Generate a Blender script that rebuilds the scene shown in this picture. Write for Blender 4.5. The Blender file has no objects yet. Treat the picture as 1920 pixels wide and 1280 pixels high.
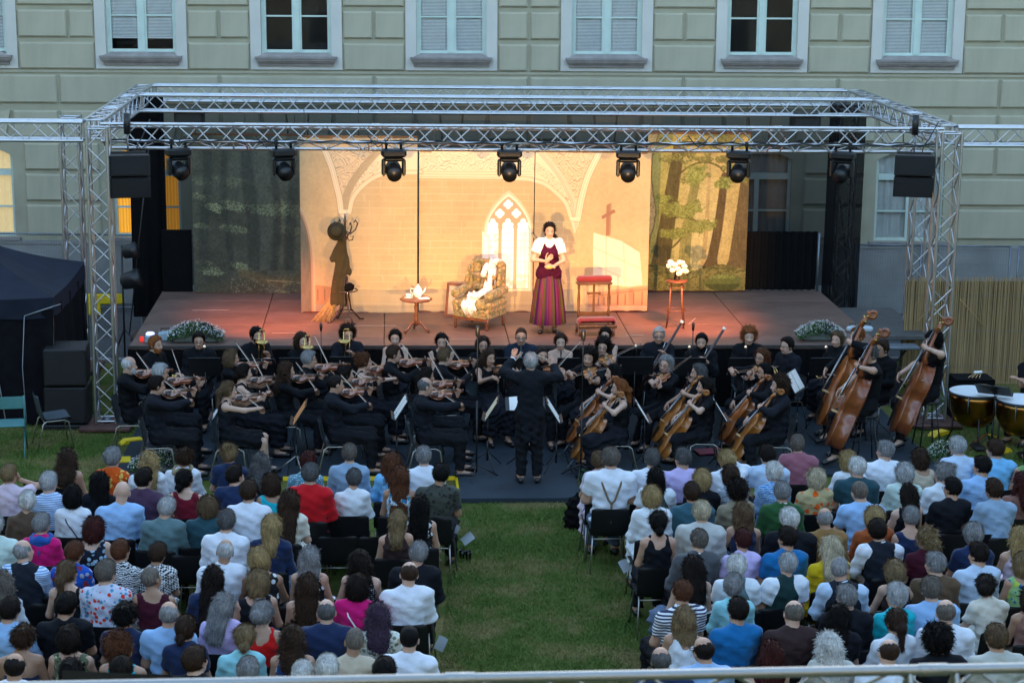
import bpy, math, random
import numpy as np
from mathutils import Matrix, Vector

random.seed(7)
rng = np.random.default_rng(7)
PI = math.pi
SC = bpy.context.scene
COL = SC.collection
rad = math.radians

# ------------------------------------------------------------------ camera
FPX, CAM_H = 3600.0, 7.5                       # focal length in photo pixels (1920 wide), height in metres
PITCH = math.atan(795 / FPX)
YAW = math.atan(240 / FPX * math.cos(PITCH))   # the stage is turned a little against the view
ROLL = rad(.75)
cF = np.array([math.sin(YAW) * math.cos(PITCH), math.cos(YAW) * math.cos(PITCH), -math.sin(PITCH)])
_r0 = np.array([math.cos(YAW), -math.sin(YAW), 0.])
_u0 = np.cross(_r0, cF)
cR = _r0 * math.cos(ROLL) + _u0 * math.sin(ROLL)
cU = -_r0 * math.sin(ROLL) + _u0 * math.cos(ROLL)
cam = bpy.data.cameras.new('camera')
cam.sensor_width = 36
cam.lens = 36 * FPX / 1920
cam.clip_start, cam.clip_end = .5, 3000
camo = bpy.data.objects.new('camera', cam)
COL.objects.link(camo)
camo.matrix_world = Matrix([[cR[i], cU[i], -cF[i], (0, 0, CAM_H)[i]] for i in range(3)] + [[0, 0, 0, 1]])
SC.camera = camo
cam.dof.use_dof, cam.dof.focus_distance, cam.dof.aperture_fstop = True, 27., 4.0

# ------------------------------------------------------------------ sky, sun, exposure (dusk)
world = bpy.data.worlds.new('World')
SC.world = world
world.use_nodes = True
nt = world.node_tree
sky = nt.nodes.new('ShaderNodeTexSky')
sky.sky_type = 'NISHITA'
sky.sun_disc = False
SUN_EL, SUN_AZ = rad(14), rad(10)
sky.sun_elevation, sky.sun_rotation = SUN_EL, SUN_AZ
sky.altitude, sky.air_density, sky.dust_density, sky.ozone_density = 300, 1.2, .8, 1.1
nt.links.new(sky.outputs[0], nt.nodes['Background'].inputs[0])
nt.nodes['Background'].inputs[1].default_value = .12
sun = bpy.data.lights.new('sun', 'SUN')
sun.energy, sun.angle, sun.color = .02, rad(40), (1, .9, .8)
suno = bpy.data.objects.new('sun', sun)
COL.objects.link(suno)
sd = Vector((math.sin(SUN_AZ) * math.cos(SUN_EL), math.cos(SUN_AZ) * math.cos(SUN_EL), math.sin(SUN_EL)))
suno.rotation_euler = sd.to_track_quat('Z', 'Y').to_euler()
suno.location = (0, 0, 40)
vs = SC.view_settings
vs.view_transform, vs.look, vs.gamma, vs.use_curve_mapping = 'Standard', 'None', 1, False
vs.exposure = 2.85
SC.cycles.max_bounces = 6
SC.cycles.use_denoising = True


# ------------------------------------------------------------------ pixel -> place
def ray(x, y):
    return cF + cR * (x - 960) / FPX - cU * (y - 640) / FPX


def at(x, y, z):
    """point of the horizontal plane z seen at photo pixel x, y"""
    r = ray(x, y)
    return np.array([0, 0, CAM_H]) + r * ((z - CAM_H) / r[2])


def aty(x, y, Y):
    """point of the plane Y = const (parallel to the stage front) seen at photo pixel x, y"""
    r = ray(x, y)
    return np.array([0, 0, CAM_H]) + r * (Y / r[1])


# ------------------------------------------------------------------ object helpers
def tag(o, label=None, cat=None, group=None, kind=None):
    if label: o['label'] = label
    if cat: o['category'] = cat
    if group: o['group'] = group
    if kind: o['kind'] = kind
    return o


def link(name, data, parent=None, mat=None, M=None):
    o = bpy.data.objects.new(name, data)
    COL.objects.link(o)
    if parent is not None:
        o.parent = parent
    if M is not None:
        o.matrix_local = M
    if mat is not None and data is not None:
        if not data.materials:
            data.materials.append(mat)
        elif data.materials[0] != mat:
            o.material_slots[0].link = 'OBJECT'
            o.material_slots[0].material = mat
    return o


def empty(name, loc=(0, 0, 0), rz=0, scale=1, label=None, cat=None, group=None, kind=None):
    o = bpy.data.objects.new(name, None)
    COL.objects.link(o)
    o.empty_display_size = .1
    o.location = [float(c) for c in loc]
    o.rotation_euler = (0, 0, rz)
    o.scale = (scale,) * 3 if not hasattr(scale, '__len__') else scale
    return tag(o, label, cat, group, kind)


def npmesh(name, V, Q, smooth=True, attr=None):
    """mesh from numpy verts and a list/array of quads (or tris)"""
    V = np.asarray(V, dtype=np.float32)
    Q = np.asarray(Q, dtype=np.int32)
    m = bpy.data.meshes.new(name)
    n, k = Q.shape
    m.vertices.add(len(V))
    m.vertices.foreach_set('co', V.ravel())
    m.loops.add(n * k)
    m.loops.foreach_set('vertex_index', Q.ravel())
    m.polygons.add(n)
    m.polygons.foreach_set('loop_start', np.arange(0, n * k, k, dtype=np.int32))
    m.polygons.foreach_set('loop_total', np.full(n, k, dtype=np.int32))
    if smooth:
        m.polygons.foreach_set('use_smooth', np.ones(n, dtype=bool))
    m.update(calc_edges=True)
    if attr is not None:
        a = m.color_attributes.new('tint', 'FLOAT_COLOR', 'POINT')
        c = np.ones((len(V), 4), dtype=np.float32)
        c[:, :3] = attr
        a.data.foreach_set('color', c.ravel())
    return m


class MB:
    """collects solid shapes and builds ONE mesh object"""
    def __init__(s):
        s.v, s.f, s.sm = [], [], []

    def add(s, V, F, smooth=False):
        o = len(s.v)
        s.v += [tuple(float(c) for c in p) for p in V]
        s.f += [tuple(i + o for i in f) for f in F]
        s.sm += [smooth] * len(F)
        return s

    def box(s, c, d, rz=0, M=None):
        x, y, z = d[0] / 2, d[1] / 2, d[2] / 2
        V = [(-x, -y, -z), (x, -y, -z), (x, y, -z), (-x, y, -z), (-x, -y, z), (x, -y, z), (x, y, z), (-x, y, z)]
        if M is not None:
            V = [M @ Vector(p) for p in V]
        elif rz:
            ca, sa = math.cos(rz), math.sin(rz)
            V = [(p[0] * ca - p[1] * sa, p[0] * sa + p[1] * ca, p[2]) for p in V]
        V = [(p[0] + c[0], p[1] + c[1], p[2] + c[2]) for p in V]
        return s.add(V, [(0, 3, 2, 1), (4, 5, 6, 7), (0, 1, 5, 4), (1, 2, 6, 5), (2, 3, 7, 6), (3, 0, 4, 7)])

    def bev(s, c, d, b=.01, rz=0):
        """box with chamfered edges"""
        x, y, z = d[0] / 2, d[1] / 2, d[2] / 2
        b = min(b, x * .9, y * .9, z * .9)
        V, F = [], []
        for (zz, i) in ((-z, b), (-z + b, 0), (z - b, 0), (z, b)):
            X, Y = x - i, y - i
            V += [(-X + b, -Y, zz), (X - b, -Y, zz), (X, -Y + b, zz), (X, Y - b, zz), (X - b, Y, zz), (-X + b, Y, zz), (-X, Y - b, zz), (-X, -Y + b, zz)]
        for r in range(3):
            for k in range(8):
                F.append((r * 8 + k, r * 8 + (k + 1) % 8, r * 8 + 8 + (k + 1) % 8, r * 8 + 8 + k))
        F += [tuple(range(7, -1, -1)), tuple(range(24, 32))]
        ca, sa = math.cos(rz), math.sin(rz)
        V = [(p[0] * ca - p[1] * sa + c[0], p[0] * sa + p[1] * ca + c[1], p[2] + c[2]) for p in V]
        return s.add(V, F)

    def tube(s, pts, r, n=6, close=False, caps=True):
        """tube along a path; r one radius or one per point"""
        P = [Vector(p) for p in pts]
        N = len(P)
        rs = r if hasattr(r, '__len__') else [r] * N
        V, F = [], []
        up = None
        for i, p in enumerate(P):
            if close:
                t = (P[(i + 1) % N] - P[i - 1]).normalized()
            else:
                t = (P[min(i + 1, N - 1)] - P[max(i - 1, 0)]).normalized()
            if up is None:
                up = t.orthogonal().normalized()
            else:
                up = (up - t * up.dot(t))
                up = up.normalized() if up.length > 1e-6 else t.orthogonal().normalized()
            q = t.cross(up)
            for k in range(n):
                a = 2 * PI * k / n
                V.append(p + (up * math.cos(a) + q * math.sin(a)) * rs[i])
        for i in range(N if close else N - 1):
            j = (i + 1) % N
            for k in range(n):
                F.append((i * n + k, i * n + (k + 1) % n, j * n + (k + 1) % n, j * n + k))
        if not close and caps:
            F.append(tuple(range(n - 1, -1, -1)))
            F.append(tuple((N - 1) * n + k for k in range(n)))
        return s.add(V, F, True)

    def lathe(s, prof, n=16, c=(0, 0, 0), M=None, caps=True):
        """profile of (radius, z) turned round z"""
        V, F = [], []
        for (r, z) in prof:
            for k in range(n):
                a = 2 * PI * k / n
                p = Vector((r * math.cos(a), r * math.sin(a), z))
                if M is not None: p = M @ p
                V.append((p[0] + c[0], p[1] + c[1], p[2] + c[2]))
        m = len(prof)
        for i in range(m - 1):
            for k in range(n):
                F.append((i * n + k, i * n + (k + 1) % n, i * n + n + (k + 1) % n, i * n + n + k))
        if caps:
            F.append(tuple(range(n - 1, -1, -1)))
            F.append(tuple((m - 1) * n + k for k in range(n)))
        return s.add(V, F, True)

    def prism(s, poly, h0, h1, M=None, smooth=False):
        """polygon in xy extruded from z=h0 to h1 (then M)"""
        n = len(poly)
        V = [Vector((p[0], p[1], h0)) for p in poly] + [Vector((p[0], p[1], h1)) for p in poly]
        if M is not None: V = [M @ p for p in V]
        F = [tuple(range(n - 1, -1, -1)), tuple(range(n, 2 * n))]
        F += [(i, (i + 1) % n, n + (i + 1) % n, n + i) for i in range(n)]
        return s.add(V, F, smooth)

    def sheet(s, fn, nu, nv, smooth=True, wrap=False):
        V = [fn(i / nu, j / nv) for j in range(nv + 1) for i in range(nu + 1)]
        F = [(j * (nu + 1) + i, j * (nu + 1) + i + 1, (j + 1) * (nu + 1) + i + 1, (j + 1) * (nu + 1) + i) for j in range(nv) for i in range(nu)]
        return s.add(V, F, smooth)

    def mesh(s, name):
        m = bpy.data.meshes.new(name)
        m.from_pydata(s.v, [], s.f)
        m.polygons.foreach_set('use_smooth', s.sm)
        if any(s.sm) and not all(s.sm):
            pass
        m.update()
        return m

    def build(s, name, mat, parent=None, M=None, **t):
        return tag(link(name, s.mesh(name), parent, mat, M), **t)


def seg_matrix(a, b, r):
    """matrix that lays a unit cylinder (radius 1, z 0..1) from a to b"""
    a, b = Vector(a), Vector(b)
    d = b - a
    q = d.to_track_quat('Z', 'Y').to_matrix().to_4x4()
    return Matrix.Translation(a) @ q @ Matrix.Diagonal((r, r, d.length, 1))


UNIT_CYL = {}


def unit_cyl(n=6):
    if n not in UNIT_CYL:
        UNIT_CYL[n] = MB().tube([(0, 0, 0), (0, 0, 1)], 1, n).mesh('unit_tube')
    return UNIT_CYL[n].copy() if False else UNIT_CYL[n]


# ------------------------------------------------------------------ materials
MATS = {}


def mat(name, col, rough=.6, metal=0., var=.12, vscale=6., bump=0., bscale=60., spec=.5, sheen=0., tint=False, fn=None, coat=0., emit=None, alpha=None):
    """principled material; colour varied by noise, fine relief by bump; fn(nodes, links, coordinate) may give its own colour socket"""
    if name in MATS:
        return MATS[name]
    m = bpy.data.materials.new(name)
    m.use_nodes = True
    N, L = m.node_tree.nodes, m.node_tree.links
    b = N['Principled BSDF']
    b.inputs['Roughness'].default_value = rough
    b.inputs['Metallic'].default_value = metal
    b.inputs['Specular IOR Level'].default_value = spec
    b.inputs['Sheen Weight'].default_value = sheen
    b.inputs['Coat Weight'].default_value = coat
    tc = N.new('ShaderNodeTexCoord')
    co = tc.outputs['Object']
    c4 = (col[0], col[1], col[2], 1)
    if fn is not None:
        out = fn(N, L, co)
    elif var > 0:
        nz = N.new('ShaderNodeTexNoise')
        nz.inputs['Scale'].default_value = vscale
        nz.inputs['Detail'].default_value = 4
        L.new(co, nz.inputs['Vector'])
        rp = N.new('ShaderNodeValToRGB')
        rp.color_ramp.elements[0].position, rp.color_ramp.elements[1].position = .3, .7
        rp.color_ramp.elements[0].color = tuple(c * (1 - var) for c in col[:3]) + (1,)
        rp.color_ramp.elements[1].color = tuple(min(1, c * (1 + var)) for c in col[:3]) + (1,)
        L.new(nz.outputs['Fac'], rp.inputs['Fac'])
        out = rp.outputs['Color']
    else:
        rgb = N.new('ShaderNodeRGB')
        rgb.outputs[0].default_value = c4
        out = rgb.outputs[0]
    if tint:
        at_ = N.new('ShaderNodeAttribute')
        at_.attribute_name = 'tint'
        mx = N.new('ShaderNodeMixRGB')
        mx.blend_type = 'MULTIPLY'
        mx.inputs[0].default_value = 1
        L.new(out, mx.inputs[1]); L.new(at_.outputs['Color'], mx.inputs[2])
        out = mx.outputs[0]
    L.new(out, b.inputs['Base Color'])
    if bump > 0:
        nb = N.new('ShaderNodeTexNoise')
        nb.inputs['Scale'].default_value = bscale
        nb.inputs['Detail'].default_value = 3
        L.new(co, nb.inputs['Vector'])
        bp = N.new('ShaderNodeBump')
        bp.inputs['Strength'].default_value = bump
        bp.inputs['Distance'].default_value = .01
        L.new(nb.outputs['Fac'], bp.inputs['Height'])
        L.new(bp.outputs['Normal'], b.inputs['Normal'])
    if emit:
        b.inputs['Emission Color'].default_value = tuple(emit[:3]) + (1,)
        b.inputs['Emission Strength'].default_value = emit[3]
    if alpha is not None:
        b.inputs['Alpha'].default_value = alpha
    MATS[name] = m
    return m


def ramp(N, L, src, stops, const=False):
    r = N.new('ShaderNodeValToRGB')
    r.color_ramp.interpolation = 'CONSTANT' if const else 'LINEAR'
    e = r.color_ramp.elements
    while len(e) < len(stops): e.new(.5)
    for el, (p, c) in zip(e, stops):
        el.position = p
        el.color = tuple(c[:3]) + (1,)
    L.new(src, r.inputs['Fac'])
    return r.outputs['Color']


def mapping(N, L, co, scale=(1, 1, 1), rot=(0, 0, 0)):
    mp = N.new('ShaderNodeMapping')
    mp.inputs['Scale'].default_value = scale
    mp.inputs['Rotation'].default_value = rot
    L.new(co, mp.inputs['Vector'])
    return mp.outputs[0]


def noise(N, L, co, scale, detail=4, rough=.5, dist=0.):
    n = N.new('ShaderNodeTexNoise')
    n.inputs['Scale'].default_value, n.inputs['Detail'].default_value = scale, detail
    n.inputs['Roughness'].default_value, n.inputs['Distortion'].default_value = rough, dist
    L.new(co, n.inputs['Vector'])
    return n


def wave(N, L, co, scale, dist=0., axis='Z', dscale=1.):
    w = N.new('ShaderNodeTexWave')
    w.wave_type, w.bands_direction = 'BANDS', axis
    w.inputs['Scale'].default_value, w.inputs['Distortion'].default_value = scale, dist
    w.inputs['Detail Scale'].default_value = dscale
    L.new(co, w.inputs['Vector'])
    return w


def voro(N, L, co, scale, feature='F1', rnd=1.):
    v = N.new('ShaderNodeTexVoronoi')
    v.feature = feature
    v.inputs['Scale'].default_value = scale
    v.inputs['Randomness'].default_value = rnd
    L.new(co, v.inputs['Vector'])
    return v


def srgb(h):
    """'rrggbb' as seen -> linear"""
    v = [int(h[i:i + 2], 16) / 255 for i in (0, 2, 4)]
    return tuple(c / 12.92 if c <= .04045 else ((c + .055) / 1.055) ** 2.4 for c in v)


def cloth(name, col, pat=None, col2=(.8, .8, .8), col3=None, scale=1.):
    """woven cloth; col is the base colour, pat the printed pattern"""
    if name in MATS:
        return MATS[name]
    sat = lambda c: tuple(min(.9, max(.003, sum(c) / 3 + (v - sum(c) / 3) * 1.22)) for v in c)
    col3 = sat(col3 or col2); col, col2 = sat(col), sat(col2)

    def f(N, L, co):
        if pat == 'stripe':
            return ramp(N, L, wave(N, L, co, 9 * scale).outputs['Fac'], [(0, col), (.5, col2)], True)
        if pat == 'vstripe':
            return ramp(N, L, wave(N, L, co, 16 * scale, 0, 'X').outputs['Fac'], [(0, col), (.6, col2)])
        if pat == 'zebra':
            return ramp(N, L, wave(N, L, co, 12 * scale, 9, 'Z', 1.6).outputs['Fac'], [(0, col), (.5, col2)], True)
        if pat == 'dots':
            return ramp(N, L, voro(N, L, co, 42 * scale, rnd=0.).outputs['Distance'], [(0, col2), (.32, col)], True)
        if pat == 'check':
            c = N.new('ShaderNodeTexChecker')
            c.inputs['Scale'].default_value = 45 * scale
            c.inputs['Color1'].default_value = col + (1,) if len(col) == 3 else col
            c.inputs['Color2'].default_value = col2 + (1,)
            L.new(mapping(N, L, co, rot=(.5, .6, .785)), c.inputs['Vector'])
            return c.outputs['Color']
        if pat == 'floral':
            v = voro(N, L, mapping(N, L, noise(N, L, co, 9, 2).outputs['Color'], (.0, 0, 0)) if False else co, 15 * scale)
            d = N.new('ShaderNodeMath'); d.operation = 'ADD'
            nz = noise(N, L, co, 30 * scale, 3)
            L.new(v.outputs['Distance'], d.inputs[0])
            s2 = N.new('ShaderNodeMath'); s2.operation = 'MULTIPLY_ADD'
            s2.inputs[1].default_value, s2.inputs[2].default_value = .5, -.25
            L.new(nz.outputs['Fac'], s2.inputs[0]); L.new(s2.outputs[0], d.inputs[1])
            sep = N.new('ShaderNodeSeparateColor'); L.new(v.outputs['Color'], sep.inputs[0])
            pick = ramp(N, L, sep.outputs[0], [(0, col2), (.45, col3), (.72, col)], True)
            mx = N.new('ShaderNodeMixRGB')
            L.new(ramp(N, L, d.outputs[0], [(0, (1, 1, 1)), (.42, (0, 0, 0))], True), mx.inputs[0])
            mx.inputs[1].default_value = tuple(col[:3]) + (1,)
            L.new(pick, mx.inputs[2])
            return mx.outputs[0]
        nz = noise(N, L, co, 7, 4)
        return ramp(N, L, nz.outputs['Fac'], [(.3, tuple(c * .88 for c in col)), (.7, tuple(min(1, c * 1.1) for c in col))])
    return mat(name, col, rough=.85, spec=.15 if max(col) < .05 and not pat else .25, sheen=0. if max(col) < .05 else .12, bump=.9, bscale=15, fn=f)


# ------------------------------------------------------------------ distance-field mesher (bodies, clothes, hair, soft things)
def nrm(v):
    v = np.asarray(v, float)
    return v / max(np.linalg.norm(v), 1e-9)


class SDF:
    def __init__(s, k=.03):
        s.p, s.k, s.lo, s.hi = [], k, np.full(3, 9.), np.full(3, -9.)
        s.sub, s.fn = [], None

    def _bb(s, lo, hi):
        s.lo, s.hi = np.minimum(s.lo, lo), np.maximum(s.hi, hi)

    def cone(s, a, b, ra, rb, flat=1., n=(0, 1, 0), cut=False, k=None):
        """rounded tapered limb; flat > 1 squeezes it along n; cut ends it square at b"""
        a, b = np.asarray(a, float), np.asarray(b, float)
        m = max(ra, rb) + .05
        lo, hi = np.minimum(a, b) - m, np.maximum(a, b) + m
        s._bb(lo, hi)
        ba = b - a
        L2 = max(ba @ ba, 1e-9)
        n = nrm(n)

        def d(P):
            q = P - a
            t = np.clip((q @ ba) / L2, 0, 1)
            e = q - t[:, None] * ba
            if flat != 1:
                c = e @ n
                e = e + (c * (flat - 1))[:, None] * n
            v = np.linalg.norm(e, axis=1) - (ra + (rb - ra) * t)
            if flat != 1:
                v = v / (1 + .35 * (flat - 1))
            if cut:
                v = np.maximum(v, ((P - b) @ ba) / math.sqrt(L2))
            return v
        s.p.append((d, lo, hi, k))
        return s

    def ell(s, c, r, R=None, k=None, sub=False):
        c, r = np.asarray(c, float), np.asarray(r, float)
        m = max(r) + .05
        if not sub: s._bb(c - m, c + m)

        def d(P):
            q = P - c
            if R is not None: q = q @ R
            k0 = np.linalg.norm(q / r, axis=1)
            k1 = np.linalg.norm(q / (r * r), axis=1)
            return k0 * (k0 - 1) / np.maximum(k1, 1e-6)
        (s.sub if sub else s.p).append((d, c - m, c + m, k))
        return s

    def mesh(s, h, fine=None, hf=None, pad=.03):
        """-> verts, quads by surface nets on a grid, finer inside box FINE"""
        ax = []
        for i in range(3):
            lo, hi = s.lo[i] - pad + .03, s.hi[i] + pad - .03
            if fine is None:
                g = np.arange(lo, hi + h, h)
            else:
                f0, f1 = max(fine[0][i], lo), min(fine[1][i], hi)
                g = np.concatenate([np.arange(lo, f0, h), np.arange(f0, f1, hf), np.arange(f1, hi + h, h)])
            ax.append(g)
        X, Y, Z = ax
        D = np.full((len(X), len(Y), len(Z)), .2)

        def sl(lo, hi):
            r = []
            for g, a, b in zip(ax, lo, hi):
                r.append(slice(max(np.searchsorted(g, a) - 1, 0), min(np.searchsorted(g, b) + 1, len(g))))
            return tuple(r)
        for d, lo, hi, k in s.p:
            S = sl(lo, hi)
            sh = D[S].shape
            if 0 in sh: continue
            G = np.stack(np.meshgrid(X[S[0]], Y[S[1]], Z[S[2]], indexing='ij'), -1).reshape(-1, 3)
            v = d(G).reshape(sh)
            k = s.k if k is None else k
            a = D[S]
            if k > 0:
                t = np.clip(.5 + .5 * (a - v) / k, 0, 1)
                D[S] = a * (1 - t) + v * t - k * t * (1 - t)
            else:
                D[S] = np.minimum(a, v)
        for d, lo, hi, k in s.sub:
            S = sl(lo, hi)
            sh = D[S].shape
            if 0 in sh: continue
            G = np.stack(np.meshgrid(X[S[0]], Y[S[1]], Z[S[2]], indexing='ij'), -1).reshape(-1, 3)
            D[S] = np.maximum(D[S], -d(G).reshape(sh))
        if s.fn is not None:
            G = np.stack(np.meshgrid(X, Y, Z, indexing='ij'), -1)
            D = s.fn(G, D)
        return surfnets(D, X, Y, Z)


def surfnets(D, X, Y, Z):
    S = D < 0
    nx, ny, nz = D.shape
    cnt = np.zeros((nx - 1, ny - 1, nz - 1), np.int8)
    for i in (0, 1):
        for j in (0, 1):
            for k in (0, 1):
                cnt += S[i:nx - 1 + i, j:ny - 1 + j, k:nz - 1 + k]
    act = np.argwhere((cnt > 0) & (cnt < 8))
    if len(act) == 0:
        return np.zeros((0, 3)), np.zeros((0, 4), int)
    idx = np.full(cnt.shape, -1, np.int32)
    idx[tuple(act.T)] = np.arange(len(act))
    acc, num = np.zeros((len(act), 3)), np.zeros(len(act))
    G = (X, Y, Z)
    for a in range(3):
        b, c = [q for q in range(3) if q != a]
        for u in (0, 1):
            for w in (0, 1):
                p0 = act.copy(); p0[:, b] += u; p0[:, c] += w
                p1 = p0.copy(); p1[:, a] += 1
                d0, d1 = D[tuple(p0.T)], D[tuple(p1.T)]
                x = (d0 < 0) != (d1 < 0)
                t = np.where(x, d0 / np.where(x, d0 - d1, 1), 0)
                for q in range(3):
                    v = G[q][p0[:, q]]
                    if q == a:
                        v = v + t * (G[q][p1[:, q]] - v)
                    acc[:, q] += np.where(x, v, 0)
                num += x
    V = acc / num[:, None]
    F = []
    for a in range(3):
        b, c = [(1, 2), (2, 0), (0, 1)][a]
        lo = [slice(None)] * 3; hi = [slice(None)] * 3
        lo[a], hi[a] = slice(0, -1), slice(1, None)
        s0, s1 = S[tuple(lo)], S[tuple(hi)]
        e = np.argwhere(s0 != s1)
        e = e[(e[:, b] > 0) & (e[:, c] > 0) & (e[:, b] < D.shape[b] - 1) & (e[:, c] < D.shape[c] - 1)]
        if len(e) == 0: continue
        fl = s0[tuple(e.T)]
        q = []
        for (u, w) in ((-1, -1), (0, -1), (0, 0), (-1, 0)):
            p = e.copy(); p[:, b] += u; p[:, c] += w
            q.append(idx[tuple(p.T)])
        q = np.stack(q, 1)
        q[~fl] = q[~fl][:, ::-1]
        F.append(q)
    return V, np.concatenate(F)
# ------------------------------------------------------------------ shared materials
def glass_mat():
    m = bpy.data.materials.new('window_glass'); m.use_nodes = True
    N, L = m.node_tree.nodes, m.node_tree.links
    N.remove(N['Principled BSDF'])
    tr, gl, mx, fr = N.new('ShaderNodeBsdfTransparent'), N.new('ShaderNodeBsdfGlossy'), N.new('ShaderNodeMixShader'), N.new('ShaderNodeFresnel')
    tr.inputs[0].default_value = (.95, .97, .97, 1); gl.inputs['Roughness'].default_value = .03; fr.inputs[0].default_value = 1.42
    L.new(fr.outputs[0], mx.inputs[0]); L.new(tr.outputs[0], mx.inputs[1]); L.new(gl.outputs[0], mx.inputs[2])
    L.new(mx.outputs[0], N['Material Output'].inputs[0])
    return m


def scrim_mat(name, col, cover):
    """open black mesh cloth: part of the light passes between its threads"""
    m = bpy.data.materials.new(name); m.use_nodes = True
    N, L = m.node_tree.nodes, m.node_tree.links
    b = N['Principled BSDF']
    b.inputs['Base Color'].default_value = col + (1,); b.inputs['Roughness'].default_value = .95; b.inputs['Specular IOR Level'].default_value = .1
    b.inputs['Alpha'].default_value = cover
    return m


GLASS = glass_mat()
SCRIM = scrim_mat('black_scrim', (.006, .006, .007), .72)
BLACKCLOTH = mat('black_molton', (.006, .006, .0065), .95, spec=.08, bump=.3, bscale=40)
BLACKPLASTIC = mat('black_plastic', (.009, .0095, .0105), .5, var=.2)
BLACKMETAL = mat('black_metal', (.012, .012, .013), .42, spec=.5, var=.2)
CHROME = mat('chrome', (.55, .56, .57), .22, 1., var=.08)
ALU = mat('truss_aluminium', (.56, .57, .58), .36, 1., var=.14, vscale=9, bump=.1, bscale=30)
STEEL = mat('galvanised_steel', (.20, .23, .26), .5, .8, var=.2)
WHITEPAPER = mat('sheet_paper', (.78, .76, .7), .8, var=.04)
YELLOW = mat('cable_ramp_yellow', (.75, .52, .01), .5, var=.12, vscale=12)
WOODDK = mat('dark_polished_wood', (.10, .03, .012), .35, var=.35, vscale=14, coat=.3)
BRASS = mat('brass', (.62, .42, .14), .25, 1., var=.1)
SILVER = mat('silver_plate', (.66, .66, .65), .22, 1., var=.08)


def wall_fn(N, L, co):
    a = noise(N, L, co, .9, 5, .6)
    b = noise(N, L, mapping(N, L, co, (1, 1, .18)), 3.5, 4, .6)
    mx = N.new('ShaderNodeMixRGB'); mx.blend_type = 'MULTIPLY'; mx.inputs[0].default_value = .8
    L.new(ramp(N, L, a.outputs['Fac'], [(.3, (.41, .38, .28)), (.7, (.46, .425, .315))]), mx.inputs[1])
    L.new(ramp(N, L, b.outputs['Fac'], [(.3, (.87, .87, .87)), (.6, (1, 1, 1))]), mx.inputs[2])
    return mx.outputs[0]


STUCCO = mat('khaki_stucco', (.4, .38, .28), .9, spec=.2, bump=.35, bscale=70, fn=wall_fn)
STUCCO_J = mat('khaki_stucco_joint', (.37, .345, .25), .92, spec=.2, bump=.3, bscale=60, var=.1, vscale=2)
STUCCO_P = mat('pale_grey_stucco', (.58, .56, .51), .9, spec=.2, bump=.3, bscale=60, var=.06, vscale=1.5)
PLINTH = mat('grey_plinth_stone', (.28, .275, .26), .9, spec=.2, bump=.4, bscale=30, var=.16, vscale=1.7)
SILLM = mat('weathered_sill_stone', (.27, .24, .22), .85, bump=.4, bscale=40, var=.18, vscale=5)
FRAMEM = mat('mint_window_paint', (.52, .62, .56), .5, var=.06)
BLINDM = mat('white_blind_slat', (.86, .87, .87), .5, var=.05)
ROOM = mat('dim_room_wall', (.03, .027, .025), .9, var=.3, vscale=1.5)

# ------------------------------------------------------------------ ground, pavement
def grass_fn(N, L, co):
    a = noise(N, L, co, 1.1, 6, .65)
    b = noise(N, L, co, 26, 4, .7)
    mx = N.new('ShaderNodeMixRGB'); mx.blend_type = 'MULTIPLY'; mx.inputs[0].default_value = 1
    L.new(ramp(N, L, a.outputs['Fac'], [(.34, (.052, .088, .018)), (.48, (.082, .112, .027)), (.62, (.17, .145, .06))]), mx.inputs[1])
    L.new(ramp(N, L, b.outputs['Fac'], [(.3, (.5, .5, .5)), (.7, (1.3, 1.25, 1.1))]), mx.inputs[2])
    return mx.outputs[0]


GRASS = mat('lawn', (.04, .07, .02), .95, spec=.1, bump=1., bscale=45, fn=grass_fn)
m = MB(); m.add([(-160, -60, 0), (160, -60, 0), (160, 200, 0), (-160, 200, 0)], [(0, 1, 2, 3)])
m.build('ground', GRASS, kind='structure')
ASPHALT = mat('pavement_asphalt', (.06, .063, .068), .85, var=.2, vscale=2.5, bump=.5, bscale=80)
m = MB(); m.add([(-40, 32.4, .008), (40, 32.4, .008), (44, 41, .008), (-36, 36.5, .008)], [(0, 1, 2, 3)])
m.build('pavement', ASPHALT, kind='structure')
m = MB(); m.box((0, 32.3, .03), (80, .16, .06))
m.build('kerb', mat('kerb_stone', (.2, .2, .2), .85, bump=.3), kind='structure')

# real blades where the lawn shows
GRASSBLADE = mat('grass_blade', (.045, .085, .018), .7, fn=lambda N, L, co: ramp(N, L, noise(N, L, co, 1.1, 6, .65).outputs['Fac'], [(.34, (.08, .145, .028)), (.48, (.12, .175, .040)), (.62, (.25, .22, .09))]), spec=.2)


def blades(n, corners, hmin, hmax):
    P = np.array(corners, float)
    u, v = rng.random(n), rng.random(n)
    c = (P[0] * ((1 - u) * (1 - v))[:, None] + P[1] * (u * (1 - v))[:, None] + P[2] * (u * v)[:, None] + P[3] * ((1 - u) * v)[:, None])
    a = rng.random(n) * 2 * PI
    w = .0035 + .003 * rng.random(n)
    h = hmin + (hmax - hmin) * rng.random(n) ** 1.5
    lean = (rng.random((n, 2)) - .5) * .05
    d = np.stack([np.cos(a) * w, np.sin(a) * w, np.zeros(n)], 1)
    V = np.empty((n, 3, 3))
    V[:, 0] = c - d; V[:, 1] = c + d
    V[:, 2] = c + np.stack([lean[:, 0], lean[:, 1], h], 1)
    return V.reshape(-1, 3)


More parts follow.
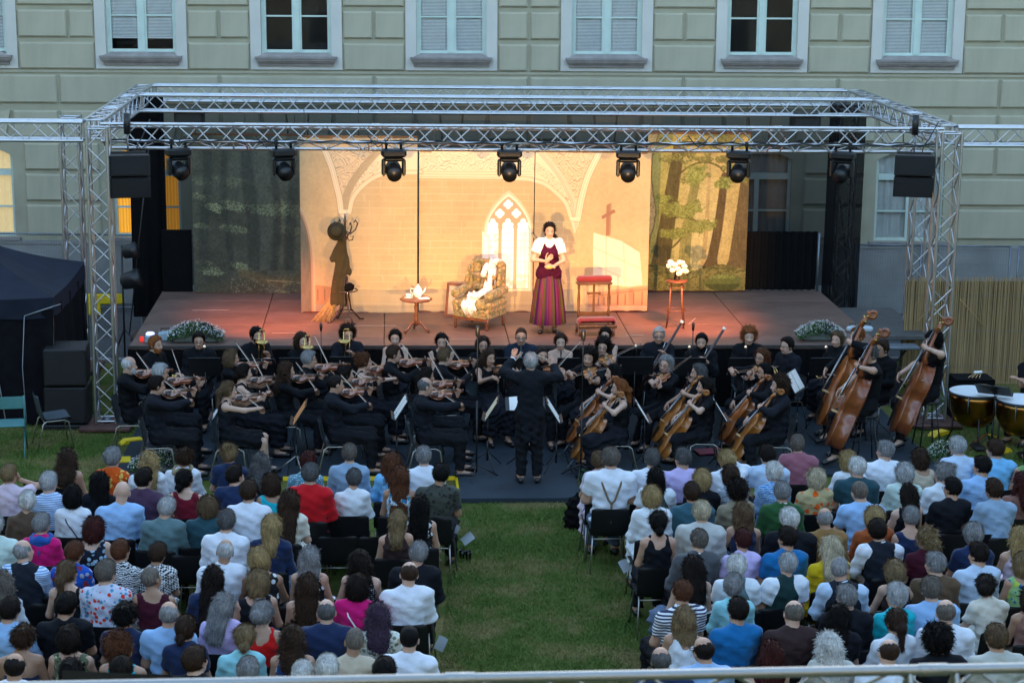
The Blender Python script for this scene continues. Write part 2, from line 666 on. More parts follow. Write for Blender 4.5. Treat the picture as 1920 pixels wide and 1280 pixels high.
regs = []
def px_quad(pts): return [[*at(x, y, 0)[:2], 0] for x, y in pts]
regs.append(blades(70000, px_quad([(820, 1290), (1260, 1290), (1095, 935), (855, 935)]), .015, .045))
regs.append(blades(26000, px_quad([(-10, 905), (260, 905), (250, 770), (-10, 770)]), .015, .045))
regs.append(blades(18000, px_quad([(1700, 870), (1940, 880), (1940, 740), (1690, 740)]), .015, .045))
V = np.concatenate(regs)
g = npmesh('grass', V, np.arange(len(V)).reshape(-1, 3), smooth=False)
tag(link('grass', g, None, GRASSBLADE), 'short green lawn grass in the aisle and around the stage', 'grass', kind='stuff')

# ------------------------------------------------------------------ the palace facade
WD = 37.0
P0 = np.array([math.sin(YAW), math.cos(YAW), 0]) * WD
bld = empty('palace_building', label='khaki stucco palace facade with rusticated blocks and tall windows behind the stage', cat='building')
bld.matrix_world = Matrix.Translation(P0) @ Matrix.Rotation(-YAW, 4, 'Z') @ Matrix.Rotation(-.0077, 4, 'Y')
UC = [-13.4, -10.35] + [-7.11 + 2.96 * k for k in range(6)] + [10.93, 13.98]
OW, OZ0, OZ1 = .675, 4.91, 7.15            # upper opening
GW, GZ0, GZ1, GZC = .66, 1.37, 2.95, 3.16  # ground floor opening, arch
TH = .5


def wbox(mb, u0, u1, z0, z1, y0=0., y1=TH):
    mb.box(((u0 + u1) / 2, (y0 + y1) / 2, (z0 + z1) / 2), (u1 - u0, y1 - y0, z1 - z0))


m = MB()
ub = [-18.] + sum([[c - OW, c + OW] for c in UC], []) + [18.]
for i in range(0, len(ub), 2): wbox(m, ub[i], ub[i + 1], OZ0, OZ1)
wbox(m, -18, 18, OZ1, 9.6)
ub = [-18.] + sum([[c - GW, c + GW] for c in UC], []) + [18.]
for i in range(0, len(ub), 2): wbox(m, ub[i], ub[i + 1], GZ0, GZC)
wbox(m, -18, 18, GZC, OZ0)
wbox(m, -18, 18, -.6, GZ0)
for c in UC:                                 # segmental arch soffits
    n = 8
    pts = [(c - GW + 2 * GW * i / n, GZ1 + (GZC - GZ1) * math.sin(PI * i / n) - .0) for i in range(n + 1)]
    for a, b in zip(pts, pts[1:]):
        V = [(a[0], 0.002, a[1]), (b[0], .002, b[1]), (b[0], .002, GZC), (a[0], .002, GZC), (a[0], .3, a[1]), (b[0], .3, b[1]), (b[0], .3, GZC), (a[0], .3, GZC)]
        m.add(V, [(0, 1, 2, 3), (0, 4, 5, 1)])
m.build('wall', STUCCO_J, bld)
m = MB(); wbox(m, -18, 18, -.6, 1.24, -.07, 0)
m.build('plinth', PLINTH, bld)
m = MB(); wbox(m, -18, 18, 1.24, 1.30, -.09, 0)
m.build('plinth_cap', PLINTH, bld)
m = MB(); wbox(m, -18, 18, 4.555, 4.60, -.025, 0)
m.build('string_course', STUCCO, bld)


def block_mesh(w, h, t=.055, b=.03):
    V = [(-w / 2, 0, -h / 2), (w / 2, 0, -h / 2), (w / 2, 0, h / 2), (-w / 2, 0, h / 2)]
    V += [(-w / 2, -t + b, -h / 2), (w / 2, -t + b, -h / 2), (w / 2, -t + b, h / 2), (-w / 2, -t + b, h / 2)]
    V += [(-w / 2 + b, -t, -h / 2 + b), (w / 2 - b, -t, -h / 2 + b), (w / 2 - b, -t, h / 2 - b), (-w / 2 + b, -t, h / 2 - b)]
    F = [(8, 9, 10, 11)] + [(i, (i + 1) % 4, 4 + (i + 1) % 4, 4 + i) for i in range(4)] + [(4 + i, 4 + (i + 1) % 4, 8 + (i + 1) % 4, 8 + i) for i in range(4)]
    return MB().add(V, F).mesh('stone_block')


BLK = {}


def block(u0, u1, z0, z1):
    k = (round(u1 - u0, 2), round(z1 - z0, 2))
    if k not in BLK: BLK[k] = block_mesh(*k)
    link('stone_block', BLK[k], bld, STUCCO, Matrix.Translation(((u0 + u1) / 2, 0, (z0 + z1) / 2)))


G = .05
piers = [(a + .90, b - .90) for a, b in zip(UC, UC[1:])]
for i, (a, b) in enumerate(piers):
    for r in range(5):
        z = 4.62 + .605 * r
        if r % 2 == 0 and i != 4: block(a, b, z, z + .51)
        else:
            mid = (a + b) / 2 if i not in (1,) else a + (b - a) * .66
            block(a, mid - G / 2, z, z + .51); block(mid + G / 2, b, z, z + .51)
mids = [(a + b) / 2 for a, b in piers]
for a, b in zip(mids, mids[1:]): block(a + G / 2, b - G / 2, 3.97, 4.51)
for i, (a, b) in enumerate(piers):
    for r, zt in enumerate((3.83, 3.2, 2.6, 2.0)):
        z0 = zt - .52 if r < 3 else 1.42
        if r == 0:
            a2, b2 = a - .18, b + .18
            mid = (a2 + b2) / 2
            block(a2, mid - G / 2, z0, zt); block(mid + G / 2, b2, z0, zt)
        elif r == 1 and i % 2 == 0 or r == 1:
            mid = (a + b) / 2
            block(a, mid - G / 2, z0, zt); block(mid + G / 2, b, z0, zt)
        else:
            block(a, b, z0, zt)
for c in UC:                                  # wedge stones above the ground floor windows
    for s0, s1 in ((-.68, -.24), (-.20, .20), (.24, .68)):
        V = []
        for t in (0, -.062):
            V += [(c + s0 * .82, t, 3.30), (c + s1 * .82, t, 3.30), (c + s1, t, 3.83), (c + s0, t, 3.83)]
        MB().add(V, [(4, 5, 6, 7), (0, 1, 5, 4), (1, 2, 6, 5), (2, 3, 7, 6), (3, 0, 4, 7)]).build('wedge_stone', STUCCO, bld)


def slab_frame(mb, u0, u1, z0, z1, w, y0, y1):
    wbox(mb, u0, u0 + w, z0, z1, y0, y1); wbox(mb, u1 - w, u1, z0, z1, y0, y1)
    wbox(mb, u0 + w, u1 - w, z0, z0 + w, y0, y1); wbox(mb, u0 + w, u1 - w, z1 - w, z1, y0, y1)


def slats(u0, u1, z0, z1, y):
    mb = MB()
    z = z0
    while z < z1:
        mb.add([(u0, y - .008, z), (u1, y - .008, z), (u1, y + .010, z + .019), (u0, y + .010, z + .019)], [(0, 1, 2, 3)])
        z += .027
    mb.box(((u0 + u1) / 2, y, z0 - .008), (u1 - u0, .02, .012))
    for q in (.12, .88): mb.box((u0 + (u1 - u0) * q, y - .011, (z0 + z1) / 2), (.006, .003, z1 - z0))
    return mb


BLIND_Z = {-2: 5.0, -1: 5.0, 0: 5.21, 2: 4.985, 3: 4.97, 5: 4.97, 6: 5.1}
CURT = mat('ochre_curtain', (.62, .30, .03), .9, bump=.3, emit=(1., .48, .05, .10), fn=lambda N, L, co: ramp(N, L, wave(N, L, co, 5, .6, 'X').outputs['Fac'], [(.1, (.75, .36, .04)), (.9, (.22, .10, .01))]))  # faint glow put into the cloth for a room lit from inside
PALEBL = mat('pale_roller_blind', (.60, .62, .62), .8, var=.08)
CREAMBL = mat('cream_roller_blind', (.62, .52, .30), .8, var=.08, emit=(1, .75, .4, .06))  # glows a little too, in place of room light behind it
for k, c in enumerate(UC):
    k -= 2
    # upper window
    win = MB()
    slab_frame(win, c - OW, c + OW, OZ0, OZ1, .055, .10, .20)
    wbox(win, c - .055, c + .055, OZ0 + .055, OZ1 - .055, .085, .20)
    w = win.build('window', FRAMEM, bld)
    sr = MB()                                  # flat pale surround
    for (u0, u1, z0, z1) in ((c - .875, c - OW, 4.63, 7.4), (c + OW, c + .875, 4.63, 7.4), (c - OW, c + OW, 4.63, OZ0), (c - OW, c + OW, OZ1, 7.4)):
        wbox(sr, u0, u1, z0, z1, -.045, .001)
    for s in (-1, 1): wbox(sr, c + s * (OW - .002) - .002, c + s * (OW - .002) + .002, OZ0, OZ1, -.044, .10)
    sr.build('window_surround', STUCCO_P, bld)
    sl = MB()
    for (hw, z0, z1, y) in ((.78, 4.845, 4.885, -.20), (.765, 4.80, 4.845, -.175), (.74, 4.765, 4.80, -.14), (.72, 4.71, 4.765, -.10)):
        wbox(sl, c - hw, c + hw, z0, z1, y, -.043)
    sl.add([(c - .60, -.10, 4.945), (c + .60, -.10, 4.945), (c + .74, -.195, 4.886), (c - .74, -.195, 4.886), (c - .6, .1, 4.945), (c + .6, .1, 4.945)], [(3, 2, 1, 0), (0, 1, 5, 4)])
    sl.build('window_sill', SILLM, bld)
    for s in (-1, 1):
        u0, u1 = (c - OW + .055, c - .055) if s < 0 else (c + .055, c + OW - .055)
        fr = MB(); slab_frame(fr, u0, u1, OZ0 + .055, OZ1 - .055, .035, .115, .17)
        for zz in (5.62, 6.36): wbox(fr, u0 + .035, u1 - .035, zz, zz + .03, .118, .165)
        fr.build('casement', FRAMEM, w)
        zs = [OZ0 + .09, 5.62, 5.65, 6.36, 6.39, OZ1 - .09]
        for a, b in ((0, 1), (2, 3), (4, 5)):
            p = MB(); p.add([(u0 + .035, .14, zs[a]), (u1 - .035, .14, zs[a]), (u1 - .035, .14, zs[b]), (u0 + .035, .14, zs[b])], [(0, 1, 2, 3)])
            p.build('pane', GLASS, w)
        if k in BLIND_Z:
            slats(u0 + .02, u1 - .02, BLIND_Z[k], OZ1 - .08, .185).build('blind', BLINDM, w, kind='stuff')
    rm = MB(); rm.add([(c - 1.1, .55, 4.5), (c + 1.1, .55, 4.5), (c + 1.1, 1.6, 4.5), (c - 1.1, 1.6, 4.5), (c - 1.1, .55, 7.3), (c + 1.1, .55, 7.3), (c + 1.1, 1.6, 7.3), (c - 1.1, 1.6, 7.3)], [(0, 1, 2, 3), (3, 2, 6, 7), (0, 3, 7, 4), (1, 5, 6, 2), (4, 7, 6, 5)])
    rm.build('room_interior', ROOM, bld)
    # ground floor window
    gw = MB()
    slab_frame(gw, c - GW, c + GW, GZ0, GZ1 + .16, .06, .09, .2)
    wbox(gw, c - GW + .06, c + GW - .06, 2.56, 2.68, .075, .19)
    wbox(gw, c - .045, c + .045, GZ0 + .06, 2.56, .08, .19)
    for zz in (1.93,): wbox(gw, c - GW + .06, c + GW - .06, zz, zz + .035, .1, .17)
    w = gw.build('window', FRAMEM, bld)
    sl = MB(); wbox(sl, c - GW - .1, c + GW + .1, GZ0 - .07, GZ0 - .001, -.11, .09)
    sl.build('window_sill', SILLM, bld)
    for (u0, u1, z0, z1) in ((c - GW + .06, c - .045, GZ0 + .06, 1.93), (c + .045, c + GW - .06, GZ0 + .06, 1.93), (c - GW + .06, c - .045, 1.965, 2.56), (c + .045, c + GW - .06, 1.965, 2.56), (c - GW + .06, c + GW - .06, 2.68, GZ1 + .1)):
        p = MB(); p.add([(u0, .14, z0), (u1, .14, z0), (u1, .14, z1), (u0, .14, z1)], [(0, 1, 2, 3)])
        p.build('pane', GLASS, w)
    cm = {-1: CREAMBL, -2: CREAMBL, 0: CURT}.get(k, PALEBL)
    cu = MB(); cu.sheet(lambda a, b: (c - GW + 2 * GW * a, .24 + .02 * math.sin(a * 60), GZ0 + (GZC - GZ0) * b), 90, 1)
    cu.build('curtain', cm, w)

# ------------------------------------------------------------------ stage
SX0, SX1, SY0, SY1, SZ = -4.0, 7.73, 29.05, 33.62, 1.0


def deck_fn(N, L, co):
    a = noise(N, L, co, 1.3, 6, .65)
    b = noise(N, L, mapping(N, L, co, (.6, 7, 1)), 4, 5, .7)
    mx = N.new('ShaderNodeMixRGB'); mx.blend_type = 'MULTIPLY'; mx.inputs[0].default_value = .9
    L.new(ramp(N, L, a.outputs['Fac'], [(.3, (.13, .080, .060)), (.7, (.19, .120, .092))]), mx.inputs[1])
    L.new(ramp(N, L, b.outputs['Fac'], [(.35, (.7, .7, .7)), (.6, (1, 1, 1)), (.74, (1.5, 1.45, 1.4))]), mx.inputs[2])
    return mx.outputs[0]


DECKM = [mat('stage_deck_plywood_%d' % i, (.1, .07, .06), .5 + .08 * i, spec=.35, bump=.15, bscale=90, fn=deck_fn) for i in range(2)]
stage = empty('stage_platform', (SX0, SY0, 0), label='long raised brown stage platform with black skirt under the aluminium roof', cat='stage')
xs = list(np.arange(SX0, SX1, 1.955)) + [SX1]
ys = [SY0, SY0 + .62, SY0 + 1.6, SY0 + 2.6, SY0 + 3.6, SY1]
k = 0
for i in range(len(xs) - 1):
    if xs[i + 1] - xs[i] < .2: continue
    for j in range(len(ys) - 1):
        d = MB(); dx, dy = xs[i + 1] - xs[i] - .012, ys[j + 1] - ys[j] - .012
        d.bev((0, 0, 0), (dx, dy, .06), .004)
        o = d.build('deck_panel', DECKM[(i * 3 + j) % 2], stage, Matrix.Translation(((xs[i] + xs[i + 1]) / 2 - SX0, (ys[j] + ys[j + 1]) / 2 - SY0, SZ - .03 + random.uniform(-.002, .002))))
m = MB(); m.box(((SX1 - SX0) / 2, (SY1 - SY0) / 2, SZ - .075), (SX1 - SX0 - .06, SY1 - SY0 - .06, .03))
m.build('deck_underframe', BLACKMETAL, stage)
m = MB()
m.sheet(lambda a, b: ((SX1 - SX0) * a, -.012 + .018 * math.sin(a * 420) * (1 - b * .6), (SZ - .06) * b), 900, 1)
m.sheet(lambda a, b: (-.012 + .018 * math.sin(a * 150) * (1 - b * .6), (SY1 - SY0) * (1 - a), (SZ - .06) * b), 300, 1)
m.sheet(lambda a, b: (SX1 - SX0 + .012 + .018 * math.sin(a * 150) * (1 - b * .6), (SY1 - SY0) * a, (SZ - .06) * b), 300, 1)
m.build('skirt', BLACKCLOTH, stage)
m = MB(); m.box(((SX1 - SX0) / 2, -.012, SZ - .012), (SX1 - SX0 + .03, .03, .05))
m.build('front_edge', mat('deck_edge', (.05, .04, .035), .6, bump=.2), stage)
# scuffs and tape marks on the boards
TAPE = mat('pale_floor_tape', (.5, .45, .38), .7, var=.2, vscale=30)
for (x, y, l, w_, r) in ((-.7, 31.05, .10, .012, .5), (-1.62, 30.0, .5, .008, .05), (-2.9, 30.3, .4, .012, .02), (-.35, 30.55, .9, .012, 0), (.0, 29.9, .35, .012, 1.57), (2.1, 29.9, .4, .01, 1.3), (3.9, 29.8, .3, .01, .1), (5.0, 30.9, .5, .008, 1.2), (-3.0, 31.8, .6, .008, .03), (1.1, 29.5, .5, .008, 0.02)):
    m = MB(); m.box((0, 0, 0), (l, w_, .003), rz=r)
    m.build('tape_mark', TAPE, stage, Matrix.Translation((x - SX0, y - SY0, SZ + .005)))
# lower wing deck to the right
ext = empty('side_deck', (7.78, 30.2, 0), label='low grey side deck joined to the right end of the stage', cat='platform')
MB().bev((.5, 1.15, .87), (1.0, 2.3, .08), .01).build('deck_panel', mat('grey_deck', (.07, .068, .066), .6, var=.2, bump=.2), ext)
for (x, y) in ((.06, .06), (.94, .06), (.06, 2.24), (.94, 2.24)):
    MB().tube([(x, y, 0), (x, y, .83)], .024, 8).build('leg', STEEL, ext)

# ------------------------------------------------------------------ orchestra floor
CARPET = mat('dark_teal_floor_covering', (.020, .030, .040), .8, spec=.25, var=.3, vscale=1.2, bump=.4, bscale=120)
orch = empty('orchestra_platform', (0, 25, 0), label='flat dark blue floor covering under the seated orchestra', cat='platform', kind='structure')
PXs = [-3.75, -1.4, .93, 2.5, 4.6, 6.6, 7.7]
PYs = [25.2, 26.4, 27.6, 28.95]
for i in range(6):
    for j in range(3):
        d = MB(); d.bev((0, 0, 0), (PXs[i + 1] - PXs[i] - .01, PYs[j + 1] - PYs[j] - .01, .04), .004)
        d.build('floor_panel', CARPET, orch, Matrix.Translation(((PXs[i] + PXs[i + 1]) / 2, (PYs[j] + PYs[j + 1]) / 2 - 25, .024 + random.uniform(0, .003))))
d = MB(); d.bev((1.72, 24.62 - 25, .04), (1.6, 1.1, .07), .006); d.build('podium', CARPET, orch)
for a, b in (((-1.45, 25.17), (.93, 25.15)), ((.9, 25.17), (.91, 24.2))):
    d = MB(); A, B = Vector((a[0], a[1] - 25, .03)), Vector((b[0], b[1] - 25, .03))
    d.box((A + B) / 2, ((B - A).length, .035, .05), rz=math.atan2((B - A).y, (B - A).x)); d.build('yellow_edge', YELLOW, orch)

# ------------------------------------------------------------------ added wings, out of view, standing in for the shaded courtyard
def wing(lab, centre, rz, width, height):
    r = empty('added_shade_wing', centre, rz, label=lab, cat='building', group='added shading wings round the courtyard')
    MB().box((0, 2, height / 2), (width, 4, height)).build('wall', STUCCO, r)
    MB().prism([(-.4, height), (4.4, height), (2, height + 2.2)], -width / 2, width / 2, M=Matrix(((0, 0, 1, 0), (1, 0, 0, 0), (0, 1, 0, 0), (0, 0, 0, 1)))).build('roof', mat('roof_tile', (.12, .05, .035), .85, var=.25, bump=.4), r)
    wm = MB().box((0, -.02, 0), (1.35, .06, 2.2)).mesh('window'); pm = MB().box((0, -.06, 0), (1.15, .02, 2.0)).mesh('pane')
    DG = mat('dark_window_glass', (.02, .022, .025), .08)
    for z in (2.4, 6.2, 10.):
        for i in range(int(width / 2.96)):
            w_ = link('window', wm, r, FRAMEM, Matrix.Translation((-width / 2 + 1.48 + 2.96 * i, 0, z))); link('pane', pm, w_, DG)


wing('added khaki wing behind the audience, unseen, shading the courtyard', (1, -9, 0), PI, 60, 12.5)
wing('added khaki wing on the left, unseen, shading the courtyard', (-21, 15, 0), PI / 2, 48, 12.5)
wing('added khaki wing on the right, unseen, shading the courtyard', (25, 15, 0), -PI / 2, 48, 12.5)
# ------------------------------------------------------------------ trusses
def truss(name, a, b, size=.27, lab='', grp=None, offs=None, step=.27, tower=False, up=(0, 0, 1), ALU=ALU):
    """box truss from a to b: four chords, zig-zag braces on the four sides"""
    a, b = Vector(a), Vector(b)
    d = (b - a); Ln = d.length; d.normalize()
    up = Vector(up); side = d.cross(up).normalized(); up = side.cross(d).normalized()
    root = empty(name, a, label=lab, cat='truss', group=grp)
    h = size / 2
    offs = offs or [(-h, h), (h, h), (h, -h), (-h, -h)]       # (side, up)
    C = [side * o[0] + up * o[1] for o in offs]
    cyl = unit_cyl(8)
    for c in C:
        link('chord', cyl, root, ALU, seg_matrix(c, c + d * Ln, .0245))
    n = max(2, int(round(Ln / step)))
    cyl6 = unit_cyl(6)
    for f in range(len(C)):
        p, q = C[f], C[(f + 1) % len(C)]
        for i in range(n):
            t0, t1 = Ln * i / n, Ln * (i + 1) / n
            s, e = (p, q) if (i + f) % 2 == 0 else (q, p)
            link('brace', cyl6, root, ALU, seg_matrix(s + d * t0, e + d * t1, .0095))
        for t in (.03, Ln - .03):
            link('end_brace', cyl6, root, ALU, seg_matrix(p + d * t, q + d * t, .014))
    k = 2.0
    t = k
    while t < Ln - .5 and not tower:                            # sleeves where two lengths are pinned together
        for c in C:
            link('coupler', cyl, root, ALU, seg_matrix(c + d * (t - .06), c + d * (t + .06), .029))
        for f in (0, 2):
            link('end_brace', cyl6, root, ALU, seg_matrix(C[f] + d * (t - .1), C[(f + 1) % len(C)] + d * (t - .1), .014))
            link('end_brace', cyl6, root, ALU, seg_matrix(C[f] + d * (t + .1), C[(f + 1) % len(C)] + d * (t + .1), .014))
        t += k
    return root


TZ = 4.36
XL, XR, YF, YB = -4.36, 8.45, 28.5, 34.75
g = 'trusses of the stage roof'
truss('truss_beam', (XL + .15, YF, TZ), (XR - .15, YF, TZ), lab='front horizontal aluminium truss of the stage roof carrying the moving head lamps', grp=g,
      offs=[(.14, .12), (-.16, .05), (-.18, -.27), (.14, -.13)])
truss('truss_beam', (XL + .15, 32.9, TZ), (XR - .15, 32.9, TZ), lab='middle crosswise aluminium truss of the stage roof', grp=g)
truss('truss_beam', (XL + .15, YB, TZ), (XR - .15, YB, TZ), lab='rear crosswise aluminium truss of the stage roof', grp=g)
truss('truss_beam', (XL, YF + .16, TZ), (XL, YB, TZ), lab='left lengthwise aluminium truss of the stage roof', grp=g)
truss('truss_beam', (XR, YF + .16, TZ), (XR, YB, TZ), lab='right lengthwise aluminium truss of the stage roof', grp=g)
truss('truss_beam', (XL - .16, YF + .3, TZ - .03), (XL - 3.2, YF + .3, TZ - .03), lab='aluminium truss reaching left out of the picture from the front tower', grp=g)
truss('truss_beam', (XR + .16, YF + .3, TZ - .03), (XR + 3.2, YF + .3, TZ - .03), lab='aluminium truss reaching right out of the picture from the front tower', grp=g)
tw = 'truss towers of the stage roof'
BASE = mat('tower_base_plate', (.10, .045, .035), .7, .2, var=.3)
for (x, y, lab, h) in ((XL + .16, 28.0, 'front left aluminium truss tower beside the black loudspeaker stack', TZ + .13), (XR - .16, 28.0, 'front right aluminium truss tower in front of the reed fence', TZ + .13),
                       (-5.2, 31.7, 'rear aluminium truss tower behind the black tent', TZ - .1), (8.85, 31.3, 'rear aluminium truss tower at the left end of the reed fence', TZ - .1)):
    t = truss('truss_tower', (x, y, .1), (x, y, h), .29, lab, tw, tower=True, up=(0, 1, 0), step=.3)
    MB().bev((0, 0, -.05), (.75, .75, .05), .01).build('base_plate', BASE, t)
    MB().tube([(0, 0, -.03), (0, 0, .06)], .05, 10).build('base_screw', STEEL, t)
for (x, y, lab) in ((-4.28, 34.2, 'rear left truss tower wrapped in black cloth behind the stage'), (8.25, 34.2, 'rear right truss tower wrapped in black see-through cloth behind the stage')):
    t = truss('truss_tower', (x, y, .1), (x, y, TZ - .15), .29, lab, tw, tower=True, up=(0, 1, 0), step=.3)
    MB().bev((0, 0, -.05), (.7, .7, .05), .01).build('base_plate', BASE, t)
    w = MB(); hw = .27
    ring = [(-hw, -hw), (hw, -hw), (hw, hw), (-hw, hw), (-hw, -hw)]

    def wrap(a, b, ring=ring):
        i = min(int(a * 4), 3); f = a * 4 - i
        p = [ring[i][q] + (ring[i + 1][q] - ring[i][q]) * f for q in (0, 1)]
        s = 1 + .06 * math.sin(a * 70) * (1 - .4 * b)
        return (p[0] * s, p[1] * s, .35 + (TZ - .5) * b)
    w.sheet(wrap, 80, 1)
    w.build('cloth_wrap', SCRIM if x > 0 else BLACKCLOTH, t)
# brace rope from the right roof corner to the ground
MB().tube([(7.9, 33.9, 3.9), (8.75, 35.2, .2)], .012, 6).build('brace_rope', BLACKMETAL, label='dark bracing strap slanting down behind the right front tower', cat='strap')
MB().tube([(-4.1, 33.0, 3.6), (-4.55, 33.2, .3)], .012, 6).build('brace_rope', BLACKMETAL, label='dark bracing strap slanting down beside the left front tower', cat='strap')

# foreground truss low in the picture
A, B = at(-60, 1289, 4.42), at(1980, 1250, 4.42)
fr = truss('truss_beam', A, B, .30, 'aluminium truss tube crossing the bottom edge of the picture', None, step=.36, offs=[(0, 0), (.14, -.25), (-.14, -.25)],
           ALU=mat('darker_truss_aluminium', (.36, .36, .34), .45, 1., var=.2, vscale=7))  # metal colour darkened so the near tube shows less bright

# ------------------------------------------------------------------ moving head lamps
MHM = mat('moving_head_shell', (.008, .0085, .0095), .42, var=.2)
FANM = mat('lamp_rear_grille', (.02, .026, .032), .35, .3)
LENS = mat('lamp_lens', (.8, .6, .35), .1, emit=(1., .7, .4, 8.))
mh_parts = {}


def mhead_meshes():
    b = MB(); b.bev((0, 0, -.06), (.37, .22, .12), .03); mh_parts['base'] = b.mesh('base')
    b = MB()
    for s in (-1, 1): b.tube([(s * .11, 0, 0), (s * .11, 0, .12)], .02, 8); b.box((s * .11, 0, .10), (.05, .07, .07))
    mh_parts['clamp'] = b.mesh('clamp')
    b = MB()
    b.bev((0, 0, -.15), (.30, .13, .07), .03)
    for s in (-1, 1): b.bev((s * .150, 0, -.27), (.055, .13, .25), .02)
    mh_parts['yoke'] = b.mesh('yoke')
    Rx = Matrix.Rotation(rad(90 + 18), 4, 'X')
    b = MB(); b.lathe([(.04, -.17), (.105, -.165), (.118, -.12), (.122, .02), (.105, .10), (.108, .14)], 20, M=Rx)
    mh_parts['head'] = b.mesh('head')
    b = MB(); b.lathe([(.085, -.178), (.09, -.166)], 18, M=Rx)
    for i in range(-2, 3): b.box((0, 0, 0), (.11, .006, .004), M=Matrix.Translation((0, 0, 0)) @ Rx @ Matrix.Translation((0, i * .026, -.181)))
    mh_parts['rear_grille'] = b.mesh('rear_grille')
    b = MB(); b.lathe([(.01, .137), (.09, .138)], 18, M=Rx); mh_parts['lens'] = b.mesh('lens')


mhead_meshes()


def moving_head(x, tgt, watts, col, cone, blend, lab, pan=0., y=28.40, z=4.13):
    r = empty('moving_head_lamp', (x, y, z), pan, label=lab, cat='stage lamp', group='moving head lamps under the front truss')
    for n in ('base', 'clamp', 'yoke'): link(n, mh_parts[n], r, MHM)
    hd = link('head', mh_parts['head'], r, MHM, Matrix.Translation((0, 0, -.33)))
    link('rear_grille', mh_parts['rear_grille'], hd, FANM)
    link('lens', mh_parts['lens'], hd, LENS if watts else FANM)
    if watts:
        l = bpy.data.lights.new('lamp_beam', 'SPOT'); l.energy = watts; l.color = col; l.spot_size = rad(cone); l.spot_blend = blend; l.shadow_soft_size = .16
        o = bpy.data.objects.new('lamp_beam', l); COL.objects.link(o)
        P = Vector((x, y + .22, z - .40)); D = Vector(tgt) - P
        o.location = P; o.rotation_euler = D.to_track_quat('-Z', 'Y').to_euler()
    return r


WARM, ORANGE = (1., .60, .28), (1., .25, .08)
FLOOR = (1., .42, .17)
mh = [(335, (.2, 30.4, 1.0), 58, FLOOR, 60, 1., 'first moving head lamp from the left, beside the black hanging loudspeaker', .5),
      (532, (-2.0, 30.9, 1.0), 270, ORANGE, 48, 1., 'second moving head lamp from the left, in front of the dark forest backdrop', .3),
      (738, (.6, 30.6, 1.0), 42, FLOOR, 70, 1., 'third moving head lamp from the left, above the round tea table', .1),
      (955, (1.9, 30.6, 1.0), 42, FLOOR, 70, 1., 'middle moving head lamp above the armchair', 0.),
      (1178, (3.2, 30.6, 1.0), 42, FLOOR, 70, 1., 'third moving head lamp from the right, above the wall cross', -.1),
      (1386, (4.9, 30.9, 1.0), 270, ORANGE, 48, 1., 'second moving head lamp from the right, in front of the golden forest backdrop', -.35),
      (1580, (4.6, 30.8, 1.0), 58, FLOOR, 60, 1., 'rightmost moving head lamp in front of the black see-through cloth', -.5)]
for (px, tg, w_, c_, cn, bl, lab, pan) in mh:
    moving_head(aty(px, 298, 28.4)[0], tg, w_, c_, cn, bl, lab, pan)

# hanging loudspeakers
PAM = mat('loudspeaker_paint', (.006, .006, .0065), .55, var=.2, bump=.3, bscale=150)
GRILL = mat('loudspeaker_grille', (.009, .009, .010), .6, .2, bump=.6, bscale=300)
for (px, lab, s) in ((242, 'black hanging loudspeaker pair at the left end of the front truss', 1), (1712, 'black hanging loudspeaker pair at the right end of the front truss', -1)):
    r = empty('hanging_loudspeaker', aty(px, 325, 28.15), s * rad(12), label=lab, cat='loudspeaker', group='hanging loudspeakers')
    for j, (tl, z) in enumerate(((.02, .14), (.16, -.16))):
        M_ = Matrix.Translation((0, 0, z)) @ Matrix.Rotation(tl, 4, 'X')
        c = MB(); c.prism([(-.29, -.2), (.29, -.2), (.22, .24), (-.22, .24)], -.148, .148)
        cab = c.build('cabinet', PAM, r, M_)
        MB().bev((0, -.205, 0), (.54, .012, .27), .005).build('grille', GRILL, cab)
    MB().box((0, .05, .30), (.5, .06, .03)).build('fly_bar', BLACKMETAL, r)
    MB().tube([(0, .05, .30), (0, .12, .62)], .012, 6).build('chain', STEEL, r)
    MB().tube([(0, .12, .56), (0, .12, .86)], .05, 8).build('hoist', BLACKMETAL, r)
    MB().tube([(.1, .1, .2), (.14, .1, .4), (.22, .2, .5), (.35, .3, .75)], .009, 5).build('cable', BLACKPLASTIC, r)
# cables drooping along the front truss
for i, px in enumerate((330, 480, 690, 1010, 1290, 1430)):
    p = aty(px, 262, 28.36)
    d = .14
    MB().tube([p + [0, 0, .06], p + [.06, -.02, -.02], p + [.15, -.02, -d + .03], p + [.26, -.02, -.03], p + [.33, 0, .05]], .009, 5).build(
        'lamp_cable', BLACKPLASTIC, label='black cable loop hanging from the front truss, number %s from the left' % ('one', 'two', 'three', 'four', 'five', 'six')[i], cat='cable', group='cable loops on the truss')
for x in (-3.4, 7.2):
    MB().bev((x, 33.0, 4.1), (.5, .35, .3), .05).build('cable_bundle', BLACKPLASTIC, label='black cable bundle on the %s end of the middle truss' % ('left' if x < 0 else 'right'), cat='cable')

# cable loom tied along the lower front chord
for k, (zz, rad_) in enumerate(((4.25, .011), (4.262, .008))):
    pts = [(XL + .3 + i * .16, YF - .165 + .02 * k, zz + .012 * math.sin(i * 1.9 + k) - .02 * abs(math.sin(i * .33 + k))) for i in range(78)]
    MB().tube(pts, rad_, 5).build('cable_loom', BLACKPLASTIC, label='%s black cable running along the front truss' % ('thick', 'thin')[k], cat='cable')

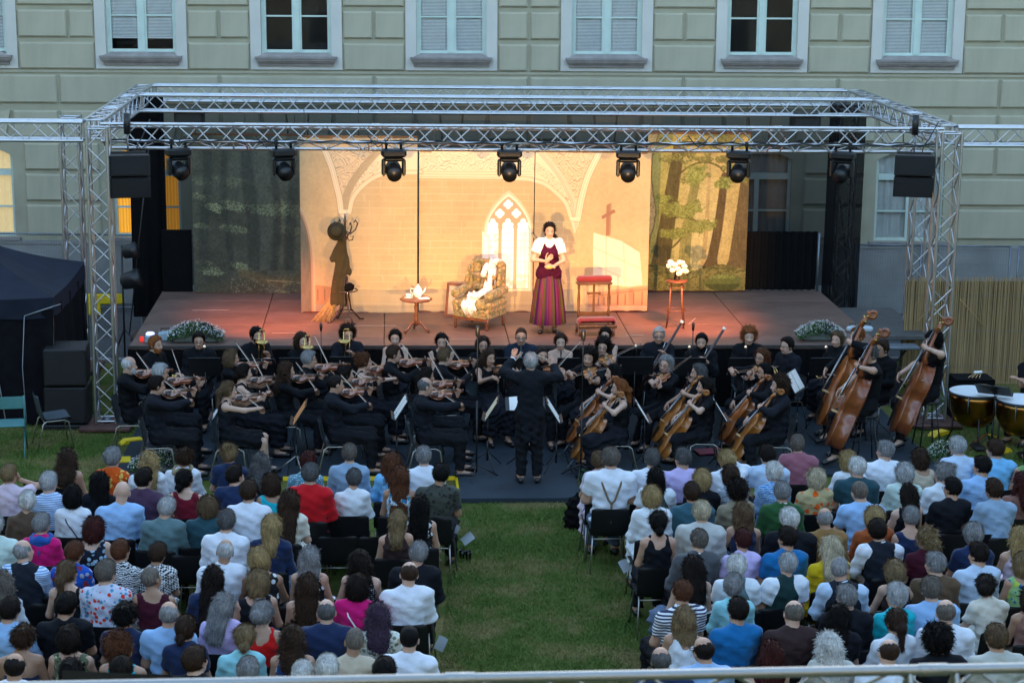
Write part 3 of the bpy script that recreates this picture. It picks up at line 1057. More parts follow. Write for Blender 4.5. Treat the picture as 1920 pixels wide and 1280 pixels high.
# added unseen profile spotlights stand in for the backdrop light; four shutters frame it
def added_profile_spot(Lp, energy, lab):
    Lp = Vector(Lp)
    crn = [Vector(c) for c in ((-1.62, 31.6, .98), (6.6, 32.9, .98), (6.6, 32.9, 3.98), (-1.62, 31.6, 3.98))]
    axis = ((crn[0] + crn[1] + crn[2] + crn[3]) / 4 - Lp).normalized()
    r = empty('added_profile_spotlight', Lp - axis * .35, label=lab, cat='stage lamp', group='added profile spotlights')
    r.rotation_euler = axis.to_track_quat('Y', 'Z').to_euler()
    MB().lathe([(.10, -.25), (.12, -.2), (.12, .1), (.09, .2), (.085, .33)], 16, M=Matrix.Rotation(rad(-90), 4, 'X'), caps=False).build('housing', MHM, r)
    MB().lathe([(.115, -.18), (.001, -.18)], 16, M=Matrix.Rotation(rad(-90), 4, 'X'), caps=False).build('rear_cap', MHM, r)
    MB().tube([(0, 0, .12), (0, 0, .36)], .02, 8).build('clamp', MHM, r)
    inv = (Matrix.Translation(Lp - axis * .35) @ axis.to_track_quat('Y', 'Z').to_matrix().to_4x4()).inverted()
    q_ = []
    for c in crn:
        d_ = (c - Lp); q_.append(Lp + d_ * (.30 / d_.dot(axis)))
    mid_ = (q_[0] + q_[1] + q_[2] + q_[3]) / 4
    for i in range(4):
        a, b = q_[i], q_[(i + 1) % 4]
        e = (b - a).normalized(); o_ = ((a + b) / 2 - mid_); o_ = (o_ - e * o_.dot(e)).normalized()
        n_ = axis * .0015 * (i + 1)
        V = [inv @ (v + n_) for v in (a - e * .2, b + e * .2, b + e * .2 + o_ * .2, a - e * .2 + o_ * .2)]
        MB().add(V, [(0, 1, 2, 3)]).build('shutter', MHM, r)
    l = bpy.data.lights.new('lamp_beam', 'SPOT'); l.energy = energy; l.color = (1., .57, .21); l.spot_size = rad(24); l.spot_blend = .85; l.shadow_soft_size = .003
    o = bpy.data.objects.new('lamp_beam', l); COL.objects.link(o); o.location = Lp
    o.rotation_euler = (Vector((2.7, 31.8, 2.1)) - Lp).to_track_quat('-Z', 'Y').to_euler()


added_profile_spot((-1.25, 7.75, 4.02), 3100, 'added left black profile spotlight under the foreground truss, unseen, lighting the backdrop')
added_profile_spot((3.3, 7.75, 4.02), 2100, 'added right black profile spotlight under the foreground truss, unseen, weakening backdrop shadows')  # second added spot, halves the shadows that the first one throws
# ------------------------------------------------------------------ printed backdrops (the print is a colour per mesh point)
def vnoise(x, y, seed=0):
    r = np.random.default_rng(seed).random((64, 64))
    xi, yi = np.floor(x).astype(int), np.floor(y).astype(int)
    fx, fy = x - xi, y - yi
    fx, fy = fx * fx * (3 - 2 * fx), fy * fy * (3 - 2 * fy)
    g = lambda a, b: r[a % 64, b % 64]
    return (g(xi, yi) * (1 - fx) + g(xi + 1, yi) * fx) * (1 - fy) + (g(xi, yi + 1) * (1 - fx) + g(xi + 1, yi + 1) * fx) * fy


def fbm(x, y, seed=0, o=4):
    s, a, t = 0, 1., 0
    for i in range(o):
        s = s + a * vnoise(x * 2 ** i + 17.3 * i, y * 2 ** i + 5.1 * i, seed + i); t += a; a *= .55
    return s / t


def smooth(pts, n=14):
    """Catmull-Rom through the points"""
    P = [np.array(p, float) for p in pts]
    P = [2 * P[0] - P[1]] + P + [2 * P[-1] - P[-2]]
    out = []
    for i in range(1, len(P) - 2):
        for t in np.linspace(0, 1, n, endpoint=False):
            a, b, c, d = P[i - 1], P[i], P[i + 1], P[i + 2]
            out.append(.5 * (2 * b + (c - a) * t + (2 * a - 5 * b + 4 * c - d) * t * t + (3 * b - a - 3 * c + d) * t ** 3))
    return np.array(out + [P[-2]])


def pdist(X, Y, pts):
    d = np.full(X.shape, 1e9)
    for a, b in zip(pts[:-1], pts[1:]):
        e = b - a
        t = np.clip(((X - a[0]) * e[0] + (Y - a[1]) * e[1]) / max(e @ e, 1e-9), 0, 1)
        d = np.minimum(d, np.hypot(X - a[0] - t * e[0], Y - a[1] - t * e[1]))
    return d


def inpoly(X, Y, pts):
    r = np.zeros(X.shape, bool)
    n = len(pts)
    for i in range(n):
        (x0, y0), (x1, y1) = pts[i], pts[(i + 1) % n]
        if y0 == y1: continue
        c = ((y0 > Y) != (y1 > Y)) & (X < (x1 - x0) * (Y - y0) / (y1 - y0) + x0)
        r ^= c
    return r


def put(I, mask, col, a=1.):
    mask = np.asarray(mask, float) * a
    I[:] = I * (1 - mask[..., None]) + np.array(col) * mask[..., None]


def soft(d, w, f=.8):
    return np.clip((w - d) / f + .5, 0, 1)


def scrolls(X, Y, seed, sc=.09):
    wx, wy = fbm(X * sc * .5, Y * sc * .5, seed, 2) * 9, fbm(X * sc * .5 + 31, Y * sc * .5, seed + 9, 2) * 9
    v = np.sin((X * sc * 2.3 + wx) * 1.1) + np.cos((Y * sc * 2.3 + wy) * 1.1)
    return np.clip(1 - np.abs(np.sin(v * 2.4)) * 1.7, 0, 1)


def paint_room(X, Y):
    I = np.empty(X.shape + (3,)); I[:] = (.57, .40, .215)
    # mottling of the printed plaster
    I *= (1 + .22 * (fbm(X * .03, Y * .03, 3) - .5) + .16 * (fbm(X * .25, Y * .25, 5, 2) - .5))[..., None]
    wall = (X > 652) & (X < 1074)
    put(I, wall, (.51, .365, .20), .5)
    row = np.floor((Y - 290) / 12.6)
    jy = np.abs(((Y - 290) / 12.6) % 1 - .5) > .455
    jx = np.abs(((X + row * 19.3 + 11 * np.sin(row * 2.1)) / 38.) % 1 - .5) > .485
    put(I, wall & (jy | jx), (.72, .56, .36), .42)
    tone = fbm(np.floor((X + row * 19.3) / 38.) * 7.7, row * 3.3, 8, 1) - .5
    I *= (1 + .09 * tone * wall)[..., None]
    put(I, wall & (Y < 560) & (X < 760), (.40, .36, .24), .35 * np.clip((760 - X) / 110, 0, 1))
    # skirting zone
    put(I, (Y > 545) & wall, (.36, .31, .215), .72)
    for yy, c in ((545.5, (.30, .25, .17)), (571, (.55, .45, .32)), (577, (.3, .25, .18)), (583, (.5, .42, .3))):
        put(I, soft(np.abs(Y - yy), .7) * wall, c, .6)
    CR, DK, MD = (.78, .63, .43), (.22, .13, .065), (.40, .275, .155)
    # vault ribs
    rA = smooth([(608, 280), (622, 316), (630, 347), (636, 373), (639, 400)])
    l1 = smooth([(712, 280), (689, 306), (663, 340), (648, 373), (645, 400)])
    l2 = smooth([(786, 325), (730, 326), (705, 332), (679, 350), (661, 373), (654, 400)])
    r1 = smooth([(1001, 280), (1035, 319), (1055, 350), (1071, 383), (1074, 410)])
    r2 = smooth([(960, 336), (988, 338), (1014, 345), (1035, 360), (1055, 381), (1066, 410)])
    rB = smooth([(1119, 280), (1096, 329), (1084, 373), (1078, 410)])
    bandL = inpoly(X, Y, [*l1, *l2[::-1], (786, 280)])
    bandR = inpoly(X, Y, [*r1, *r2[::-1], (960, 280)])
    top = (Y < 337) & (X > 780) & (X < 990)
    spL, spR = inpoly(X, Y, [*rA, *l1[::-1]]), inpoly(X, Y, [*r1, *rB[::-1]])
    for mk in (bandL, bandR, top): put(I, mk, CR, .85)
    for mk in (spL, spR): put(I, mk, (.66, .50, .31), .95)
    sw = scrolls(X, Y, 21); sw2 = scrolls(X, Y, 44, .16)
    put(I, (spL | spR) * sw, DK, .95)
    put(I, (spL | spR) * np.roll(sw, 2, 0), (.84, .70, .5), .5)
    mid = (pdist(X, Y, (l1[10:46] + l2[22:58]) / 2) < 9) & bandL | (pdist(X, Y, (r1[4:44] + r2[14:54]) / 2) < 8) & bandR
    put(I, mid * sw2, DK, .7)
    put(I, (top & (Y > 288) & (Y < 322)) * sw, DK, .8)
    put(I, (top & (Y > 288) & (Y < 322)) * np.roll(sw, 2, 0), (.92, .8, .62), .5)
    for yy in (324, 329, 334): put(I, soft(np.abs(Y - yy), .6) * top, MD, .6)
    put(I, soft(np.abs(Y - 338.5), 1.2) * top, DK, .4)
    for c, w in ((l1, 7), (r1, 6)):
        put(I, soft(pdist(X, Y, c), w), (.34, .27, .17) if c is l1 else (.66, .53, .37), .75)
    for c, ws in ((rA, 5.5), (rB, 6), (l2, 4.2), (r2, 4.2)):
        d = pdist(X, Y, c)
        put(I, soft(d, ws), CR); put(I, soft(np.abs(d - ws), .7), MD, .8); put(I, soft(np.abs(d - ws * .4), .5), MD, .55)
    for c in (l1, r1):
        d = pdist(X + (6 if c is l1 else -5), Y + 5, c)
        for q in (4, 8, 11): put(I, soft(np.abs(d - q), .6) * (bandL | bandR), MD, .7)
    for (cx, cy) in ((645, 399), (1073, 411)):
        put(I, (np.abs(X - cx) < 9) & (np.abs(Y - cy) < 4), CR); put(I, (np.abs(X - cx) < 9.5) & (np.abs(Y - cy - 4) < 1), DK, .6)
        h = (Y - cy - 4) / 22
        put(I, (h > 0) & (h < 1) & (np.abs(X - cx) < 7 * (1 - h) + 1), (.70, .57, .40)); put(I, (h > 0) & (h < 1) & (np.abs(X - cx - 2) < 4 * (1 - h)) & (np.sin(Y * 1.3) > 0), MD, .6)
    # side walls are smooth plaster
    put(I, soft(np.abs(X - 1076), 1.) * (Y > 434) * (Y < 548), (.43, .33, .22), .5)
    # gothic window
    def ogive(x, y, cx, hw, ytop, yspring):
        t = np.clip((yspring - y) / (yspring - ytop), 0, 1)
        return (np.abs(x - cx) < hw * np.cos(t * PI / 2) ** .78) & (y > ytop)
    fr = ogive(X, Y, 948.5, 46, 359, 436) & (Y < 549)
    put(I, fr, (.66, .52, .36)); put(I, ogive(X, Y, 948.5, 43, 365, 436) & (Y < 547), (.86, .73, .55))
    op = ogive(X, Y, 948.5, 40, 370, 436) & (Y < 545)
    put(I, op, (.50, .355, .225))
    W = (.97, .95, .9)
    light = np.zeros(X.shape, bool)
    for cx in (919.5, 948, 976.5):
        l = ogive(X, Y, cx, 11, 415, 434) & (Y < 543) & (Y > 426)
        for (dx, dy) in ((0, -4), (-5.2, 3), (5.2, 3), (0, 4)): l |= np.hypot(X - cx - dx, Y - 420 - dy) < 5.2
        light |= l & (np.abs(X - cx) < 11)
    for (cx, cy) in ((948, 384.5), (932.5, 401.5), (963.5, 401.5)):
        for (dx, dy) in ((0, -4.4), (0, 4.4), (4.4, 0), (-4.4, 0)): light |= np.hypot(X - cx - dx, Y - cy - dy) < 4.5
    light &= op
    put(I, light, W)
    put(I, light & (Y > 436) & ((np.abs((Y - 440) % 13) < .9) | (np.abs(np.abs(X - 976.5) - 4) < .5)), (.62, .47, .32), .5)
    put(I, light & (X < 936) & (Y > 440) & (fbm(X * .16, Y * .16, 12) > .55), (.55, .45, .28), .6)
    put(I, light & (Y > 515) & (fbm(X * .2, Y * .2, 15) > .5), (.72, .62, .4), .6)
    put(I, (X > 900) & (X < 914) & (Y > 434 + (X - 900) * .7) & (Y < 508), (.88, .76, .6)); put(I, (X > 902.5) & (X < 912) & (Y > 440 + (X - 900) * .7) & (Y < 505) & (np.abs((Y - 440) % 13) > 1), (.95, .9, .8))
    put(I, soft(np.abs(X - 934), 1.4) * (Y > 436) * (Y < 543), (.55, .4, .26)); put(I, soft(np.abs(X - 962), 1.6) * (Y > 425) * (Y < 543), (.55, .4, .26))
    # sunlight printed on the right wall, cross
    q = inpoly(X, Y, [(1108, 436), (1160, 452), (1196, 474), (1203, 541), (1109, 533)])
    put(I, q, (.86, .76, .58), .75)
    for (a, b) in (((1108, 464), (1205, 508)), ((1108, 496), (1205, 540)), ((1132, 440), (1134, 540)), ((1165, 450), (1170, 540))):
        put(I, soft(pdist(X, Y, np.array([a, b], float)), 1.6) * q, (.63, .51, .35), .7)
    put(I, inpoly(X, Y, [(1133, 384), (1141, 380), (1141, 440), (1136, 444)]), (.33, .22, .13), .8)
    put(I, inpoly(X, Y, [(1131, 385), (1138, 381), (1138, 441), (1131, 443)]), (.36, .17, .10)); put(I, inpoly(X, Y, [(1122, 405), (1146, 392), (1149, 398), (1124, 411)]), (.34, .16, .10))
    # panelled dado on the right and left
    t = np.clip((X - 1105) / 107, 0, 1)
    ytop = 550 - 14 * t
    da = (X > 1100) & (Y > ytop) & (Y < 583)
    put(I, da, (.43, .235, .14)); put(I, soft(np.abs(Y - ytop), 1.6) * (X > 1100), (.62, .36, .22)); put(I, soft(np.abs(Y - ytop - 8), .8) * (X > 1100), (.25, .13, .08))
    put(I, da & (Y > 576), (.55, .34, .22))
    for x0 in (1120, 1131, 1143, 1157, 1171, 1187, 1203): put(I, soft(np.abs(X - x0), 1.3) * (Y > ytop + 11) * (Y < 574), (.18, .12, .08), .9)
    le = (X > 588) & (X < 636) & (Y > 536 + (X - 588) * .12) & (Y < 572)
    put(I, le, (.42, .24, .13)); put(I, le & (np.abs((X - 594) % 13) < 1.6) & (Y > 544) & (Y < 566), (.22, .13, .08))
    put(I, (X > 588) & (X < 650) & (Y >= 572), (.36, .28, .19))
    # doorway arch at the left edge
    cv = smooth([(556, 384), (563, 390), (573, 408), (582, 438), (587, 476), (588.5, 530), (588.5, 600)])
    inner = inpoly(X, Y, [*cv, (540, 600), (540, 384)])
    put(I, inner, (.17, .155, .115)); put(I, inner * (fbm(X * .3, Y * .05, 7) > .5), (.21, .19, .14), .6)
    d = pdist(X, Y, cv)
    put(I, inner & (d < 6), (.44, .29, .18)); put(I, soft(np.abs(d - 6), .8) * inner, (.25, .15, .09)); put(I, soft(np.abs(d - 1), .8), (.6, .43, .28))
    return I


def paint_golden_forest(X, Y):
    I = np.empty(X.shape + (3,)); n = fbm(X * .03, Y * .03, 60)
    base = np.clip((X - 1225) / 120, 0, 1)[..., None]
    I[:] = np.array((.42, .36, .13)) * (1 - base) + np.array((.72, .47, .20)) * base
    glow = np.exp(-((X - 1310) / 42) ** 2 - ((Y - 420) / 90) ** 2)
    put(I, glow, (.88, .66, .36), .75)
    I *= (.8 + .42 * n)[..., None]
    f = fbm(X * .075, Y * .11, 70)

    def trunk(pts, w0, w1, col, edge):
        c = smooth(pts); d = pdist(X, Y, c)
        t = np.clip((Y - pts[0][1]) / (pts[-1][1] - pts[0][1]), 0, 1); w = w0 + (w1 - w0) * t + 5 * np.clip((t - .9) * 10, 0, 1)
        mk = soft(d, w) * (Y < pts[-1][1] + 2)
        bark = .75 + .6 * fbm(X * .35, Y * .05, 75, 3)
        I[:] = I * (1 - mk[..., None]) + (np.array(col) * bark[..., None]) * mk[..., None]
        put(I, soft(np.abs(d - w), .7) * (X > np.interp(Y, c[:, 1], c[:, 0])) * (Y < pts[-1][1]), edge, .5)
    trunk([(1324, 280), (1322, 400), (1318, 500)], 3, 4, (.60, .40, .2), (.7, .5, .3))
    trunk([(1300, 340), (1288, 420), (1283, 505)], 8, 11, (.36, .29, .12), (.8, .62, .34))
    trunk([(1268, 280), (1258, 360), (1250, 430), (1238, 515)], 10, 17, (.145, .105, .05), (.45, .34, .15))
    trunk([(1351, 330), (1343, 420), (1331, 500)], 6.5, 9.5, (.17, .105, .055), (.62, .38, .2))
    trunk([(1391, 300), (1386, 400), (1378, 505)], 8, 17, (.20, .125, .065), (.6, .4, .22))
    for pts in ([(1270, 327), (1290, 312), (1315, 305), (1338, 312), (1348, 322)], [(1290, 302), (1284, 292), (1300, 282)], [(1255, 412), (1275, 406), (1300, 412), (1320, 428)], [(1240, 470), (1262, 462), (1282, 440)]):
        put(I, soft(pdist(X, Y, smooth(pts)), 1.7), (.14, .10, .045), .9)
    can = (f > .50 + .35 * np.clip((Y - 300) / 60, 0, 1) - .12 * np.clip((X - 1290) / 60, 0, 1)) & (Y < 350)
    put(I, can, (.20, .165, .06), .85); put(I, can & (fbm(X * .3, Y * .4, 72) > .56), (.42, .36, .13), .7)
    for (cx, cy, rx, ry) in ((1275, 395, 55, 20), (1310, 425, 36, 18), (1262, 440, 40, 13), (1240, 375, 22, 12), (1300, 330, 26, 28), (1350, 345, 26, 14)):
        e = np.hypot((X - cx) / rx, (Y - cy + .2 * np.abs(X - cx)) / ry) + 1.1 * (fbm(X * .14, Y * .22, 80) - .5)
        put(I, soft(e, .72, .2), (.30, .29, .08), .85); put(I, (e < .62) & (fbm(X * .35, Y * .5, 81) > .55), (.52, .50, .18), .65); put(I, (e < .7) & (fbm(X * .3, Y * .4, 82) > .62), (.14, .14, .04), .6)
    g = Y > 500 + 6 * np.sin(X * .05)
    put(I, g, (.20, .165, .065), .9); put(I, g & (fbm(X * .12, Y * .3, 83) > .55), (.36, .28, .11), .7); put(I, g & (fbm(X * .2, Y * .4, 84) > .6), (.10, .09, .035), .7)
    rock = np.hypot((X - 1355) / 36, (Y - 528) / 17) + .35 * (fbm(X * .1, Y * .1, 85) - .5)
    put(I, soft(rock, .95, .1), (.17, .17, .06)); put(I, (rock < .9) & (Y < 520) & (fbm(X * .4, Y * .5, 86) > .45), (.36, .36, .12), .8); put(I, (rock < .93) & (Y > 530), (.09, .085, .035), .8)
    ed = 1228 + 7 * np.sin(Y * .035) - (Y - 280) * .045 + 5 * (fbm(Y * .1, X * 0, 88) - .5)
    put(I, X < ed, (.62, .44, .26)); bk = scrolls(X * .8, Y * .5, 91, .2)
    put(I, (X < ed) * bk, (.28, .17, .09), .75); put(I, soft(np.abs(X - ed), 1.1), (.25, .17, .09))
    return I * (.45 + .55 * fbm(X * .5, Y * .5, 93, 3) + .12 * fbm(X * .06, Y * .06, 94, 2))[..., None] * np.array((.86, .93, .78))


def paint_dark_forest(X, Y):
    I = np.empty(X.shape + (3,)); I[:] = (.105, .10, .078)
    I *= (.62 + .75 * fbm(X * .02, Y * .02, 101))[..., None]
    I *= (.85 + .5 * np.clip((X - 430) / 140, 0, 1))[..., None]
    for (cx, cy, rx, ry, b) in ((375, 368, 20, 7, .6), (400, 388, 20, 9, 1.), (438, 385, 26, 10, .75), (508, 392, 50, 12, .75), (540, 390, 25, 16, .6), (375, 422, 17, 6, .7), (440, 428, 30, 8, .55), (448, 498, 20, 9, 1.25), (395, 507, 24, 9, .7), (378, 340, 18, 7, .35), (440, 340, 40, 10, .25), (545, 430, 24, 9, .3), (380, 490, 22, 6, .3), (530, 545, 12, 3, .8)):
        e = np.hypot((X - cx) / rx, (Y - cy - .12 * (X - cx)) / ry) + 1.2 * (fbm(X * .17, Y * .32, 110) - .5)
        lf = (fbm(X * .6, Y * 1.3, 111, 2) > .52)
        put(I, soft(e, .95, .3), (.14, .14, .08), .45 * min(b, 1)); put(I, (e < .9) & lf, (.40, .40, .24), min(.9, .8 * b))
    hl = 500 + 22 * np.sin((X - 360) * .017 + 1.2) + (X - 360) * .03
    put(I, (Y > hl + 8) & (X < 500), (.085, .08, .058), .8)
    put(I, soft(np.abs(Y - (514 + .09 * (X - 450) + 6 * np.sin(X * .04))), 9, 8) * (X > 445), (.17, .125, .07), .8)
    put(I, soft(np.abs(Y - (524 + .06 * (X - 500))), 1.2) * (X > 500) * (X < 548), (.46, .33, .18), .8)
    put(I, (Y > 520) & (X > 430) & (fbm(X * .35, Y * .6, 113, 2) > .70), (.34, .32, .2), .6)
    for (x0, w) in ((385, 9), (425, 6), (470, 12), (515, 7), (548, 10)): put(I, soft(np.abs(X - x0 - 6 * np.sin(Y * .02 + x0)), w, 6) * (Y < 505), (.045, .045, .042), .55)
    return I * (.55 + .6 * fbm(X * .3, Y * .3, 115, 3))[..., None] * np.array((1.2, 1.25, 1.1))


def print_mat(name, rough=.9):
    m = bpy.data.materials.new(name); m.use_nodes = True
    N, L = m.node_tree.nodes, m.node_tree.links
    b = N['Principled BSDF']; b.inputs['Roughness'].default_value = rough; b.inputs['Specular IOR Level'].default_value = .15
    a = N.new('ShaderNodeAttribute'); a.attribute_name = 'tint'
    L.new(a.outputs['Color'], b.inputs['Base Color'])
    tc = N.new('ShaderNodeTexCoord'); nz = noise(N, L, tc.outputs['Object'], 160, 2)
    bp = N.new('ShaderNodeBump'); bp.inputs['Strength'].default_value = .15; bp.inputs['Distance'].default_value = .005
    L.new(nz.outputs['Fac'], bp.inputs['Height']); L.new(bp.outputs['Normal'], b.inputs['Normal'])
    return m


PRINT = print_mat('printed_canvas')


def backdrop(name, fn, X0, X1, Y0, Y1, pw, pos, size, lab, wavef, cat='backdrop', grp=None):
    """canvas over design area X0..X1 x Y0..Y1; pos = lower left corner in metres, size in metres, pw = points per design unit"""
    nu, nv = int((X1 - X0) * pw), int((Y1 - Y0) * pw)
    gx, gy = np.meshgrid(np.linspace(X0, X1, nu), np.linspace(Y1, Y0, nv))
    I = np.clip(fn(gx, gy), .004, .95)
    U = (gx - X0) / (X1 - X0) * size[0]; Z = (Y1 - gy) / (Y1 - Y0) * size[1]
    Yd = wavef(U, Z)
    V = np.stack([U, Yd, Z], -1).reshape(-1, 3)
    k = np.arange(nu * nv).reshape(nv, nu)
    Q = np.stack([k[:-1, :-1], k[:-1, 1:], k[1:, 1:], k[1:, :-1]], -1).reshape(-1, 4)
    r = empty(name, pos, label=lab, cat=cat, group=grp)
    link('canvas', npmesh('canvas', V, Q, True, I.reshape(-1, 3)), r, PRINT)
    # back lining gives the cloth its thickness; top and bottom battens carry it
    kx, kz = np.linspace(0, size[0], 40), np.linspace(0, size[1], 12)
    GX, GZ = np.meshgrid(kx, kz)
    V = np.stack([GX, wavef(GX, GZ) + .012, GZ], -1).reshape(-1, 3)
    k = np.arange(480).reshape(12, 40)
    link('lining', npmesh('lining', V, np.stack([k[:-1, :-1], k[1:, :-1], k[1:, 1:], k[:-1, 1:]], -1).reshape(-1, 4)), r, BLACKCLOTH)
    MB().tube([(0, .02, -.0), (size[0], .02, -.0)], .016, 8).build('bottom_batten', WOODDK, r)
    MB().box((size[0] / 2, .03, size[1] + .01), (size[0], .03, .05)).build('top_batten', WOODDK, r)
    for x in (.08, size[0] / 2, size[0] - .08):
        MB().tube([(x, .03, size[1]), (x, .03, size[1] + .5)], .006, 5).build('hanging_cord', BLACKMETAL, r)
    return r


KX, KZ = 5.805 / 647, 2.735 / 305
RX = lambda X: -1.47 + (X - 565) * KX
fold = lambda s, a: (lambda U, Z: a * np.sin(U * 3.1 + s) + a * .5 * np.sin(U * 7.3 + 2 * s) * (1 - Z / 4) + .006 * np.sin(U * 19 + Z * 2))
gr = 'printed room backdrop cloths'
backdrop('painted_backdrop', paint_room, 564, 779.5, 262, 588, 1.25, (RX(564), 31.60, 1.005), (215.5 * KX, 326 * KZ), 'left cloth of the room backdrop, printed with a doorway arch and vault rib', fold(0, .02), grp=gr)
backdrop('painted_backdrop', paint_room, 783, 996, 287, 588, 1.4, (RX(783), 31.66, 1.005), (213 * KX, 301 * KZ), 'middle cloth of the room backdrop, printed with a pointed gothic window', fold(1.3, .018), grp=gr)
backdrop('painted_backdrop', paint_room, 997.5, 1213, 287, 586, 1.25, (RX(997.5), 31.64, 1.02), (215.5 * KX, 299 * KZ), 'right cloth of the room backdrop, printed with a wooden wall cross', fold(2.1, .018), grp=gr)
backdrop('painted_backdrop', paint_dark_forest, 360, 564, 255, 548, 1.0, (-3.42, 33.30, 1.005), (1.86, 2.76), 'dark forest backdrop at the left of the stage', fold(.4, .006), grp='printed forest backdrop cloths')
backdrop('painted_backdrop', paint_golden_forest, 1213, 1395, 255, 543, 1.3, (4.52, 33.42, 1.03), (1.82, 2.79), 'golden sunlit forest backdrop at the right of the stage', fold(1, .006), grp='printed forest backdrop cloths')

# black cloths round the back of the stage
m = MB(); m.sheet(lambda a, b: (-4.0 + 12.0 * a, .03 * math.sin(a * 130), .05 + 3.2 * b), 400, 1)
m.build('black_scrim_cloth', SCRIM, None, Matrix.Translation((0, 33.8, 1)), label='wide black see-through mesh cloth closing the rear of the stage', cat='curtain')
m = MB(); m.sheet(lambda a, b: (1.28 * a, .03 * math.sin(a * 60), 1.06 * b), 60, 1)
m.build('black_masking_cloth', BLACKCLOTH, None, Matrix.Translation((6.36, 33.56, 1.02)), label='low black masking cloth right of the golden forest backdrop', cat='curtain')
m = MB(); m.tube([(0, 0, 0), (0, 0, 1.06)], .02, 6)
m.build('masking_cloth_pole', STEEL, None, Matrix.Translation((7.66, 33.5, 1.0)), label='pale pole at the right edge of the low black masking cloth', cat='pole')
r = empty('black_flat_panel', (-3.72, 33.45, 1.0), label='black upright flat panel left of the dark forest backdrop', cat='panel')
MB().bev((0, 0, .55), (.52, .05, 1.1), .01).build('board', BLACKCLOTH, r)
MB().box((0, .06, .5), (.04, .06, 1.0)).build('rear_strut', BLACKMETAL, r)
# ------------------------------------------------------------------ things on the stage
def on_stage(px, py): p = at(px, py, SZ); return (p[0], p[1], SZ)


# coat stand with hat and coat
BENT = mat('bentwood', (.045, .018, .010), .4, coat=.3, var=.3)
p = on_stage(648, 602)
r = empty('coat_stand', p, label='dark bentwood coat stand with curled hooks and umbrella ring', cat='coat stand')
MB().lathe([(.022, .25), (.02, 1.2), (.024, 1.25), (.018, 1.6), (.024, 1.66), (.006, 1.78)], 10).build('pole', BENT, r)
for i in range(4):
    a = i * PI / 2 + .5; c, s = math.cos(a), math.sin(a)
    MB().tube([(c * .03, s * .03, .75), (c * .06, s * .06, .45), (c * .10, s * .10, .2), (c * .26, s * .26, .02), (c * .33, s * .33, .015)], .016, 7).build('leg', BENT, r)
    MB().tube([(c * q, s * q, z) for q, z in ((.01, 1.5), (.10, 1.44), (.19, 1.50), (.23, 1.60), (.19, 1.66), (.16, 1.62))], .012, 6).build('hook', BENT, r)
    a += .78; c, s = math.cos(a), math.sin(a)
    MB().tube([(c * q, s * q, z) for q, z in ((.01, 1.42), (.07, 1.34), (.13, 1.36), (.14, 1.42))], .010, 6).build('hook', BENT, r)
for z, q in ((.52, .2), (.16, .14)):
    MB().tube([(q * math.cos(t * PI / 8), q * math.sin(t * PI / 8), z) for t in range(16)], .012, 6, close=True).build('umbrella_ring', BENT, r)
MB().lathe([(.05, .50), (.13, .52), (.15, .60), (.11, .63)], 12).build('dark_glove_bundle', BLACKCLOTH, r)
h = empty('felt_hat', (p[0] - .13, p[1] - .20, SZ + 1.52), label='round dark green felt hat hanging on the coat stand', cat='hat')
FELT = mat('green_felt', (.035, .034, .022), .95, spec=.1, var=.2, bump=.4)
R_ = Matrix.Rotation(rad(78), 4, 'X') @ Matrix.Rotation(rad(-8), 4, 'Y')
MB().lathe([(.15, .0), (.153, .008), (.10, .012), (.098, .05), (.085, .10), (.03, .115), (.001, .11)], 22, M=R_).build('crown', FELT, h)
MB().lathe([(.101, .014), (.102, .04)], 22, M=R_, caps=False).build('hat_band', mat('hat_band', (.02, .018, .012), .8), h)
c = SDF(.04)
c.cone((0, 0, 1.28), (-.03, -.02, .95), .06, .075, 1.6); c.cone((-.03, -.02, .95), (-.07, -.04, .22), .075, .135, 1.6, cut=True); c.cone((-.03, 0, 1.22), (-.15, -.03, .98), .05, .06, 1.3); c.cone((.02, 0, 1.2), (.1, 0, .75), .05, .055, 1.3)
c.fn = lambda G, D: D + .013 * np.sin(G[..., 0] * 70 + 5 * np.sin(G[..., 2] * 4)) * np.clip(1.4 - G[..., 2], 0, 1)
V, Q = c.mesh(.016)
coat = empty('loden_coat', (p[0] - .05, p[1] - .08, SZ + .08), label='long olive green coat hanging from the coat stand', cat='coat')
OLIVE = mat('olive_loden', (.05, .038, .016), .95, spec=.1, sheen=.2, var=.2, bump=.3)
link('coat_body', npmesh('coat_body', V, Q), coat, OLIVE)
for z in (.45, .62, .79): MB().lathe([(.012, 0), (.012, .01)], 8, M=Matrix.Rotation(rad(90), 4, 'X')).build('button', WOODDK, coat, Matrix.Translation((-.115, -.13, z)))

# twig broom leaning on the stand
b0, b1 = Vector(on_stage(612, 602)) + Vector((0, 0, .02)), Vector(on_stage(650, 590)) + Vector((.02, 0, 1.0))
ax = (b1 - b0).normalized()
r = empty('twig_broom', b0, label='straw twig broom leaning against the coat stand', cat='broom')
STRAW = mat('straw', (.52, .36, .15), .8, var=.3, vscale=30)
MB().tube([ax * .45, ax * (b1 - b0).length], .013, 8).build('handle', mat('broom_stick', (.45, .28, .12), .6, var=.2), r)
m = MB()
for i in range(150):
    a, q = random.uniform(0, 2 * PI), random.random() ** .5
    e = Vector((math.cos(a) * .19 * q - .05, math.sin(a) * .10 * q, 0)) - ax * random.uniform(0, .05)
    e.z = max(e.z, -b0.z + SZ + .004)
    md = ax * .3 + Vector((math.cos(a) * .085 * q, math.sin(a) * .05 * q, 0))
    m.tube([ax * .62 + Vector((math.cos(a) * .018, math.sin(a) * .018, 0)), md, e], .0028, 3)
m.build('bristles', STRAW, r, kind='stuff')
MB().tube([ax * .50, ax * .56], .030, 10).build('binding', mat('broom_binding', (.2, .12, .05), .8), r)

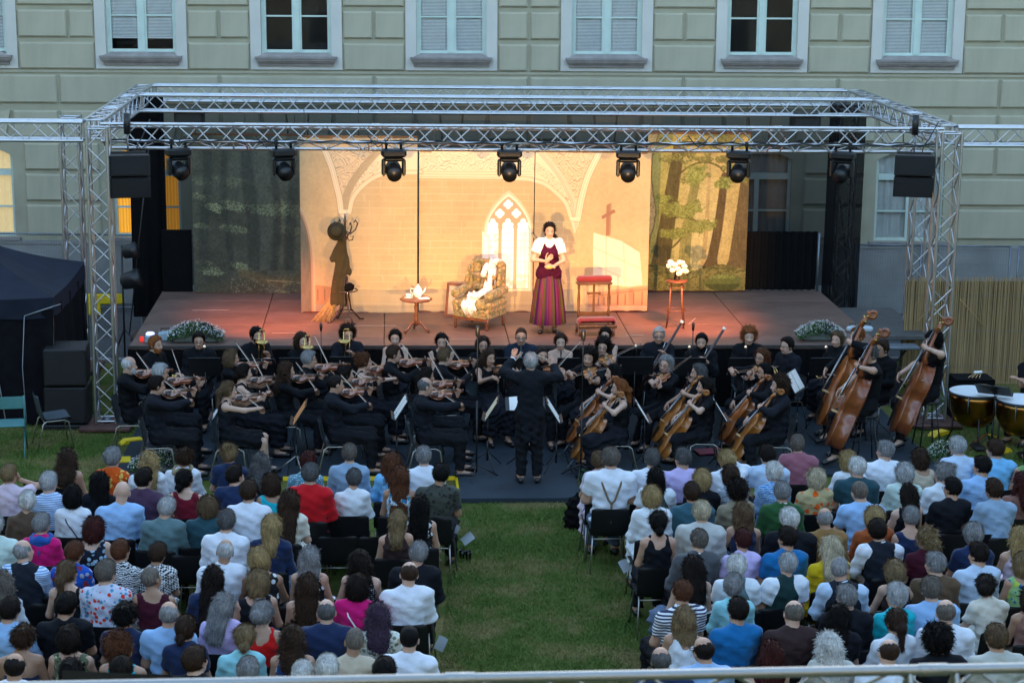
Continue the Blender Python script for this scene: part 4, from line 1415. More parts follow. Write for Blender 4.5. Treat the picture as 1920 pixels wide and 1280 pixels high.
# round table with tea set
p = on_stage(780, 622)
r = empty('pedestal_table', p, label='small round wooden pedestal table carrying the tea set', cat='table')
TWOOD = mat('reddish_table_wood', (.20, .065, .022), .35, var=.35, vscale=10, coat=.3)
MB().lathe([(.10, .50), (.245, .515), (.262, .53), (.262, .545), (.245, .555)], 10).build('table_top', TWOOD, r)
MB().lathe([(.03, .10), (.045, .14), (.028, .18), (.04, .25), (.022, .32), (.034, .40), (.022, .45), (.05, .50)], 12).build('column', TWOOD, r)
for i in range(3):
    a = i * 2 * PI / 3 - .4; c, s = math.cos(a), math.sin(a)
    MB().tube([(c * .02, s * .02, .16), (c * .09, s * .09, .15), (c * .16, s * .16, .07), (c * .23, s * .23, .018)], [.03, .026, .02, .022], 8).build('foot', TWOOD, r)
CHINA = mat('white_china', (.86, .83, .76), .2, var=.03)
tz = SZ + .556
r = empty('teapot', (p[0] + .03, p[1] + .02, tz), label='tall white china teapot on the round table', cat='teapot')
MB().lathe([(.035, 0), (.05, .01), (.075, .07), (.07, .12), (.045, .165), (.035, .175)], 18).build('pot', CHINA, r)
MB().lathe([(.04, .175), (.03, .19), (.010, .20), (.013, .215), (.004, .222)], 14).build('lid', CHINA, r)
MB().tube([(.06, 0, .06), (.10, 0, .10), (.125, 0, .165)], [.018, .013, .009], 8).build('spout', CHINA, r)
MB().tube([(-.06, 0, .14), (-.11, 0, .15), (-.12, 0, .10), (-.07, 0, .05)], .008, 6).build('handle', CHINA, r)
r = empty('teacup', (p[0] - .12, p[1] - .03, tz), label='white teacup on a saucer left of the teapot', cat='cup')
MB().lathe([(.03, 0), (.07, .008), (.075, .014), (.03, .010)], 16).build('saucer', CHINA, r)
MB().lathe([(.02, .012), (.035, .03), (.045, .068), (.042, .068), (.03, .03)], 16).build('cup', CHINA, r)
MB().tube([(.04, 0, .055), (.065, 0, .05), (.06, 0, .03), (.035, 0, .03)], .005, 5).build('handle', CHINA, r)
r = empty('folded_paper', (p[0] + .12, p[1] - .08, tz), label='folded white paper lying on the round table', cat='paper')
MB().bev((0, 0, .008), (.17, .12, .014), .003, rz=.3).build('sheet', WHITEPAPER, r)

# wing armchair
p = on_stage(897, 612)
r = empty('wing_armchair', p, rad(-32), label='floral upholstered wing armchair on short wooden legs', cat='armchair')


def floral_fn(N, L, co):
    v = voro(N, L, co, 11); n = noise(N, L, co, 22, 3)
    a = ramp(N, L, v.outputs['Distance'], [(0, (.50, .38, .22)), (.3, (.40, .22, .10)), (.42, (.18, .155, .07)), (.6, (.30, .25, .13)), (.8, (.15, .14, .07))])
    mx = N.new('ShaderNodeMixRGB'); mx.blend_type = 'MULTIPLY'; mx.inputs[0].default_value = 1
    L.new(a, mx.inputs[1]); L.new(ramp(N, L, n.outputs['Fac'], [(.35, (.6, .62, .5)), (.65, (1.3, 1.25, 1.2))]), mx.inputs[2])
    return mx.outputs[0]


UPH = mat('floral_upholstery', (.3, .22, .09), .9, spec=.2, sheen=.2, fn=floral_fn, bump=.3, bscale=30)
for n_, c_, d_, b_ in (('seat_cushion', (0, .02, .40), (.50, .60, .17), .05), ('seat_frame', (0, .04, .25), (.66, .64, .16), .03)):
    MB().bev(c_, d_, b_).build(n_, UPH, r)
c = SDF(.03)
c.cone((-.21, .30, .50), (-.21, .36, .97), .07, .065); c.cone((.21, .30, .50), (.21, .36, .97), .07, .065); c.cone((0, .31, .45), (0, .36, .98), .10, .085); c.cone((-.2, .36, 1.0), (.2, .36, 1.0), .06, .06)
V, Q = c.mesh(.016); bk = link('backrest', npmesh('backrest', V, Q), r, UPH)
for z in (.62, .80): MB().tube([(-.20, .22, z), (.20, .22, z)], .05, 8).build('back_cushion_roll', UPH, bk)
for s in (-1, 1):
    c = SDF(.03); c.cone((s * .31, -.22, .56), (s * .32, .28, .60), .075, .07); c.cone((s * .31, -.22, .40), (s * .31, .28, .42), .06, .06); c.cone((s * .30, -.22, .32), (s * .30, .28, .32), .05, .05)
    V, Q = c.mesh(.016); link('armrest', npmesh('armrest', V, Q), r, UPH)
    c = SDF(.03); c.cone((s * .29, .28, .66), (s * .28, .32, .98), .065, .06, 1.6, (1, 0, 0)); c.cone((s * .30, .14, .72), (s * .29, .2, .92), .06, .05, 1.6, (1, 0, 0))
    V, Q = c.mesh(.014); link('wing', npmesh('wing', V, Q), r, UPH)
    for y in (-.24, .30):
        MB().lathe([(.018, 0), (.026, .03), (.022, .10), (.03, .18)], 8, c=(s * .29, y, 0)).build('leg', TWOOD, r)
MB().box((0, -.285, .175), (.62, .02, .03)).build('front_rail', TWOOD, r)
# white dress thrown over the back
c = SDF(.03)
c.cone((.08, .30, 1.03), (.18, .36, 1.03), .05, .05, 1.2); c.cone((.12, .24, 1.0), (.10, .14, .62), .05, .075, 2.6, (0, .95, .3)); c.cone((.09, .12, .60), (.02, -.18, .52), .075, .11, 2.8, (0, .25, .95)); c.cone((.02, -.18, .52), (-.03, -.30, .34), .10, .12, 2.6, (0, .9, .4)); c.cone((.15, .36, 1.0), (.2, .45, .72), .05, .07, 2.)
c.fn = lambda G, D: D + .012 * np.sin(G[..., 0] * 62 + 14 * G[..., 2]) + .006 * np.sin(G[..., 0] * 131 - 9 * G[..., 2])
V, Q = c.mesh(.012)
DRESSW = cloth('white_sprigged_cotton', (.80, .75, .70), 'dots', (.55, .40, .38), scale=.45)
dr = empty('white_dress', p, rad(-32), label='white sprigged dress thrown over the wing armchair', cat='dress')
link('skirt', npmesh('skirt', V, Q), dr, DRESSW)
c = SDF(.02); c.cone((.02, .22, .98), (.0, .15, .84), .045, .05, 1.6); V, Q = c.mesh(.012); link('sleeve', npmesh('sleeve', V, Q), dr, DRESSW)
# framed picture leaning behind the chair
p2 = Vector(on_stage(853, 594))
r = empty('leaning_picture_frame', p2, rad(-22), label='framed picture leaning behind the wing armchair', cat='picture frame')
Mt = Matrix.Rotation(rad(-12), 4, 'X')
fm = MB()
for (cx, cz, w_, h_) in ((0, .02, .36, .04), (0, .54, .36, .04), (-.16, .28, .04, .48), (.16, .28, .04, .48)): fm.box(Mt @ Vector((cx, 0, cz)), (w_, .03, h_), M=Mt)
fm.build('frame', TWOOD, r)
MB().box(Mt @ Vector((0, .006, .28)), (.28, .01, .48), M=Mt).build('picture', mat('pale_picture', (.5, .42, .3), .8, var=.3), r)
# broomstick behind the singer
a, b = aty(997, 437, 31.5), aty(1016, 466, 31.3)
MB().tube([a, b, b + (b - a) * 2.2], .014, 6).build('leaning_stick', mat('pale_stick', (.5, .33, .15), .6), label='pale wooden stick leaning on the backdrop behind the singer', cat='stick')

# kneeling desk with red cushions
p = on_stage(1112, 622)
r = empty('kneeling_desk', p, rad(4), label='wooden kneeling desk with red velvet cushions and carved cross', cat='kneeler')
RED = mat('red_velvet', (.19, .006, .006), .85, sheen=.5, var=.2, bump=.3)
KW = mat('walnut', (.13, .05, .018), .35, var=.3, coat=.3)
c = SDF(.02); c.cone((-.235, 0, .865), (.235, 0, .865), .06, .06, .75, (0, 1, 0)); V, Q = c.mesh(.012); link('arm_cushion', npmesh('arm_cushion', V, Q), r, RED)
MB().bev((0, 0, .80), (.58, .16, .035), .01).build('arm_board', KW, r)
c = SDF(.02); c.cone((-.24, -.23, .225), (.26, -.23, .225), .07, .07, .55, (0, 1, 0)); V, Q = c.mesh(.012); link('knee_cushion', npmesh('knee_cushion', V, Q), r, RED)
MB().bev((0.01, -.22, .155), (.62, .30, .055), .01).build('knee_board', KW, r)
for s in (-1, 1):
    MB().lathe([(.022, .20), (.018, .28), (.028, .33), (.016, .38), (.026, .55), (.016, .68), (.024, .73), (.02, .79)], 10, c=(s * .245, 0, 0)).build('post', KW, r)
    for y in (-.34, 0): MB().lathe([(.014, 0), (.026, .03), (.016, .06), (.028, .13)], 8, c=(s * .27, y, 0)).build('foot', KW, r)
MB().box((0, 0, .30), (.5, .025, .06)).build('rail', KW, r)
m = MB(); m.box((0, .0, .56), (.035, .022, .46)); m.box((0, 0, .635), (.17, .0225, .035))
for s in (-1, 1): m.lathe([(.001, -.014), (.024, -.013), (.024, .013), (.001, .014)], 8, c=(s * .09, 0, .635), M=Matrix.Rotation(rad(90), 4, 'X'))
m.build('carved_cross', KW, r)
m = MB()
for i in range(16): m.lathe([(.008, 0), (.004, .006)], 6, c=(-.26 + i * .0347, -.083, .805), M=Matrix.Rotation(rad(90), 4, 'X')); m.lathe([(.008, 0), (.004, .006)], 6, c=(-.27 + i * .0367, -.372, .165), M=Matrix.Rotation(rad(90), 4, 'X'))
m.build('brass_nails', BRASS, r, kind='stuff')

# tall stool with flowers
p = on_stage(1266, 612)
r = empty('bar_stool', p, label='tall round bentwood stool carrying the white bouquet', cat='stool')
MB().lathe([(.15, .735), (.175, .745), (.18, .765), (.165, .775)], 20).build('seat', KW, r)
for i in range(4):
    a = i * PI / 2 + .6; c, s = math.cos(a), math.sin(a)
    MB().tube([(c * .12, s * .12, .74), (c * .14, s * .14, .4), (c * .20, s * .20, .0)], .014, 7).build('leg', KW, r)
for z, q in ((.66, .13), (.28, .158)): MB().tube([(q * math.cos(t * PI / 9), q * math.sin(t * PI / 9), z) for t in range(18)], .010, 6, close=True).build('ring', KW, r)
r = empty('flower_vase', (p[0], p[1], SZ + .776), label='white rose bouquet in a glass vase on the tall stool', cat='bouquet')
MB().lathe([(.03, 0), (.05, .01), (.045, .08), (.05, .14), (.044, .14), (.04, .02)], 14).build('vase', GLASS, r)
PET = mat('white_petals', (.80, .74, .62), .7, var=.08, vscale=30)
LEAF = mat('leaf_green', (.04, .09, .02), .6, var=.3, vscale=12)
for i, (x, y, z) in enumerate(((-.13, 0, .23), (-.05, -.06, .26), (.04, -.02, .29), (.12, 0, .22), (.0, -.08, .20), (-.08, -.07, .17), (.07, -.08, .16), (.09, .05, .27), (-.1, .06, .28), (.02, -.1, .12), (.14, -.05, .15))):
    c = SDF(.01); c.ell((x, y, z), (.045, .045, .038))
    c.fn = lambda G, D, x=x, y=y, z=z: D + .008 * np.sin(np.arctan2(G[..., 1] - y, G[..., 0] - x) * 5 + (G[..., 2] - z) * 120)
    V, Q = c.mesh(.009); link('blossom', npmesh('blossom', V, Q), r, PET)
    MB().tube([(0, 0, .06), (x * .5, y * .5, z * .6), (x, y, z - .02)], .004, 4).build('stem', LEAF, r)
m = MB()
for i in range(40):
    a, q, z = random.uniform(0, 6.3), random.uniform(.02, .12), random.uniform(.1, .26); d = Vector((math.cos(a), math.sin(a), random.uniform(-.3, .5)))
    o = d * q; o.z = z; s_ = Vector((-d.y, d.x, 0)) * .014
    m.add([o - d * .03, o + s_, o + d * .035, o - s_], [(0, 1, 2, 3)])
m.build('leaves', LEAF, r, kind='stuff')

# microphones on the stage edge
for px, lab in ((604, 'slim black microphone stand at the stage edge below the twig broom'), (1291, 'slim black microphone stand at the stage edge below the bar stool')):
    q = at(px, 648, .62) * 0 + np.array([at(px, 640, SZ)[0], SY0 - .10, 0])
    r = empty('microphone_stand', q, label=lab, cat='microphone')
    MB().tube([(0, 0, .02), (0, 0, 1.28)], .008, 6).build('pole', BLACKMETAL, r)
    MB().lathe([(.11, 0), (.11, .015), (.03, .03)], 14).build('base', BLACKMETAL, r)
    MB().lathe([(.012, 1.26), (.02, 1.29), (.025, 1.36), (.012, 1.39)], 10).build('microphone', BLACKMETAL, r)


# flower boxes
def flower_box(name, p, w, d, h, n, lab, seed):
    rr = np.random.default_rng(seed)
    r = empty(name, p, label=lab, cat='flowers')
    MB().bev((0, 0, .07), (w * .82, d * .7, .14), .03).build('planter', mat('planter_grey', (.11, .12, .10), .8, var=.2), r)

    def cloud(k, sz, lo, hi, spread=1.):
        x, y = (rr.random(k) * 2 - 1), (rr.random(k) * 2 - 1)
        ok = np.clip(1 - x * x * .75 - y * y * .5, .05, 1)
        z = lo + (hi - lo) * ok * (.25 + .75 * rr.random(k) ** .6)
        c = np.stack([x * w / 2 * spread, y * d / 2 * spread, z], 1)
        a, b = rr.normal(size=(k, 3)), rr.normal(size=(k, 3))
        a /= np.linalg.norm(a, axis=1)[:, None]; b -= (b * a).sum(1)[:, None] * a; b /= np.linalg.norm(b, axis=1)[:, None]
        s = (sz * (.6 + .8 * rr.random(k)))[:, None]
        V = np.stack([c - a * s, c + b * s * .6, c + a * s, c - b * s * .6], 1).reshape(-1, 3)
        return V, np.arange(4 * k).reshape(-1, 4), x
    V, Q, x = cloud(n, .022, .05, h)
    link('foliage', npmesh('foliage', V, Q, False), r, LEAF, None)['kind'] = 'stuff'
    V, Q, x = cloud(int(n * .75), .009, h * .35, h * 1.12, 1.05)
    link('white_blossoms', npmesh('white_blossoms', V, Q, False), r, mat('small_white_blossom', (.72, .74, .72), .7, var=.05))['kind'] = 'stuff'
    V, Q, x = cloud(int(n * .5), .02, h * .2, h)
    V = V.reshape(-1, 4, 3)[(x > .15) & (x < .95)].reshape(-1, 3)
    link('purple_blossoms', npmesh('purple_blossoms', V, np.arange(len(V)).reshape(-1, 4), False), r, mat('dark_purple_blossom', (.035, .012, .045), .7, var=.3))['kind'] = 'stuff'
    return r


flower_box('flower_planter', on_stage(368, 640), .85, .34, .32, 1500, 'white and purple flower planter at the left front corner of the stage', 1)
flower_box('flower_planter', on_stage(1537, 637), .75, .34, .30, 1500, 'white and purple flower planter at the right front corner of the stage', 2)
flower_box('flower_planter', tuple(at(1765, 868, 0)), .45, .25, .32, 900, 'low white flowers on the lawn behind the front row at the right', 3)
flower_box('flower_planter', tuple(at(300, 885, 0)), .8, .3, .30, 1200, 'low white flowers on the lawn behind the front row at the left', 4)

# boxes at the stage corners
BLUEB = mat('pale_blue_box', (.30, .40, .45), .5, var=.1)
p = on_stage(282, 642)
r = empty('battery_box', p, label='pale blue battery box with glowing lid at the left stage corner', cat='box')
MB().bev((0, 0, .06), (.16, .16, .12), .02).build('case', BLUEB, r)
MB().bev((0, 0, .14), (.13, .12, .05), .02).build('lid', mat('glowing_lid', (.5, .55, .9), .4, emit=(.45, .5, 1, .25)), r)
p = on_stage(312, 638)
r = empty('transport_case', p, label='pale blue case with black handle beside the battery box', cat='box')
MB().bev((0, 0, .07), (.24, .15, .14), .02).build('case', BLUEB, r)
MB().tube([(-.08, 0, .14), (-.08, 0, .19), (.08, 0, .19), (.08, 0, .14)], .01, 6).build('handle', BLACKPLASTIC, r)
MB().bev((*on_stage(266, 640)[:2], SZ + .04), (.06, .06, .08), .01).build('signal_light', mat('red_led_box', (.05, .01, .01), .4, emit=(1, .05, .03, .12)), label='small red signal light at the left stage corner', cat='light')
for px, lab in ((1598, 'white canister beside the right flower planter'), (1625, 'white canister at the right end of the stage')):
    q = on_stage(px, 622); r = empty('white_canister', q, label=lab, cat='canister', group='white canisters')
    MB().bev((0, 0, .05), (.19, .12, .10), .03).build('body', mat('white_canister_plastic', (.45, .52, .56), .5), r); MB().tube([(-.05, 0, .1), (-.05, 0, .14), (.05, 0, .14), (.05, 0, .1)], .008, 5).build('handle', BLACKPLASTIC, r)
# ------------------------------------------------------------------ people: bodies, clothes, hair (all grown from one skeleton)
def rotm(yaw=0., pitch=0., roll=0.):
    return np.array((Matrix.Rotation(yaw, 3, 'Z') @ Matrix.Rotation(pitch, 3, 'X') @ Matrix.Rotation(roll, 3, 'Y')))


def skeleton(sex='m', kind='sit', **ov):
    """joint places in metres, facing +Y, origin on the floor under the seat"""
    m = sex == 'm'
    sw = .168 if m else .148
    J = dict(pel=(0, 0, .555), waist=(0, -.045, .74), chest=(0, -.055, .95), neckb=(0, -.045, 1.085), head=(0, .0, 1.245),
             shL=(-sw, -.05, 1.035), shR=(sw, -.05, 1.035), elL=(-sw - .052, .03, .77), elR=(sw + .052, .03, .77), wrL=(-.12, .25, .68), wrR=(.12, .25, .68),
             hipL=(-.085, .03, .54), hipR=(.085, .03, .54), knL=(-.11, .47, .52), knR=(.11, .47, .52), anL=(-.12, .46, .10), anR=(.12, .46, .10), toL=(-.14, .62, .045), toR=(.14, .62, .045))
    if kind == 'stand':
        up = .41
        for k in ('pel', 'waist', 'chest', 'neckb', 'head', 'shL', 'shR', 'elL', 'elR', 'wrL', 'wrR'):
            x, y, z = J[k]; J[k] = (x, y * .5, z + up)
        J.update(hipL=(-.09, 0, .93), hipR=(.09, 0, .93), knL=(-.10, .03, .51), knR=(.10, .03, .51), anL=(-.11, 0, .09), anR=(.11, 0, .09), toL=(-.14, .15, .035), toR=(.14, .15, .035))
    if kind == 'perch':
        up = .27
        for k in ('pel', 'waist', 'chest', 'neckb', 'head', 'shL', 'shR', 'elL', 'elR', 'wrL', 'wrR'):
            x, y, z = J[k]; J[k] = (x, y, z + up)
        J.update(hipL=(-.10, .03, .80), hipR=(.10, .03, .80), knL=(-.19, .42, .62), knR=(.19, .40, .60), anL=(-.20, .48, .16), anR=(.17, .30, .12), toL=(-.24, .62, .06), toR=(.22, .44, .05))
    J['hy'], J['hp'], J['hr'] = 0., 0., 0.
    J['handL'] = J['handR'] = None                     # (direction, palm normal, curl)
    J.update(ov)
    for k, v in J.items():
        if isinstance(v, tuple) and k not in ('handL', 'handR'): J[k] = np.array(v, float)
    J['sex'] = sex; J['kind'] = kind
    return J


def limbs(J):
    m = J['sex'] == 'm'
    side = nrm(J['shR'] - J['shL']); ax = nrm(J['chest'] - J['waist']); fr = np.cross(ax, side) * -1
    if fr[1] < 0 and J['kind'] != 'x': fr = fr
    fr = nrm(np.cross(ax, side))
    w = 1.0 if m else .9
    HR = rotm(J['hy'], J['hp'], J['hr'])
    L = {}
    L['pelvis'] = ((J['pel'] - side * .065, J['pel'] + side * .065, .125, .125), dict(flat=1.1, n=fr))
    L['belly'] = ((J['pel'] + ax * .02, J['waist'], .150 * w, .142 * w), dict(flat=1.3, n=fr))
    L['chest'] = ((J['waist'], J['chest'], .142 * w, .162 * w), dict(flat=1.38, n=fr))
    L['upper'] = ((J['shL'] * .62 + J['shR'] * .38 - ax * .03, J['shR'] * .62 + J['shL'] * .38 - ax * .03, .092 * w, .092 * w), dict(flat=1.15, n=fr))
    for s in 'LR':
        L['trap' + s] = ((J['neckb'] + ax * .01, J['sh' + s] + ax * .005, .052, .056 if m else .048), {})
        L['uarm' + s] = ((J['sh' + s], J['el' + s], .056 if m else .046, .044 if m else .037), {})
        L['farm' + s] = ((J['el' + s], J['wr' + s], .043 if m else .036, .029 if m else .025), {})
        L['thigh' + s] = ((J['hip' + s], J['kn' + s], .085, .060), {})
        L['shin' + s] = ((J['kn' + s], J['an' + s], .058, .038), {})
        L['foot' + s] = ((J['an' + s] + np.array([0, 0, -.03]), J['to' + s], .038, .032), {})
    nb = J['head'] + HR @ np.array([0, -.03, -.065])
    L['neck'] = ((J['neckb'], nb, .056 if m else .047, .052 if m else .045), {})
    return L, HR, fr, ax, side


def hand_mesh(wr, d, n, curl, side):
    """palm and five separate bent fingers; d = pointing direction, n = palm normal, side = +1 right hand"""
    d = nrm(d); n = nrm(np.asarray(n) - d * np.dot(n, d)); t = np.cross(d, n) * side      # t towards the thumb
    V, Q = [], []

    def tube(P, R, k=5, sq=1.):
        o = len(V)
        for i, (p, r) in enumerate(zip(P, R)):
            tg = nrm(P[min(i + 1, len(P) - 1)] - P[max(i - 1, 0)])
            a = nrm(t - tg * np.dot(t, tg)); b = np.cross(tg, a)
            for j in range(k):
                q = 2 * PI * j / k
                V.append(p + a * math.cos(q) * r * sq + b * math.sin(q) * r)
        for i in range(len(P) - 1):
            for j in range(k):
                Q.append((o + i * k + j, o + i * k + (j + 1) % k, o + i * k + k + (j + 1) % k, o + i * k + k + j))
    tube([wr - d * .02, wr + d * .02, wr + d * .05, wr + d * .088, wr + d * .094], [.022, .020, .019, .015, .004], 8, 1.95)
    for i, (o, ln) in enumerate(((.031, .070), (.011, .078), (-.010, .072), (-.030, .056))):
        P = [wr + d * .075 + t * o]
        an = 0.
        for sgm, f in enumerate((.45, .32, .23)):
            an += curl * (.6 if sgm == 0 else .8)
            P.append(P[-1] + (d * math.cos(an) + n * math.sin(an)) * ln * f)
        tube(P + [P[-1] + (P[-1] - P[-2]) * .12], [.0105, .0095, .0085, .007, .001])
    b = wr + d * .025 + t * .03
    P = [b, b + (d * .55 + t * .75 + n * .2) * .034, b + (d * 1.15 + t * 1.0 + n * (.3 + .3 * curl)) * .047, b + (d * 1.7 + t * .95 + n * (.4 + .5 * curl)) * .05]
    tube(P + [P[-1] + (P[-1] - P[-2]) * .1], [.014, .0125, .010, .0075, .001])
    return np.array(V), np.array(Q)


BODY, GARM = {}, {}
HS = 1.0                                              # head size


def body(key, J):
    if key in BODY: return BODY[key]
    L, HR, fr, ax, side = limbs(J)
    S = SDF(.035)
    for n, (a, kw) in L.items(): S.cone(*a, **kw)
    H = J['head']
    hp = lambda x, y, z: H + HR @ (np.array([x, y, z]) * HS)
    E = lambda *r: tuple(v * HS for v in r)
    S.ell(hp(0, -.012, .027), E(.075, .096, .096), HR, k=.02); S.ell(hp(0, .026, -.03), E(.061, .068, .085), HR, k=.03); S.ell(hp(0, .045, -.078), E(.040, .042, .036), HR, k=.03)
    S.cone(hp(0, .088, .004), hp(0, .106, -.030), .008, .0125, k=.012)
    for s in (-1, 1):
        S.ell(hp(s * .077, -.008, -.012), E(.011, .021, .033), HR, k=.008)
        S.ell(hp(s * .030, .080, -.028), E(.022, .016, .016), HR, k=.03)
    if J['sex'] == 'f':
        for s in (-1, 1): S.ell(J['chest'] + fr * .075 + side * s * .072 - ax * .055, (.065, .065, .068), k=.04)
    V, Q = S.mesh(.021, (H - .135, H + .135), .0095)
    l = (V - H) @ HR / HS
    T = np.ones((len(V), 3))
    near = (np.linalg.norm(l, axis=1) < .16) & (l[:, 1] > .045)
    ex = np.abs(np.abs(l[:, 0]) - .031)
    eye = near & (np.hypot(ex * .8, l[:, 2] - .006) < .0105)
    T[near & (np.hypot(ex * .7, l[:, 2] - .004) < .020)] *= .88
    T[eye] = (.38, .34, .33)
    T[near & (np.abs(l[:, 2] - .031) < .0065) & (ex < .02)] *= (.45, .4, .38)
    T[near & (np.abs(l[:, 2] + .060) < .009) & (np.abs(l[:, 0]) < .025)] *= (.82, .52, .52)
    T[near & (l[:, 2] < -.02) & (l[:, 2] > -.045) & (np.abs(np.abs(l[:, 0]) - .045) < .018)] *= (1.04, .90, .88)
    Vs, Qs, Ts = [V], [Q], [T]
    n = len(V)
    for s, sg in (('L', -1), ('R', 1)):
        d, nn, cu = J['hand' + s] or (nrm(J['wr' + s] - J['el' + s]), (0, -.2, -1), .45)
        hv, hq = hand_mesh(J['wr' + s], d, nn, cu, sg)
        Vs.append(hv); Qs.append(hq + n); Ts.append(np.ones((len(hv), 3)) * (1.02, .95, .93)); n += len(hv)
    m = npmesh('person', np.concatenate(Vs), np.concatenate(Qs), True, np.concatenate(Ts))
    BODY[key] = (m, J)
    return BODY[key]


def wrinkle(amp):
    def f(G, D):
        x, y, z = G[..., 0], G[..., 1], G[..., 2]
        a = np.abs(np.sin(30 * z + 5 * np.sin(7 * x + 1) + 6 * np.abs(x) * 3 + 5 * y)) - .6
        b = np.abs(np.sin(19 * z - 21 * x + 3 * np.sin(11 * y))) - .6
        low = 1 + 1.2 * np.clip((.95 - z) / .35, 0, 1)
        return D + amp * low * (a * 1.1 + b * .9 + np.sin(23 * x + 31 * y + 5 * np.sin(13 * z)) * .35)
    return f


def garment(key, J, g):
    """g: shirt_long shirt_short blouse tank strapless jacket vest trousers skirt longskirt shoes collar scoop_..."""
    kk = (key, g)
    if kk in GARM: return GARM[kk]
    L, HR, fr, ax, side = limbs(J)
    up = np.array([0, 0, 1.])
    off = dict(jacket=.020, vest=.018, tailcoat=.02, bodice=.024).get(g, .012)
    S = SDF(.04)
    h, amp = .015, .0062

    def add(n, extra=0., frac=1., cut=False, **ov):
        (a, b, ra, rb), kw = L[n]
        b2 = a + (b - a) * frac
        kw = dict(kw, **ov)
        S.cone(a, b2, ra + off + extra, ra + (rb - ra) * frac + off + extra, cut=cut, **kw)
    bust = lambda e=0.: [S.ell(J['chest'] + fr * .077 + side * s * .072 - ax * .055, (.068 + off + e,) * 3, k=.05) for s in (-1, 1)] if J['sex'] == 'f' else None
    fn0 = wrinkle(amp)
    fn = fn0
    if g in ('shirt_long', 'shirt_short', 'jacket', 'blouse', 'tailcoat', 'puff'):
        for n in ('pelvis', 'belly', 'chest', 'upper', 'trapL', 'trapR'): add(n)
        bust()
        for s in 'LR':
            if g == 'shirt_short': add('uarm' + s, .008, .68, True)
            elif g == 'puff': add('uarm' + s, .040, .62, True)
            else:
                add('uarm' + s, .006 if g != 'jacket' else .010); add('farm' + s, .008 if g != 'blouse' else .014, .86 if g == 'blouse' else .93, True)
        if g != 'blouse': amp = .0045
        zc = J['pel'][2] - (.06 if J['kind'] == 'sit' else .10)
        arm = [J['wr' + s] for s in 'LR']

        yk = J['shL'][2] * .5 + J['shR'][2] * .5 - .075

        def fn(G, D):
            D = fn0(G, D)
            if g[:5] == 'shirt': D = D + np.where((np.abs(G[..., 2] - yk) < .008) & (G[..., 1] < -.06) & (np.abs(G[..., 0]) < .17), .006, 0) - np.where((G[..., 2] > yk) & (G[..., 1] < -.06), .0025, 0)
            keep = np.ones(D.shape, bool)
            for w_ in arm: keep &= np.linalg.norm(G - w_, axis=-1) > .2
            return np.where(keep, np.maximum(D, zc - G[..., 2]), D)
        if g == 'tailcoat':
            for s in (-1, 1): S.cone(J['pel'] + side * s * .07 - fr * .10, J['pel'] + side * s * .055 - fr * .11 - up * .40, .075, .045, 2.6, fr, True)
            fn = fn0
    elif g in ('tank', 'strapless', 'vest', 'scoop', 'bodice'):
        for n in ('pelvis', 'belly', 'chest'): add(n)
        bust()
        if g != 'strapless': add('upper', -.004)
        if g in ('vest', 'scoop'):
            add('trapL', -.002, .8); add('trapR', -.002, .8)
        if g in ('tank', 'bodice'):
            for s in 'LR':
                a = J['neckb'] * .45 + J['sh' + s] * .55
                S.cone(a + fr * .07 - ax * .08, a + ax * .035, .026, .026); S.cone(a + ax * .035, a - fr * .085 - ax * .09, .026, .028)
        if g in ('scoop',): S.ell(J['neckb'] + ax * .03 - fr * .02, (.092, .12, .10), sub=True)
        if g in ('tank', 'bodice'): S.ell(J['neckb'] + ax * .005 + fr * (.04 if g == 'bodice' else -.03), (.078, .15, .115), sub=True)
        if g == 'strapless':
            cz = J['chest'][2] - .03

            def fn(G, D): return np.maximum(fn0(G, D), G[..., 2] - cz)
    elif g == 'collar':
        h = .0105
        a = J['neckb'] + ax * .0
        S.cone(a, a + (L['neck'][0][1] - L['neck'][0][0]) * .52 + up * .012, .075, .066, cut=True)
        fn = wrinkle(.001)
    elif g == 'scarf':
        a = J['neckb']
        for q in range(10):
            t0, t1 = q * 2 * PI / 10, (q + 1) * 2 * PI / 10
            S.cone(a + side * .10 * math.cos(t0) + fr * .09 * math.sin(t0) + up * (.01 + .012 * math.sin(3 * t0)), a + side * .10 * math.cos(t1) + fr * .09 * math.sin(t1) + up * (.01 + .012 * math.sin(3 * t1)), .032, .032)
        S.cone(a - fr * .06, a - fr * .13 - ax * .12, .06, .02, 2., fr)
        fn = wrinkle(.005)
    elif g == 'trousers':
        off = .012
        add('pelvis')
        S.cone(J['pel'] - up * .0, J['pel'] + ax * .10, .15 * (1 if J['sex'] == 'm' else .9) + off, .148 * (1 if J['sex'] == 'm' else .9) + off, flat=1.3, n=fr, cut=True)
        for s in 'LR': add('thigh' + s, .010); add('shin' + s, .016, .97, True)
        fn = wrinkle(.005)
    elif g in ('skirt', 'longskirt'):
        add('pelvis', .01)
        S.cone(J['pel'], J['pel'] + ax * .10, .15 * .95, .14 * .95, flat=1.3, n=fr, cut=True)
        S.k = .11
        for s in 'LR':
            add('thigh' + s, .03, .97, g == 'skirt')
            if g == 'longskirt': add('shin' + s, .055, .88, True)
        fn = wrinkle(.007)
    elif g[:4] == 'shoe':
        for s in g[-1]: S.cone(J['an' + s] + np.array([0, -.035, -.055]), J['to' + s] + np.array([0, .02, -.004]), .043, .036)
        zf = J['to' + g[-1]][2] - .045

        def fn(G, D): return np.maximum(D, zf - G[..., 2])
    S.fn = fn
    V, Q = S.mesh(h)
    GARM[kk] = npmesh(g.split('_')[0], V, Q)
    return GARM[kk]


# hair, in head coordinates
HAIR = {}


